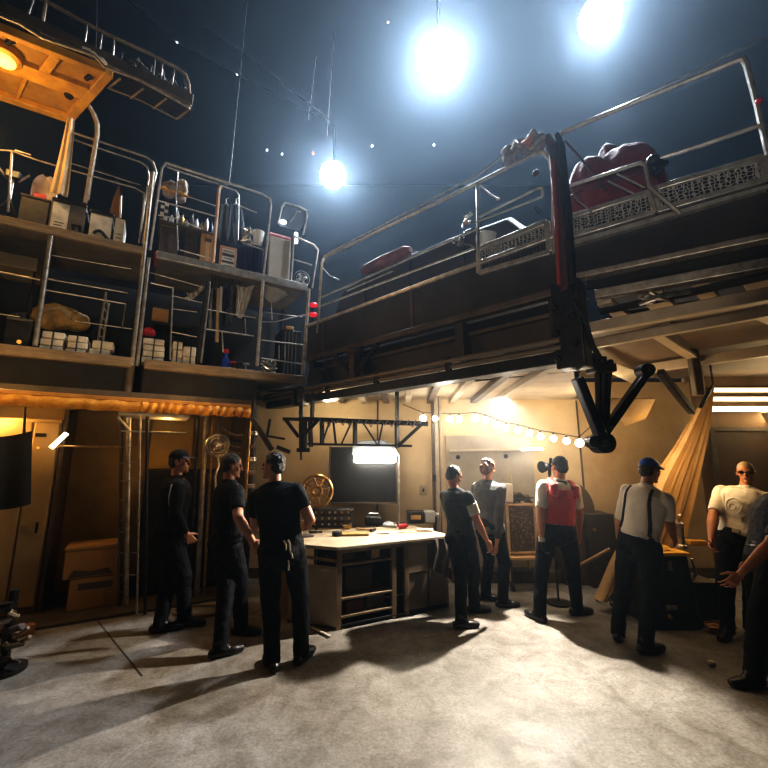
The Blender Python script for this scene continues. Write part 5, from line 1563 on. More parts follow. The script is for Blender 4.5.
# corner post between platforms
cpn = thing('corner_post', 'rust-red double corner post standing between the two platforms', 'post', DA.P(RS + 0.1, 0.02, 2.5))
tA, tB = sA(557, 200), sA(566, 200)
d = MB(); d.tube([DA.at(566, 292, 0.03), DA.at(560, 210, 0.03), DA.at(554, 150, 0.03), DA.at(548, 136, 0.03)], [0.052, 0.05, 0.048, 0.025], 14); obj('main_post', d, rust, cpn)
d = MB(); d.tube([DA.at(573, 286, 0.06), DA.at(568, 210, 0.06), DA.at(561, 145, 0.06), DA.at(557, 134, 0.06)], [0.03, 0.03, 0.032, 0.02], 10); obj('side_pipe', d, black_steel, cpn)
d = MB(); tpx(d, DA, [(559, 285), (556, 220), (552, 160)], 0.018, 0.10); obj('red_conduit', d, mat('red_conduit', (0.24, 0.05, 0.04), 0.5), cpn)
d = MB(); a = DA.at(568, 290, 0.0); sp_ = (a - DA.o).dot(DA.d)
d.box(DA, sp_ - 0.13, sp_ + 0.10, 0.05, -0.14, 2.42, 3.16); obj('base_column', d, black_steel, cpn, 0.012)
for q in range(6):
    e = MB(); z = 2.50 + 0.11 * q; e.lathe(DA.P(sp_ - 0.10 + 0.14 * (q % 2), 0.05, z), [(0.03, 0), (0.03, 0.03), (0.018, 0.045)], axis=DA.n, seg=8); obj('bolt', e, black_steel, cpn)
d = MB(); d.ell(DA.at(536, 173, 0.06), DA.d * 0.03, DA.n * 0.03, V((0, 0, 0.03))); obj('knob', d, rust, cpn)
gr_ = thing('gear_heap', 'heap of straps and orange gear on top of the rail beside the corner post', 'gear', DA.at(520, 150, -0.1))
d = MB(); rnd = random.Random(4)
for q in range(16):
    c = DA.at(508 + rnd.uniform(0, 34), 0, -0.05)
    u = 506 + rnd.uniform(0, 36)
    c = DA.at(u, 156 - (u - 506) * 0.42 + rnd.uniform(-8, 4), -0.08)
    d.ell(c, DA.d * rnd.uniform(.04, .09), DA.n * .06, V((0, 0, rnd.uniform(.03, .07))), 10, 8)
blob('strap_heap', d, mat('grey_blue_straps', (0.13, 0.11, 0.12), 0.6, 0, (0.25, 0.20, 0.18), 14, 0.5), gr_, 0.011, 2, (0.02, 14, 1))
for px in (((522, 144), (531, 138), (528, 148)), ((512, 150), (516, 143), (521, 147)), ((530, 150), (541, 138), (546, 136))):
    d = MB(); tpx(d, DA, px, 0.018, 0.02); obj('orange_strap' if px[0][0] == 522 else 'strap', d, mat('orange_strap', (0.42, 0.14, 0.04), 0.6) if px[0][0] == 522 else steel, gr_)

# ------------------------------------------------------------------ the near platform (B)
pb = thing('steel_platform', 'near dark raised platform with wire mesh panels at the upper right', 'platform', DB.P(1.5, -0.3, 2.9))
LB, RB = 0.09, 4.5
d = MB(); d.box(DB, LB, RB, 0.0, -0.05, 3.20, 3.60); obj('fascia', d, mat('near_black_fascia', (0.022, 0.02, 0.022), 0.5, 0.1, (0.04, 0.034, 0.03), 2.5, 0.1), pb, 0.008)
d = MB(); d.box(DB, LB, RB, 0.05, -0.05, 3.16, 3.21); obj('edge_beam', d, steel, pb, 0.008)
d = MB(); d.box(DB, LB + 0.1, RB, -0.06, -0.12, 3.10, 3.16); obj('gap_shade_bar', d, black_flat, pb)  # black bar painted in for the shade between the two beams
d = MB(); d.box(DB, LB + 0.15, RB, -0.12, -0.20, 3.02, 3.10); obj('lower_beam', d, steel, pb, 0.008)
kc = DB.P(LB + 0.05, -0.06, 0); kb = kc + V((0.6, 0.8, 0)) * 1.5
d = MB(); d.prism([tuple(q) for q in (kc, DB.P(RB, -0.06, 0), DB.P(RB, -2.6, 0), kb + V((0.6, 0.8, 0)))], 3.54, 3.598); obj('deck_plate', d, black_steel, pb)
rail(pb, [([(571, 238), (566, 190), (560, 143), (559, 137), (563, 132), (640, 100), (738, 60), (743, 59), (746, 64), (757, 105), (768, 154), (775, 185)], 0.024, 0.0),
                   ([(656, 160), (700, 146), (758, 126)], 0.019, 0.0), ([(566, 130), (640, 96), (800, 22)], 0.008, -0.4),
                   ([(569, 238), (567, 190), (570, 186), (640, 163), (645, 165), (650, 190), (656, 213)], 0.018, 0.04),
                   ([(570, 189), (578, 201), (590, 210), (595, 222)], 0.008, 0.06), ([(608, 181), (634, 194)], 0.010, -0.02), ([(617, 174), (645, 188)], 0.010, -0.02)], steel_b, DB, 'hand_rail', 0.85)
d = MB(); tpx(d, DB, [(649, 186), (660, 196), (681, 214)], 0.016, 0.10); obj('latch_rod', d, steel_b, pb)
d = MB(); c = DB.at(653, 161, 0.03); d.ball(c, 0.05); d.ball(c + V((0, 0, -0.07)), 0.035); d.tube([c + V((0, 0, 0.02)), c + DB.d * 0.08 + V((0, 0, -0.05)), c + V((0, 0, -0.12))], 0.014); obj('clamp', d, black_steel, pb)
for q4 in ([(571, 217), (650, 192), (655, 212), (573, 236)], [(655, 189), (763, 157), (766, 180), (657, 211)]):
    d = MB(); d.slab([DB.at(u, v, 0.0) for u, v in q4], -DB.n * 0.012); obj('mesh_infill', d, net_m, pb)
    d = MB()
    for i in range(4):
        d.bar(DB.at(*q4[i], 0.012), DB.at(*q4[(i + 1) % 4], 0.012), 0.045, 0.035, DB.n)
    obj('mesh_frame', d, steel_b, pb, 0.006)
d = MB(); d.slab([DB.at(573, 240, 0.05), DB.at(768, 184, 0.05), DB.at(768, 188, 0.05), DB.at(573, 245, 0.05)], -DB.n * 0.06); obj('toe_strip', d, steel_b, pb)
d = MB(); d.ball(DB.at(759, 101, 0.03), 0.022); obj('tail_light', d, red_plastic, pb)
# maroon covered sacks on the near platform
for i, (u, v, w_, n, lab) in enumerate(((588, 158, 0.20, -0.28, 'smaller maroon tarpaulin sack on the near platform, next to the corner post'), (622, 147, 0.27, -0.36, 'larger rounded maroon tarpaulin sack on the near platform'), (606, 143, 0.16, -0.80, 'maroon sack behind the other two on the near platform'))):
    c = DB.at(u, v, n)
    t = thing('tarpaulin_sack', lab, 'sack', V((c.x, c.y, 3.6)), 'maroon sacks on the near platform')
    d = MB()
    hh = c.z - 3.6
    rg = []
    for j in range(14):
        x = j / 13
        rad = w_ * (0.93 + 0.12 * math.sin(PI * x)) * (1 if x < 0.55 else max(0.003, 1 - ((x - 0.55) / 0.452) ** 2.6) ** 0.62)
        rg.append([V((c.x, c.y, 3.606 + hh * x)) + DB.d * rad * math.cos(a) * (1 + 0.05 * math.cos(a * 7 + 2 * x)) + DB.n * rad * 0.85 * math.sin(a) * (1 + 0.05 * math.cos(a * 7 + 2 * x)) for a in [2 * PI * q / 48 for q in range(48)]])
    d.loft(rg)
    blob('cover', d, red_tarp, t, 0.014, 3, (0.014, 5, 0.4), zmin=3.604)
    d = MB(); z = 3.606 + hh * 0.5
    d.tube([V((c.x, c.y, z)) + DB.d * w_ * 1.06 * math.cos(a) + DB.n * w_ * 0.90 * math.sin(a) + V((0, 0, 0.02 * math.sin(3 * a))) for a in [2 * PI * q / 30 for q in range(31)]], 0.010, 6)
    obj('lashing', d, rust, t)
d = MB(); d.tube([DB.at(565, 141, -0.05), DB.at(583, 161, -0.06), DB.at(606, 190, -0.05)], 0.010); single('strapped_pole', d, rust, 'brown pole slanting across the maroon sacks', 'pole')

# underside frame of the near platform
uf = thing('underside_frame', 'steel frame of cream beams under the near platform', 'frame', DB.P(2.0, -1.5, ZB - 0.2))
def gz(u, v, z): return ground(u, v, z)
for (a, b, w_, h_) in (((572, 332), (800, 289), 0.10, 0.10), ((592, 344), (800, 305), 0.07, 0.10), ((640, 370), (800, 346), 0.09, 0.12)):
    p, q = gz(*a, ZB - 0.10), gz(*b, ZB - 0.10)
    d = MB(); d.bar(p, q + (q - p) * 0.3, w_, h_); obj('beam', d, mat('cream_beam', (0.44, 0.35, 0.25), 0.5, 0.1, (0.34, 0.26, 0.17), 3, 0.1), uf, 0.008)
for (a, b) in (((652, 331), (700, 362)), ((755, 312), (800, 332))):
    p, q = gz(*a, ZB - 0.09), gz(*b, ZB - 0.09)
    d = MB(); d.bar(p, q, 0.10, 0.05); obj('cross_member', d, mat('cream_beam', (0, 0, 0)), uf, 0.006)
for q in range(9):
    s = 0.30 + 0.33 * q
    d = MB(); d.bar(DB.P(s, -0.26, ZB + 0.05), DB.P(s + 0.18, -0.82, ZB + 0.02), 0.12 + 0.06 * (q % 2), 0.05); obj('rib', d, mat('cream_beam', (0, 0, 0)), uf, 0.01)
for q in range(4):
    s = 0.75 + 0.85 * q
    d = MB(); d.bar(DB.P(s, -0.80, ZB - 0.045), DB.P(s + 0.1, -1.15, ZB - 0.045), 0.08, 0.05); obj('rib', d, mat('cream_beam', (0, 0, 0)), uf, 0.01)
d = MB()
for (a, b) in (((600, 312), (770, 275)), ((640, 322), (770, 296))):
    p, q = gz(*a, ZB - 0.02), gz(*b, ZB - 0.02); d.bar(p, q, 0.10, 0.03)
obj('beam_gap_shade', d, black_flat, uf)  # flat black bars imitate the dark gaps between the cream beams
d = MB()
for q in range(7):
    p = gz(645 + q * 5, 300 - q + rnd.uniform(-3, 3), ZB - 0.06); d.ell(p, (rnd.uniform(.02, .05), 0, 0), (0, .04, 0), (0, 0, .02), 8, 6)
d.tube([gz(640, 304, ZB - .07), gz(660, 296, ZB - .09), gz(690, 292, ZB - .07)], 0.016); d.tube([gz(650, 291, ZB - .07), gz(668, 301, ZB - .07)], 0.012)
obj('cable_loom', d, chrome, uf)

# slung tarpaulin panels under the platform corner
def quad_sheet(pts, sag, nx=10, ny=6, th=0.012):
    g = []
    for i in range(ny + 1):
        t = i / ny
        g.append([pts[0].lerp(pts[1], j / nx).lerp(pts[3].lerp(pts[2], j / nx), t) + V((0, 0, -sag * math.sin(PI * t) * math.sin(PI * j / nx))) for j in range(nx + 1)])
    return MB().sheet(g, th)
d = quad_sheet([gz(585, 352, 2.86), gz(640, 372, 2.86), gz(638, 386, 2.80), gz(590, 362, 2.80)], 0.02)
single('slung_panel', d, cream_d, 'cream sheet slung under the near platform beside the strut bracket', 'sheet')
d = quad_sheet([aty(600, 398, 4.3), aty(655, 398, 4.3), aty(645, 418, 4.8), aty(625, 425, 4.9)], 0.05)
single('slung_panel', d, mat('tan_sheet', (0.50, 0.36, 0.2), 0.7, 0, (0.4, 0.28, 0.15), 3, 0.2), 'tan sagging sheet behind the strut bracket', 'sheet')

# strut bracket
sb_ = thing('hanging_strut_bracket', 'blue-black V-shaped strut bracket hanging under the platform corner', 'bracket', aty(601, 445, 3.35))
ap_ = aty(601, 437, 3.4)
d = MB(); d.bar(aty(577, 378, 3.35), ap_, 0.075, 0.10, (0, 1, 0)); obj('strut', d, mat('blue_black_steel', (0.016, 0.02, 0.035), 0.4, 0.4), sb_, 0.01)
d = MB(); d.bar(aty(647, 372, 3.45), ap_ + V((0.02, 0.04, 0)), 0.065, 0.09, (0, 1, 0)); obj('strut', d, black_steel, sb_, 0.01)
for u0, u1, r_ in ((598, 599, 0.028), (604, 602, 0.038), (610, 606, 0.022)):
    d = MB(); d.tube([aty(u0, 362, 3.45), aty(u1, 436, 3.45)], r_, 12); obj('ram', d, black_steel, sb_)
d = MB(); d.lathe(ap_ + V((0, -0.07, -0.05)), [(0.03, 0), (0.085, 0.0), (0.085, 0.14), (0.03, 0.14)], axis=(0, 1, 0), seg=18)
d.lathe(ap_ + V((-0.08, -0.06, -0.04)), [(0.02, 0), (0.05, 0.0), (0.05, 0.10), (0.02, 0.10)], axis=(0, 1, 0), seg=14); obj('pivot_hub', d, black_steel, sb_)
d = MB(); d.lathe(ap_ + V((0.0, -0.085, -0.05)), [(0.0, 0), (0.035, 0), (0.035, 0.02), (0.0, 0.02)], axis=(0, 1, 0), seg=6); obj('hub_bolt', d, chrome, sb_)
d = MB(); c = aty(601, 369, 3.40)
d.obox(c, (0.10, 0, 0), (0, 0.07, 0), (0, 0, 0.035)); d.obox(c + V((0.0, -0.02, 0.07)), (0.03, 0, 0), (0, 0.04, 0), (0, 0, 0.03)); d.obox(c + V((-0.07, 0, 0.03)), (0.025, 0, 0), (0, 0.05, 0), (0, 0, 0.04)); d.obox(c + V((0.07, 0, 0.03)), (0.02, 0, 0), (0, 0.05, 0), (0, 0, 0.045)); obj('clevis', d, black_steel, sb_, 0.008)
d = MB(); d.tube([aty(572, 300, 3.08), aty(585, 322, 3.10), aty(592, 345, 3.2), aty(600, 358, 3.38)], 0.022); d.tube([aty(566, 350, 3.3), aty(580, 352, 3.35), aty(596, 358, 3.4)], 0.03); obj('hydraulic_hose', d, black_flat, sb_)
d = MB(); d.ball(aty(648, 370, 3.45), 0.06); d.lathe(aty(648, 370, 3.40), [(0.03, 0), (0.06, 0.0), (0.06, 0.1), (0.03, 0.1)], axis=(0, 1, 0), seg=12); obj('upper_pivot', d, black_steel, sb_)
d = MB(); d.bar(aty(660, 372, 3.6), aty(692, 412, 3.9), 0.06, 0.07); single('hanging_brace', d, dark_brown, 'dark diagonal brace between the strut bracket and the beige hanging cloth', 'brace', bevel=0.008)
for i, u in enumerate((697, 712)):
    d = MB(); p = aty(u, 365, 4.6); d.box(DB, 0, 0, 0, 0, 0, 0) if False else None
    d.abox(p.x - 0.05, p.x + 0.05, 4.6 + 0.2 * i, 4.68 + 0.2 * i, 2.42 + 0.1 * i, 2.97); single('hanger_plate', d, [dark_brown, cream_d][i], ['dark plate hanging from the right ceiling above the beige cloth', 'cream plate hanging from the right ceiling, right of the dark one'][i], 'plate', bevel=0.01)
# ------------------------------------------------------------------ under the long platform: ceiling joists
jm = mat('joist_cream', (0.50, 0.44, 0.35), 0.55, 0, (0.40, 0.33, 0.25), 3, 0.1)
for i in range(11):
    s = -0.9 + i * 0.44
    p0 = DA.P(s, -0.25, ZA - 0.04)
    p1 = p0 + V((0.05, 1, 0)).normalized() * ((BY - 0.1 - p0.y) / 0.9987)
    if p1.y - p0.y < 0.4: continue
    if p1.x > 3.0: p1 = V((3.0, p1.y, p1.z))
    d = MB(); d.bar(p0, p1, 0.09, 0.075)
    single('ceiling_joist', d, jm if i % 2 == 0 else dark_brown, ['cream', 'dark'][i % 2] + ' joist under the long platform, ' + ['first', 'second', 'third', 'fourth', 'fifth', 'sixth', 'seventh', 'eighth', 'ninth', 'tenth', 'eleventh'][i] + ' from the workbench end', 'joist', 'joists under the long platform', bevel=0.006)
# hanging truss
tr2 = thing('lattice_truss', 'dark lattice truss hanging below the ceiling in front of the black screen', 'truss', aty(340, 440, 5.45))
TY = 5.45
d = MB(); d.bar(aty(300, 419, TY), aty(428, 424, TY), 0.05, 0.06); d.bar(aty(306, 444, TY), aty(412, 446, TY), 0.03, 0.03); obj('chord', d, black_steel, tr2)
tops = [(310, 419), (322, 420), (333, 420), (355, 421), (397, 423), (330, 420), (352, 421), (362, 421), (383, 422), (422, 424)]
bots = [(311, 447), (322, 444), (336, 445), (355, 446), (397, 448), (322, 444), (341, 445), (378, 446), (378, 446), (398, 446)]
for a, b in zip(tops, bots):
    d = MB(); d.bar(aty(*a, TY), aty(*b, TY), 0.045 if a[0] in (310, 322, 355, 397, 422) else 0.022); obj('web', d, black_steel, tr2)
for u in (312, 397):
    d = MB(); d.bar(aty(u, 420, TY), V((aty(u, 420, TY).x, TY, ZA - 0.002)), 0.04); obj('hanger', d, black_steel, tr2)
d = MB()
for q in range(16):
    d.tube([aty(312 + q * 7, 420 + q * .2, TY - 0.03), aty(315 + q * 7, 423 + (q % 3) * 2, TY - 0.05), aty(318 + q * 7, 420, TY - 0.03)], 0.008, 6)
single('cable_garland', d, dark_brown, 'brown cable looped along the top of the lattice truss', 'cable')
# hangers by the valance end
for i, (u, lab) in enumerate(((262, 'dark angled hanger bracket nearest the valance end'), (301, 'dark forked hanger bracket above the men, left of the lattice truss'))):
    t = thing('hanger_bracket', lab, 'bracket', aty(u, 440, 5.2))
    if i == 0:
        for a, b in (((252, 418), (272, 450)), ((270, 419), (267, 436)), ((267, 436), (285, 439))):
            d = MB(); d.bar(aty(*a, 5.25), aty(*b, 5.25), 0.06 if a[0] == 252 else 0.03); obj('arm', d, black_steel, t, 0.006)
        d = MB(); p = aty(253, 418, 5.25); d.tube([p, V((p.x, p.y, 2.46))], 0.025); obj('hanger', d, black_steel, t)
        d = MB(); d.bar(aty(277, 447, 5.25), aty(290, 452, 5.25), 0.05, 0.05); obj('foot_plate', d, black_steel, t)
    else:
        for a, b in (((286, 420), (299, 437)), ((318, 420), (302, 437)), ((301, 412), (301, 450)), ((305, 420), (305, 448))):
            d = MB(); d.bar(aty(*a, 5.2), aty(*b, 5.2), 0.045); obj('arm', d, black_steel, t, 0.006)
        d = MB(); d.bar(aty(297, 450, 5.2), aty(310, 450, 5.2), 0.06, 0.05); d.tube([aty(301, 451, 5.2), aty(301, 460, 5.2)], 0.014); obj('hook', d, black_steel, t, 0.006)
        d = MB(); d.bar(aty(283, 419, 5.2), aty(320, 420, 5.2), 0.05, 0.04); p = aty(301, 415, 5.2); d.tube([p, V((p.x, p.y, ZA - 0.002))], 0.03); obj('head_bar', d, black_steel, t)

# screen on the wall with hooded tube light
sc2 = thing('flat_screen', 'large black rectangular screen behind the workbench', 'screen', aty(363, 505, 6.0))
a, b = aty(331, 447, 6.0), aty(396, 502, 6.0)
d = MB(); d.abox(a.x, b.x, 5.98, 6.06, b.z, a.z); obj('panel', d, screen_m, sc2, 0.006)
d = MB(); d.abox(a.x - 0.02, a.x, 5.96, 6.07, b.z - 0.01, a.z + 0.01); d.abox(b.x, b.x + 0.02, 5.96, 6.07, b.z - 0.01, a.z + 0.01); d.abox(a.x - 0.02, b.x + 0.02, 5.96, 6.07, b.z - 0.02, b.z); obj('bezel', d, dark_brown, sc2)
d = MB(); d.abox((a.x + b.x) / 2 - 0.1, (a.x + b.x) / 2 + 0.1, 6.06, BY - 0.002, (a.z + b.z) / 2 - 0.1, (a.z + b.z) / 2 + 0.1); obj('wall_mount', d, black_steel, sc2)
hl = thing('hooded_tube_light', 'bright tube light under a grey hood in front of the black screen', 'lamp', aty(375, 458, 5.75))
d = MB(); y = 5.75
d.slab([aty(352, 455, y), aty(353, 441, y), aty(383, 440, y), aty(391, 445, y), aty(398, 455, y)], (0, 0.04, 0)); obj('hood', d, mat('grey_hood', (0.25, 0.26, 0.27), 0.5, 0.2), hl, 0.006)
d = MB(); d.bar(aty(354, 458.5, 5.70), aty(396, 458.5, 5.70), 0.10, 0.115); obj('tube', d, glow_tube, hl, 0.03, seg=4)
d = MB(); tpx_ = [aty(384, 440, 5.77), aty(393, 446, 5.77), aty(399, 456, 5.77), aty(399, 505, 5.77), V((aty(399, 505, 5.77).x, 5.77, 0.83))]
d.tube(tpx_, 0.012); obj('stand', d, steel_b, hl)
d = MB(); d.abox(tpx_[3].x - 0.08, tpx_[3].x + 0.08, 5.70, 5.86, 0.80, 0.83); obj('stand_base', d, black_steel, hl)

# post by the right end of the bench, wall post
d = MB(); p = aty(440, 500, 6.0)
d.abox(p.x - 0.06, p.x + 0.0, 5.97, 6.08, 0.0, ZA); d.abox(p.x + 0.012, p.x + 0.05, 5.99, 6.10, 0.0, ZA)
cpst = thing('wall_post', 'tall cream double post beside the workbench end', 'post', (p.x, 6.02, 0))
obj('shaft', d, mat('post_cream', (0.48, 0.41, 0.31), 0.5, 0.1, (0.38, 0.31, 0.22), 4), cpst, 0.008)
d = MB(); d.abox(p.x - 0.10, p.x - 0.065, 5.98, 6.05, 0, ZA); obj('dark_edge', d, dark_brown, cpst)
for v in (478, 520):
    d = MB(); q = aty(431, v, 5.95); d.abox(p.x - 0.10, p.x - 0.06, 5.94, 5.98, q.z - 0.05, q.z + 0.05); obj('hinge', d, black_steel, cpst)
d = MB(); q = aty(423, 490, BY); d.abox(q.x - 0.05, q.x + 0.05, BY - 0.03, BY, q.z - 0.07, q.z + 0.07)
so = thing('wall_switch', 'small grey switch box on the cream wall left of the double post', 'switch', (q.x, BY - 0.02, q.z - 0.07)); obj('plate', d, mat('switch_tan', (0.38, 0.31, 0.22), 0.5), so, 0.008)
d = MB(); d.abox(q.x - 0.012, q.x + 0.012, BY - 0.045, BY - 0.03, q.z - 0.025, q.z + 0.025); obj('rocker', d, black_steel, so)
for i, (u, v) in enumerate(((458, 457), (506, 456))):
    q = aty(u, v, BY - 0.04); d = MB(); d.lathe(q + V((0, -0.002, 0)), [(0.0, -0.02), (0.03, -0.02), (0.035, 0), (0.0, 0)], axis=(0, 1, 0), seg=14)
    obj('knob', d, black_steel, wpanel)
d = MB(); d.bar(aty(449, 450.5, BY - 0.10), aty(541, 449, BY - 0.10), 0.05, 0.035); 
tlw = thing('wall_tube_light', 'thin horizontal tube light along the top of the grey wall panel', 'lamp', aty(495, 450, BY - 0.1)); obj('batten', d, cream_d, tlw)
d = MB(); d.tube([aty(522, 449.5, BY - 0.15), aty(543, 449, BY - 0.15)], 0.018, 10); obj('tube', d, mat('thin_tube_glow', (1, 1, 1), 0.3, emit=(1, 0.95, 0.85), estr=8), tlw)
# string lights
bulbs = [(423, 417), (435, 417.5), (450, 418), (459, 418), (475, 417), (485, 419), (497, 424), (506, 427), (518, 429), (529, 432), (540, 435), (553, 437), (566, 439.5), (579, 441.5)]
sl_ = MB()
pts = [aty(u, v - 4.5, 6.0 - (0.0 if u < 500 else 0.25 * (u - 500) / 80)) for u, v in bulbs]
sl_.tube(pts, 0.006, 6)
for p_ in pts: pass
sl_.tube([pts[0], V((pts[0].x - 0.3, pts[0].y, 2.5))], 0.006, 6); sl_.tube([pts[-1], V((pts[-1].x + 0.3, pts[-1].y, pts[-1].z + 0.25))], 0.006, 6)
single('string_wire', sl_, black_flat, 'drooping black wire carrying the row of bright bulbs', 'wire')
ordn = ['first', 'second', 'third', 'fourth', 'fifth', 'sixth', 'seventh', 'eighth', 'ninth', 'tenth', 'eleventh', 'twelfth', 'thirteenth', 'fourteenth']
for i, (u, v) in enumerate(bulbs):
    q = pts[i]
    t = thing('light_bulb', ordn[i] + ' glowing bulb of the drooping string, from the double post', 'bulb', q - V((0, 0, 0.15)), 'bulbs of the light string')
    d = MB(); d.lathe(q - V((0, 0, 0.012)), [(0.014, 0), (0.016, -0.03), (0.012, -0.035)], seg=10); obj('socket', d, black_flat, t)
    d = MB(); d.ball(q - V((0, 0, 0.085)), 0.047 if i not in (13, 4) else 0.056, 14, 10); obj('globe', d, glow_warm, t)

# ------------------------------------------------------------------ workbench
C0, R0 = ground(336, 631), ground(449, 607)
dv = (R0 - C0).normalized()
L0 = ground(305, 626); L0 = C0 + (L0 - C0) * 1.6
bv = V((-dv.y, dv.x, 0))
BR, BL = R0 + bv * 0.80, L0 + bv * 0.75
HT = 0.80
wbn = thing('workbench', 'long open-shelved workbench with cream top and tan panels', 'workbench', C0)
ov = 0.03
d = MB(); d.prism([tuple(x) for x in (C0 - bv * ov - dv * 0.02, R0 - bv * ov + dv * 0.03, BR + dv * 0.03, BL, L0 - bv * 0.02 - dv * 0.02)], HT - 0.035, HT); obj('top', d, bench_top, wbn, 0.008)
ld = (L0 - C0).normalized()
d = MB(); d.slab([C0 + V((0, 0, 0.03)), L0 + V((0, 0, 0.03)), L0 + V((0, 0, 0.60)), C0 + V((0, 0, 0.60))], bv * 0.025); sp = obj('side_panel', d, mat('tan_panel', (0.36, 0.30, 0.22), 0.5, 0.1, (0.28, 0.22, 0.15), 2.5, 0.1), wbn, 0.006)
d = MB(); d.bar(C0 + ld * 0.02 - bv * 0.006 + V((0, 0, 0.66)), L0 - bv * 0.006 + V((0, 0, 0.68)), 0.02, 0.03); obj('drawer_rail', d, bench_wood, wbn)
d = MB(); d.bar(C0 + ld * 0.06 - bv * 0.02 + V((0, 0, 0.56)), C0 + ld * 0.22 - bv * 0.02 + V((0, 0, 0.565)), 0.014, 0.02); obj('side_handle', d, steel, sp)
def front(t0, t1, z0, z1, th, m, nm, off=0.0, bev=0.005):
    L = (R0 - C0).length
    a, b = C0 + dv * L * t0 + bv * off, C0 + dv * L * t1 + bv * off
    d = MB(); d.slab([a + V((0, 0, z0)), b + V((0, 0, z0)), b + V((0, 0, z1)), a + V((0, 0, z1))], bv * th)
    return obj(nm, d, m, wbn, bev)
for t in (0.0, 0.46, 0.575):
    front(t, t + 0.04, 0.0, HT - 0.035, 0.05, bench_wood, 'post')
front(0.0, 1.0, HT - 0.075, HT - 0.035, 0.03, bench_wood, 'apron')
for z, t1, m in ((0.10, 0.46, bench_wood), (0.27, 0.46, bench_wood), (0.60, 0.46, bench_wood), (0.02, 1.0, black_flat)):
    front(0.03, t1, z, z + 0.025, 0.5, m, 'shelf')
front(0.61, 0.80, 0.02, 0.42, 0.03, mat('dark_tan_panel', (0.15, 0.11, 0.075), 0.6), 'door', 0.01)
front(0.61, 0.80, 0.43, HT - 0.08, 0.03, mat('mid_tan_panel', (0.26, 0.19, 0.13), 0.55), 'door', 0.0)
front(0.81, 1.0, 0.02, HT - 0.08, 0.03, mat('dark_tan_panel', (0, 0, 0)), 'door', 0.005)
front(0.0, 1.0, 0.02, HT - 0.04, 0.02, black_flat, 'back_panel', 0.62)
d = MB(); d.slab([R0 + V((0, 0, 0)), BR + V((0, 0, 0)), BR + V((0, 0, HT - 0.035)), R0 + V((0, 0, HT - 0.035))], -dv * 0.03); obj('side_panel', d, bench_wood, wbn)
d = MB(); d.slab([L0, BL, BL + V((0, 0, HT - 0.035)), L0 + V((0, 0, HT - 0.035))], dv * 0.03); obj('side_panel', d, bench_wood, wbn)
# dark rag hanging at the right end
L_ = (R0 - C0).length
g = []
for i in range(9):
    t = i / 8
    g.append([C0 + dv * L_ * (0.82 + 0.16 * w + 0.02 * math.sin(4 * t)) - bv * (0.045 + 0.02 * math.sin(w * 11 + 2 * t)) + V((0, 0, HT - 0.02 - (0.32 + 0.12 * w) * t)) for w in [j / 9 for j in range(10)]])
d = MB(); d.sheet(g, 0.012); single('hanging_rag', d, kraft_d, 'dark rag draped over the right front of the workbench', 'cloth')
# shelf contents
def bench_pt(t, off, z): return C0 + dv * L_ * t + bv * off + V((0, 0, z))
for i, (t, off, z, sx_, sz_, m, lab) in enumerate(((0.10, 0.15, 0.626, 0.09, 0.05, kraft_d, 'dark box at the left of the bench top shelf'), (0.33, 0.12, 0.626, 0.05, 0.06, tan_wood, 'tan block on the bench top shelf'), (0.22, 0.2, 0.296, 0.16, 0.12, kraft_d, 'wide dark box on the middle bench shelf'), (0.16, 0.12, 0.126, 0.10, 0.05, mat('dark_red_box', (0.10, 0.02, 0.02), 0.5), 'dark red box on the low bench shelf'), (0.34, 0.14, 0.126, 0.11, 0.06, grey_case, 'grey tin on the low bench shelf'))):
    c = bench_pt(t, off, z + sz_ + 0.001)
    tt = thing('storage_box', lab, 'box', bench_pt(t, off, z))
    d = MB(); d.obox(c, dv * sx_, bv * 0.08, V((0, 0, sz_))); obj('body', d, m, tt, 0.006)
    d = MB(); d.obox(c + V((0, 0, sz_ + 0.006)), dv * (sx_ + 0.005), bv * 0.085, V((0, 0, 0.006))); obj('lid', d, m, tt, 0.003)
# things on the bench
def on_top(u, v): return ground(u, v, HT)
eq = thing('equipment_rack', 'black rack unit full of knobs standing on the left of the workbench', 'equipment', on_top(332, 528))
c = on_top(333, 527)
d = MB(); d.obox(c + V((0, 0, 0.125)), (0.27, 0, 0), (0, 0.09, 0), (0, 0, 0.12)); obj('housing', d, black_steel, eq, 0.01)
rnd = random.Random(21)
for r_ in range(3):
    d = MB(); d.obox(c + V((0, -0.093, 0.05 + 0.075 * r_)), (0.255, 0, 0), (0, 0.006, 0), (0, 0, 0.03)); un = obj('rack_unit', d, kraft_d if r_ != 1 else grey_case, eq, 0.003)
    for k_ in range(6):
        x = -0.22 + 0.088 * k_ + rnd.uniform(-.01, .01)
        e = MB(); e.lathe(c + V((x, -0.10, 0.05 + 0.075 * r_)), [(0.016, 0), (0.013, -0.022), (0.0, -0.023)], axis=(0, 1, 0), seg=10); obj('knob', e, chrome if (k_ + r_) % 3 else gold, un)
gw = thing('brass_wheel', 'ornate round brass wheel leaning behind the black rack unit', 'wheel', aty(317, 507, 5.55))
c = aty(317, 491, 5.55)
d = MB()
for rr_, tr in ((0.20, 0.022), (0.15, 0.014), (0.06, 0.025)):
    d.tube([c + V((rr_ * math.cos(t), 0, rr_ * math.sin(t))) for t in [2 * PI * i / 28 for i in range(29)]], tr, 8)
obj('rim', d, gold, gw)
for q in range(8):
    t = 2 * PI * q / 8; d = MB(); d.tube([c + V((0.05 * math.cos(t), 0, 0.05 * math.sin(t))), c + V((0.20 * math.cos(t + .25), -0.01, 0.20 * math.sin(t + .25)))], 0.014); obj('spoke', d, gold, gw)
d = MB(); d.tube([c + V((0, 0.02, -0.2)), V((c.x, c.y + 0.02, 0))], 0.02); d.abox(c.x - 0.15, c.x + 0.15, c.y - 0.1, c.y + 0.14, 0.0, 0.03); obj('stand', d, dark_brown, gw)
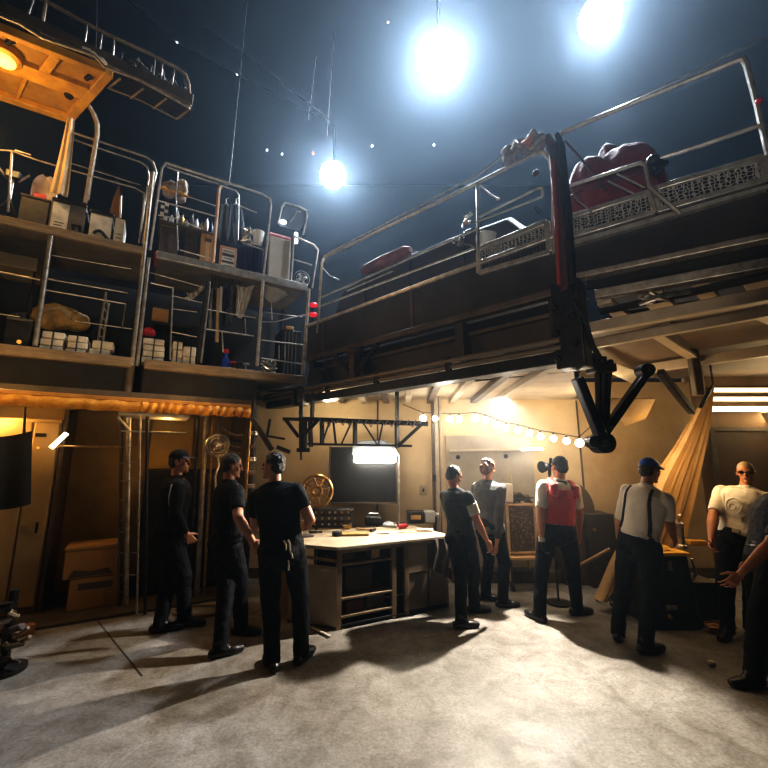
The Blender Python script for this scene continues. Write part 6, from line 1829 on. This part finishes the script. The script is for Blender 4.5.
wm = thing('bench_machine', 'small white and black machine at the right end of the workbench', 'machine', on_top(421, 523))
c = on_top(421, 523)
d = MB(); d.obox(c + V((-0.08, 0, 0.085)), (0.12, 0, 0), (0, 0.10, 0), (0, 0, 0.08)); obj('black_half', d, black_steel, wm, 0.012)
d = MB(); d.obox(c + V((0.12, 0, 0.09)), (0.075, 0, 0), (0, 0.09, 0), (0, 0, 0.085)); obj('white_half', d, mat('dull_white', (0, 0, 0)), wm, 0.02)
d = MB(); d.lathe(c + V((0.20, 0, 0.10)), [(0.05, 0), (0.055, 0.01), (0.055, 0.05), (0.02, 0.06), (0.02, 0.09)], axis=(1, 0, 0), seg=16); obj('motor', d, chrome, wm)
d = MB(); d.obox(c + V((-0.08, -0.102, 0.09)), (0.07, 0, 0), (0, 0.004, 0), (0, 0, 0.03)); obj('dial_plate', d, gold, wm)
items = [((304, 537), 'tray', 'flat grey tray at the left end of the bench top', grey_case, 0.10, 0.06, 0.012), ((318, 533), 'pliers', 'open black pliers on the bench front left', black_steel, 0, 0, 0),
         ((337, 536), 'tin', 'round black tin near the front of the workbench', black_flat, 0, 0, 0), ((355, 535), 'cutting_board', 'dark olive board lying across the middle of the bench', olive_bag, 0.16, 0.09, 0.012),
         ((366, 531), 'hammer', 'hammer lying in the middle of the workbench', tan_wood, 0, 0, 0), ((374, 525), 'toolbox', 'dark rounded toolbox at the back of the workbench', black_steel, 0.12, 0.07, 0.06),
         ((390, 527), 'cloth', 'crumpled blue and white cloth on the bench behind the lamp stand', mat('pale_blue_cloth', (0.36, 0.42, 0.55), 0.8, 0, (0.6, 0.58, 0.55), 9, 0.4), 0.07, 0.05, 0.04), ((402, 529), 'red_can', 'small red can lying on the bench', red_plastic, 0, 0, 0),
         ((412, 533), 'ruler', 'long pale ruler on the right of the bench', tan_wood, 0.18, 0.014, 0.004), ((425, 531), 'tray', 'flat pale tray at the right end of the bench top', paper, 0.10, 0.06, 0.012), ((347, 529), 'tin', 'brass tin behind the olive board', gold, 0, 0, 0), ((385, 534), 'pliers', 'open steel pliers in front of the crumpled cloth', chrome, 0, 0, 0)]
for (px, nm, lab, m, a, b, h) in items:
    c = on_top(*px)
    t = thing(nm, lab, nm.replace('_', ' '), c)
    rot = rnd.uniform(-0.5, 0.5)
    ux, uy = V((math.cos(rot), math.sin(rot), 0)), V((-math.sin(rot), math.cos(rot), 0))
    c = c + V((0, 0, 0.002))
    if nm == 'tin':
        d = MB(); d.lathe(c, [(0.055, 0), (0.058, 0.005), (0.058, 0.035)], seg=18); obj('body', d, m, t)
        d = MB(); d.lathe(c + V((0, 0, 0.036)), [(0.06, 0), (0.06, 0.012), (0.05, 0.016)], seg=18); obj('lid', d, m, t)
    elif nm == 'pliers':
        for sgn in (-1, 1):
            d = MB(); d.tube([c + V((0, 0, 0.012)) + ux * -0.11 + uy * 0.04 * sgn, c + V((0, 0, 0.012)) + ux * -0.03 + uy * 0.03 * sgn, c + V((0, 0, 0.012)) + uy * 0.004 * sgn, c + V((0, 0, 0.012)) + ux * 0.05 - uy * 0.012 * sgn], 0.009); obj('jaw', d, m, t)
    elif nm == 'hammer':
        d = MB(); d.tube([c + V((0, 0, 0.018)) - ux * 0.14, c + V((0, 0, 0.018)) + ux * 0.10], 0.013); obj('handle', d, tan_wood, t)
        d = MB(); d.bar(c + V((0, 0, 0.02)) + ux * 0.10 - uy * 0.06, c + V((0, 0, 0.02)) + ux * 0.10 + uy * 0.06, 0.035); obj('head', d, black_steel, t, 0.006)
    elif nm == 'red_can':
        d = MB(); d.lathe(c + V((0, 0, 0.034)) - ux * 0.05, [(0.025, 0), (0.032, 0.01), (0.032, 0.10), (0.012, 0.12), (0.012, 0.14)], axis=ux, seg=16); obj('body', d, m, t)
    elif nm == 'cloth':
        d = MB()
        for q in range(7): d.ell(c + V((rnd.uniform(-.06, .06), rnd.uniform(-.04, .04), 0.02)), ux * rnd.uniform(.04, .07), uy * .04, V((0, 0, rnd.uniform(.02, .05))), 10, 8)
        blob('folds', d, m, t, 0.008, 2, (0.015, 18, 1), zmin=HT + 0.002)
    elif nm == 'toolbox':
        d = MB(); d.obox(c + V((0, 0, h)), ux * a, uy * b, V((0, 0, h))); obj('body', d, m, t, 0.025)
        d = MB(); d.tube([c + ux * -0.07 + V((0, 0, 2 * h)), c + ux * -0.06 + V((0, 0, 2 * h + .03)), c + ux * 0.06 + V((0, 0, 2 * h + .03)), c + ux * 0.07 + V((0, 0, 2 * h))], 0.008); obj('handle', d, chrome, t)
    else:
        d = MB(); d.obox(c + V((0, 0, h)), ux * a, uy * b, V((0, 0, h))); obj('plate' if nm != 'ruler' else 'rule', d, m, t, 0.004)

# ------------------------------------------------------------------ back of the bay: mesh cart, white box, arched cabinet, lamp
mc = thing('mesh_cart', 'low wire mesh cart heaped with scrap standing by the back wall', 'cart', aty(520, 575, 5.7))
y0 = 5.72
a, b = aty(507, 505, y0), aty(537, 553, y0)
d = MB(); d.abox(a.x, b.x, y0, y0 + 0.35, b.z, a.z); obj('mesh_basket', d, net_f, mc, 0.01)
d = MB()
for x in (a.x, b.x):
    for yy in (y0, y0 + 0.35):
        d.tube([V((x, yy, 0.02)), V((x, yy, a.z + 0.02))], 0.018)
for z in (b.z, a.z):
    d.tube([V((a.x, y0, z)), V((b.x, y0, z)), V((b.x, y0 + .35, z)), V((a.x, y0 + .35, z)), V((a.x, y0, z))], 0.016)
obj('frame', d, tan_wood, mc)
d = MB()
for q in range(12):
    c = V((rnd.uniform(a.x + .06, b.x - .05), y0 + rnd.uniform(.08, .27), a.z + rnd.uniform(0, 0.02)))
    d.tube([c + V((rnd.uniform(-.12, .12), rnd.uniform(-.08, .08), rnd.uniform(0, .14))) for _ in range(5)], 0.012, 6)
obj('scrap_heap', d, net_f, mc)
tray = MB(); tr0, tr1 = aty(498, 560, 5.6), aty(540, 552, 5.6)
tray.abox(a.x - 0.12, b.x + 0.12, y0 - 0.12, y0 + 0.42, b.z - 0.07, b.z - 0.03); obj('tray', tray, tan_wood, mc, 0.01)
for q in (a.x, b.x):
    d = MB(); d.lathe(V((q - 0.02, y0 - 0.05, 0.06)), [(0.02, 0), (0.06, 0), (0.06, 0.04), (0.02, 0.04)], axis=(1, 0, 0), seg=16); obj('wheel', d, black_flat, mc)
    d = MB(); d.tube([V((q, y0 - 0.05, 0.06)), V((q, y0 - 0.05, b.z - 0.04))], 0.014); obj('caster_post', d, dark_brown, mc)
t = thing('white_box', 'small white box with a rod standing on the mesh cart', 'box', V((a.x + 0.06, y0 + 0.15, a.z + 0.03)))
c = aty(506, 497, y0 + 0.1); d = MB(); d.abox(c.x - 0.10, c.x + 0.09, y0 + 0.05, y0 + 0.25, a.z + 0.03, aty(506, 484, y0).z); obj('body', d, white_cloth, t, 0.012)
d = MB(); d.tube([V((c.x + 0.10, y0 + 0.15, a.z + 0.03)), aty(511, 474, y0 + 0.15)], 0.010); obj('rod', d, tan_wood, t)
d = MB(); d.abox(0.95, 2.9, BY - 0.30, BY - 0.08, 0, 0.16); single('floor_plinth', d, dark_brown, 'low dark plinth along the foot of the grey wall panel', 'plinth', bevel=0.01)
ac = thing('arched_cabinet', 'dark arched-top cabinet against the back wall behind the man in the red vest', 'cabinet', aty(585, 575, 5.9))
yb = 5.9
x0, x1 = aty(563, 540, yb).x, aty(606, 540, yb).x
zt0 = aty(590, 513, yb).z; zt1 = aty(580, 484, yb).z
prof = [(x0, 0.0)]
for i in range(15):
    t = PI * (1 - i / 14)
    prof.append(((x0 + x1) / 2 - 0.06 + (x1 - x0 - 0.1) / 2 * math.cos(t), zt0 + (zt1 - zt0) * math.sin(t)))
prof.append((x1 - 0.1, 0.0))
d = MB(); d.slab([V((x, yb, z)) for x, z in prof], (0, 0.3, 0)); obj('arched_body', d, mat('umber_cabinet', (0.12, 0.08, 0.045), 0.6, 0, (0.08, 0.055, 0.03), 2.5), ac, 0.01)
d = MB(); d.abox(aty(585, 540, yb).x, x1 + 0.08, yb - 0.12, yb + 0.28, 0.0, zt0); lw = obj('lower_box', d, mat('black_brown', (0.045, 0.033, 0.022), 0.6), ac, 0.01)
d = MB(); d.lathe(V((aty(588, 540, yb).x + 0.03, yb - 0.12, 0.75)), [(0.018, 0), (0.02, -0.03), (0.0, -0.032)], axis=(0, 1, 0), seg=12); obj('knob', d, gold, lw)
ls = thing('studio_lamp', 'small round black studio lamp on a thin stand left of the red-vested man', 'lamp', aty(545, 580, 5.2))
yl = 5.2
c = aty(540, 467, yl); st2 = aty(549, 470, yl)
d = MB(); d.lathe(c + V((0.02, 0, 0)), [(0.03, 0.10), (0.05, 0.08), (0.075, 0.0), (0.07, -0.01)], axis=(0.9, 0.3, 0.05), seg=20); obj('shade', d, black_steel, ls)
d = MB(); d.tube([c + V((0.06, 0, 0)), st2, V((st2.x, yl, 0.03))], 0.013); d.tube([st2 + V((0, 0, -0.06)), aty(551, 458, yl)], 0.02); obj('stand', d, black_steel, ls)
d = MB(); d.lathe(V((st2.x, yl, 0.001)), [(0.14, 0), (0.14, 0.02), (0.03, 0.035)], seg=20); obj('base', d, black_steel, ls)

# ------------------------------------------------------------------ beige hanging cloth
def cloth():
    y0_ = 5.05
    L = [(709, 388), (694, 415), (676, 446), (659, 472), (643, 505), (628, 535), (613, 565), (602, 592), (598, 601)]
    Rr = [(714, 386), (711, 414), (706, 442), (700, 468), (694, 494), (688, 520), (684, 542), (672, 560), (640, 590)]
    g = []
    for i, (l, r) in enumerate(zip(L, Rr)):
        t = i / 8
        pl_, pr_ = aty(*l, y0_ - 0.1 * t), aty(*r, y0_ + 0.1 * t)
        row = []
        for j in range(41):
            w = j / 40
            q = pl_.lerp(pr_, w)
            fold = (0.012 + 0.05 * min(1, 2.2 * t)) * (math.sin(w * 30 + 1.5 * t) + 0.5 * math.sin(w * 57 + 2))
            row.append(q + V((0, fold, -0.10 * t * math.sin(PI * w) * 0.4)))
        g.append(row)
    # refine rows
    gg = []
    for i in range(len(g) - 1):
        for s_ in range(4):
            gg.append([a_.lerp(b_, s_ / 4) for a_, b_ in zip(g[i], g[i + 1])])
    gg.append(g[-1])
    return MB().sheet(gg, 0.006)
bc = thing('hanging_cloth', 'long beige pleated cloth slung from the ceiling down to the floor behind the blue cap', 'cloth', aty(640, 600, 5.05))
obj('pleats', cloth(), beige_cloth, bc)
d = MB(); d.tube([aty(713, 384, 5.05), aty(708, 393, 5.04), aty(700, 408, 5.02)], [0.012, 0.03, 0.02]); p = aty(713, 384, 5.05); d.tube([p, V((p.x, p.y, ZB - 0.003))], 0.012); obj('hook', d, black_steel, bc)
d = MB(); p, q = ground(597, 601) + V((0, 0, 0.015)), aty(626, 589, 4.75); d.tube([p, q], 0.018); single('wooden_batten', d, tan_wood, 'pale batten lying at the foot of the beige cloth', 'batten')
d = MB(); d.tube([aty(577, 567, 5.0), aty(610, 549, 4.9)], 0.020); d.tube([aty(577, 567, 5.0), V((aty(577, 567, 5.0).x - 0.03, 5.02, 0.01))], 0.008)
single('wooden_pole', d, tan_wood, 'wooden pole sloping from the red-vested man to the beige cloth', 'pole')
d = MB(); d.tube([aty(609, 597, 4.75), aty(611, 604, 4.65), ground(616, 612) + V((0, 0, 0.01)), ground(628, 614) + V((0, 0, 0.01))], 0.008); single('floor_cable', d, black_flat, 'thin black cable on the floor below the beige cloth', 'cable')

# ------------------------------------------------------------------ black crate with yellow top
bcx = thing('equipment_crate', 'tall black crate with yellow top between the blue cap and the bald man', 'crate', ground(678, 628))
p0, p1 = ground(653, 630), ground(690, 629)
yc = p0.y
x0, x1 = p0.x, aty(697, 600, yc).x
zt = aty(675, 556, yc).z
d = MB()
d.hexa([V((x0, yc, 0)), V((x1 + 0.02, yc, 0)), V((x1 + 0.02, yc + 0.5, 0)), V((x0, yc + 0.5, 0)), V((x0 + 0.03, yc, zt)), V((x1 - 0.04, yc, zt)), V((x1 - 0.04, yc + 0.5, zt)), V((x0 + 0.03, yc + 0.5, zt))]); obj('body', d, black_steel, bcx, 0.012)
d = MB(); d.abox(x0 + 0.01, x1 - 0.02, yc - 0.02, yc + 0.52, zt, zt + 0.035); obj('yellow_top', d, mat('yellow_top', (0.75, 0.42, 0.04), 0.5, 0, (0.55, 0.28, 0.02), 6, 0.1), bcx, 0.008, label='yellow top board')
d = MB(); d.abox(x0 + 0.04, x1 - 0.02, yc - 0.015, yc, 0.04, 0.42); dr = obj('door', d, black_flat, bcx, 0.008)
h = MB(); q = aty(670, 607, yc); h.abox(q.x - 0.05, q.x + 0.06, yc - 0.03, yc - 0.015, q.z - 0.025, q.z + 0.025); obj('latch', h, chrome, dr, 0.006)
h = MB(); q = aty(669, 616, yc); h.ball(q + V((0, -0.01, 0)), 0.025); obj('padlock', h, gold, dr)
h = MB(); q = aty(668, 566, yc); h.abox(q.x - 0.01, q.x + 0.03, yc - 0.02, yc, q.z - 0.04, q.z + 0.05); obj('hasp', h, chrome, bcx)
mp = thing('metal_pump', 'shiny metal pump cylinder standing on the yellow crate top', 'pump', V((aty(681, 545, yc + 0.2).x, yc + 0.2, zt + 0.036)))
cx = aty(681, 540, yc + 0.2).x
d = MB(); d.lathe(V((cx, yc + 0.2, zt + 0.037)), [(0.05, 0), (0.05, 0.03), (0.035, 0.04), (0.035, 0.22), (0.045, 0.23), (0.045, 0.26), (0.015, 0.28), (0.015, 0.34)], seg=18); obj('barrel', d, chrome, mp)
d = MB(); d.tube([V((cx, yc + 0.2, zt + 0.3)), V((cx - 0.03, yc + 0.15, zt + 0.36)), V((cx - 0.05, yc + 0.1, zt + 0.40))], 0.012); obj('lever', d, chrome, mp)
d = MB(); a_, b_ = V((aty(688, 550, yc + .35).x, yc + 0.35, zt + 0.066)), V((aty(705, 550, yc + .35).x, yc + 0.35, zt + 0.066)); d.bar(a_, b_, 0.09, 0.055)
single('yellow_plank', d, mat('yellow_top', (0, 0, 0)), 'short yellow plank overhanging the back of the crate top', 'plank', bevel=0.008)
d = MB()
for q in range(9): d.ell(V((x0 + 0.10 + q * 0.03, yc + 0.12 + rnd.uniform(-.04, .08), zt + 0.045)), (rnd.uniform(.02, .035), 0, 0), (0, .02, 0), (0, 0, .012), 8, 6)
single('wood_chips', d, mat('yellow_chips', (0.7, 0.45, 0.10), 0.7), 'yellow chips scattered on the crate top', 'chips', kind='stuff')
b2 = thing('equipment_box', 'lower black box standing against the right of the yellow-topped crate', 'box', ground(704, 627))
x2, x3 = x1 + 0.035, aty(712, 600, yc + 0.1).x + 0.05
zb = aty(703, 583, yc + 0.1).z
d = MB(); d.abox(x2, x3, yc + 0.06, yc + 0.5, 0, zb); obj('body', d, black_flat, b2, 0.01)
d = MB(); d.abox(x2 - 0.005, x3 + 0.01, yc + 0.05, yc + 0.51, zb, zb + 0.02); obj('lid', d, dark_brown, b2, 0.006)
d = MB(); d.tube([V((x2 + 0.02, yc + 0.1, zb + 0.03)), V((x2 + 0.05, yc + 0.08, zb + 0.10)), V((x2 + 0.02, yc + 0.05, zb + 0.16)), V((x2 - 0.02, yc + 0.02, zb + 0.26))], 0.013); obj('hose', d, steel, b2)
# pile of wood scraps on the floor
sp_ = MB(); rnd = random.Random(2)
for q in range(46):
    c = ground(rnd.uniform(708, 727), rnd.uniform(612, 634)); a = rnd.uniform(0, PI)
    L = rnd.uniform(0.04, 0.10)
    sp_.obox(c + V((0, 0, 0.012 + rnd.uniform(0, 0.05))), V((math.cos(a), math.sin(a), rnd.uniform(-.2, .2))) * L, V((-math.sin(a), math.cos(a), 0)) * 0.025, V((0, 0, 0.01)))
single('wood_scraps', sp_, kraft, 'pile of wood scraps on the floor between the black box and the bald man', 'scraps', kind='stuff')
d = MB(); d.ell(ground(712, 666) + V((0, 0, 0.022)), (0.03, 0, 0), (0, 0.03, 0), (0, 0, 0.022), 14, 10); single('pebble', d, cream_d, 'small pale stone on the floor in front of the bald man', 'stone')

# strip lights on the right
for i, (v0, v1) in enumerate(((396, 390), (404.5, 399), (413.5, 409))):
    y_ = BY - 0.10
    p, q = aty(712, v0, y_), aty(768, v1, y_)
    q = p + (q - p) * 2.0; q.z = (p.z + q.z) / 2; p = V((p.x, p.y, q.z))
    t = thing('mounted_strip_light', ['top', 'middle', 'lowest'][i] + ' of the three long strip lights high on the brown wall', 'lamp', p, 'strip lights on the brown wall')
    d = MB(); d.bar(p, q, 0.06, 0.075 if i == 2 else 0.055); obj('diffuser', d, glow_strip, t, 0.012)
    d = MB(); d.bar(p + V((0, 0.06, 0)), q + V((0, 0.06, 0)), 0.055, 0.09); obj('batten', d, dark_brown, t)

# ------------------------------------------------------------------ floor things
d = MB(); cc = ground(199, 612)
d.tube([cc + V((0.28 * math.cos(t), 0.17 * math.sin(t), 0.014)) for t in [2 * PI * i / 32 for i in range(33)]], 0.013, 8)
single('cable_ring', d, plank, 'ring of pale cable lying on the floor behind the leftmost man', 'cable')
d = MB(); d.bar(ground(312, 629) + V((0, 0, 0.012)), ground(330, 638) + V((0, 0, 0.012)), 0.03, 0.02); single('white_stick', d, paper, 'short white stick on the floor at the workbench corner', 'stick', bevel=0.004)
d = MB(); d.bar(ground(8, 640) + V((0, 0, 0.05)), ground(33, 633) + V((0, 0, 0.05)), 0.09, 0.09); single('wood_offcut', d, mat('red_brown_wood', (0.25, 0.10, 0.04), 0.6), 'reddish wooden offcut on the floor at the left edge', 'wood', bevel=0.01)
et = thing('cable_stand', 'dark cluttered stand of tools and cable at the left edge of the floor', 'stand', ground(4, 672))
c = ground(2, 672)
d = MB(); d.lathe(c, [(0.16, 0), (0.16, 0.03), (0.04, 0.05), (0.03, 0.62)], seg=16); obj('base', d, black_steel, et)
rnd = random.Random(8)
for q in range(9):
    z = 0.06 + 0.055 * q; d = MB()
    d.tube([c + V((rnd.uniform(-.04, .1) * 1.0 + 0.02 * k_ * (1 if q % 2 else -1), -0.03 + rnd.uniform(-.05, .05), z + 0.02 * math.sin(k_ + q))) for k_ in range(5)], rnd.uniform(0.012, 0.03)); obj('cable_coil', d, [black_steel, kraft_d, steel, plank][q % 4], et)
for a in ((0.16, 0.0, 0.30), (0.20, -0.02, 0.24)):
    d = MB(); d.tube([c + V((0, 0, a[2])), c + V((a[0] * 0.6, a[1], a[2] - 0.02)), c + V((a[0], a[1], a[2] + 0.03))], 0.016); obj('prong', d, plank, et)

# ------------------------------------------------------------------ floodlights, wires and distant lamps
def flood(u, v, y, r, label, aim):
    p = aty(u, v, y)
    t = thing('hanging_floodlight', label, 'floodlight', p, 'floodlights high in the hall')
    ax = (V(aim) - p).normalized()
    d = MB(); d.lathe(p, [(r * 0.98, -0.02), (r * 1.08, 0.0), (r * 1.1, -0.06), (r * 0.9, -0.30), (r * 0.45, -0.46), (0.02, -0.48)], axis=ax, seg=28); obj('housing', d, black_steel, t)
    d = MB(); d.ell(p + ax * 0.015, ax.orthogonal().normalized() * r * 0.95, ax.cross(ax.orthogonal().normalized()) * r * 0.95, ax * 0.05, 28, 8); obj('lens', d, glow_flood, t)
    d = MB(); d.tube([p - ax * 0.25, p - ax * 0.25 + V((0, 0, 1.8))], 0.035); obj('stem', d, black_steel, t)
    return p, ax
FL = [flood(440, 60, 7.5, 0.46, 'largest floodlight glaring above the middle of the long platform', (0.5, 1.0, 1.2)), flood(600, 18, 6.5, 0.36, 'floodlight at the top right above the corner post', (2.0, 2.0, 3.0)), flood(333, 175, 11.0, 0.36, 'smallest and lowest floodlight, right of the upper rack', (-0.3, 2.5, 2.5))]
for i, (pts, lab) in enumerate((([(247, 0), (240, 75), (229, 185)], 'long thin wire hanging down to the upper right rack'), ([(97, 0), (96, 50)], 'short thin wire hanging beside the catwalk'), ([(316, 58), (308, 120)], 'faint wire hanging left of the largest floodlight'), ([(334, 30), (327, 135)], 'faint wire hanging just above the smallest floodlight'), ([(200, 25), (240, 50), (330, 120)], 'slack wire sagging across the dark hall left of the floodlights'), ([(128, 0), (175, 40), (240, 75), (315, 115)], 'long slack wire crossing the top left of the dark hall'))):
    d = MB(); d.tube([aty(u, v, 8.0) for u, v in pts], 0.012, 6); single('hanging_wire', d, grey_case, lab, 'wire', 'thin wires in the hall')
for i, (u, v, m, lab) in enumerate(((313, 153, glow_red, 'tiny red lamp beside the smallest floodlight'), (388, 22, mat('dim_orange_glow', (1, 0.6, 0.3), 0.3, emit=(1, 0.55, 0.25), estr=3), 'tiny orange lamp left of the largest floodlight'), (237, 74, glow_dot, 'tiny white lamp on the long hanging wire'), (267, 150, glow_dot, 'tiny white lamp far back above the upper right rack'), (282, 154, glow_dot, 'tiny white lamp next to the one far back above the rack'), (177, 42, glow_dot, 'tiny white lamp above the end of the catwalk'), (372, 146, glow_dot, 'tiny white lamp below the largest floodlight'), (434, 145, glow_dot, 'tiny white lamp under the glare, above the long platform'))):
    d = MB(); p = aty(u, v, 8.4); d.ball(p, 0.025); single('hanging_lamp', d, m, lab, 'lamp', 'tiny lamps far up in the hall')
# ------------------------------------------------------------------ light
def lamp(kind, name, loc, energy, col, size=0.1, aim=None, spot=None, blend=0.3):
    l = bpy.data.lights.new(name, kind)
    l.energy = energy
    l.color = col
    if kind in ('POINT', 'SPOT'): l.shadow_soft_size = size
    if kind == 'AREA':
        l.shape = 'RECTANGLE'; l.size, l.size_y = size
    if spot:
        l.spot_size = math.radians(spot); l.spot_blend = blend
    o = bpy.data.objects.new(name, l)
    COL.objects.link(o)
    o.location = loc
    if aim is not None:
        o.rotation_euler = (V(aim) - V(loc)).to_track_quat('-Z', 'Y').to_euler()
    return o


for i, (p, ax) in enumerate(FL):
    lamp('POINT', 'flood_light', p + ax * 0.25, (680, 360, 400)[i], (0.78, 0.88, 1.0), 0.12)
# key light from under the platform, towards the camera
lamp('SPOT', 'key_light', (1.62, 5.32, 2.50), 760, (1.0, 0.92, 0.80), 0.03, aim=(0.2, 3.3, 0.0), spot=84, blend=0.35)
# bay lights
lamp('AREA', 'tube_light', aty(375, 460, 5.66), 22, (1.0, 0.90, 0.72), (0.6, 0.08), aim=aty(375, 460, 5.66) + V((0, -0.5, -1)))
for u, v, e in ((440, 420, 12), (500, 426, 4), (560, 439, 12)):
    lamp('POINT', 'string_light', aty(u, v, 5.85) - V((0, 0.55, 0.12)), e, (1.0, 0.90, 0.74), 0.08)
lamp('POINT', 'bay_fill_a', (-0.75, 5.55, 2.42), 13, (1.0, 0.84, 0.56), 0.1)  # added fill without a fixture, brightens the cream wall
lamp('POINT', 'bay_fill_b', (2.9, 5.3, 2.45), 11, (1.0, 0.80, 0.50), 0.1)  # second added fill, for the right of the bay, no fixture
lamp('AREA', 'strip_light_a', aty(790, 412, BY - 0.25), 35, (1.0, 0.74, 0.40), (2.2, 0.25), aim=aty(760, 520, BY - 2.5))
lamp('POINT', 'crate_fill', aty(688, 446, 4.45), 14, (1.0, 0.68, 0.32), 0.15)  # unseen fill added to brighten the beige cloth and crate
lamp('POINT', 'room_light', RK.P(-1.55, -0.30, 2.18), 12, (1.0, 0.60, 0.22), 0.06)
lamp('POINT', 'room_light_b', RK.P(0.1, -0.25, 2.15), 3.5, (1.0, 0.62, 0.24), 0.06)
lamp('POINT', 'valance_light', RK.P(-1.6, 0.75, 2.45), 13, (1.0, 0.60, 0.20), 0.1)  # unseen fill added in front of the valance to brighten its orange
lamp('POINT', 'valance_fill_b', RK.P(0.2, 0.75, 2.45), 8, (1.0, 0.60, 0.20), 0.1)  # same added fill for the gathered length of the valance
lamp('SPOT', 'flood_beam', FL[1][0] + V((0, -0.1, -0.35)), 2500, (0.85, 0.92, 1.0), 0.1, aim=FL[1][0] + V((-0.45, -0.5, -6)), spot=26, blend=0.5)
lamp('POINT', 'orange_glow', aty(244, 468, 5.0), 2.5, (1.0, 0.50, 0.15), 0.05)
lamp('POINT', 'amber_light', RK.P(-1.9, 0.35, 5.30), 30, (1.0, 0.62, 0.22), 0.08)
lamp('SPOT', 'rack_fill', (-0.6, 0.2, 1.9), 210, (1.0, 0.84, 0.62), 0.15, aim=(-2.9, 4.8, 4.45), spot=50, blend=0.35)  # unseen spot added near the camera to lift the racks
lamp('SPOT', 'rail_fill', (-0.5, -0.8, 1.9), 200, (1.0, 0.88, 0.74), 0.15, aim=(1.35, 3.9, 4.35), spot=50, blend=0.35)  # unseen spot added behind the camera to pick out the platform rails

w = bpy.data.worlds.new('world')
scene.world = w
w.use_nodes = True
nt = w.node_tree
bg = nt.nodes['Background']
bg.inputs['Color'].default_value = (0.004, 0.006, 0.012, 1)
bg.inputs['Strength'].default_value = 0.6
vs = nt.nodes.new('ShaderNodeVolumeScatter')
vs.inputs['Color'].default_value = (0.62, 0.80, 1.0, 1)
vs.inputs['Density'].default_value = 0.0052
vs.inputs['Anisotropy'].default_value = 0.74
nt.links.new(vs.outputs['Volume'], nt.nodes['World Output'].inputs['Volume'])

scene.view_settings.view_transform = 'Standard'
scene.view_settings.look = 'High Contrast'
scene.view_settings.exposure = 0.15
scene.cycles.use_denoising = True
scene.cycles.denoising_prefilter = 'ACCURATE'
scene.cycles.max_bounces = 6
scene.cycles.volume_bounces = 0
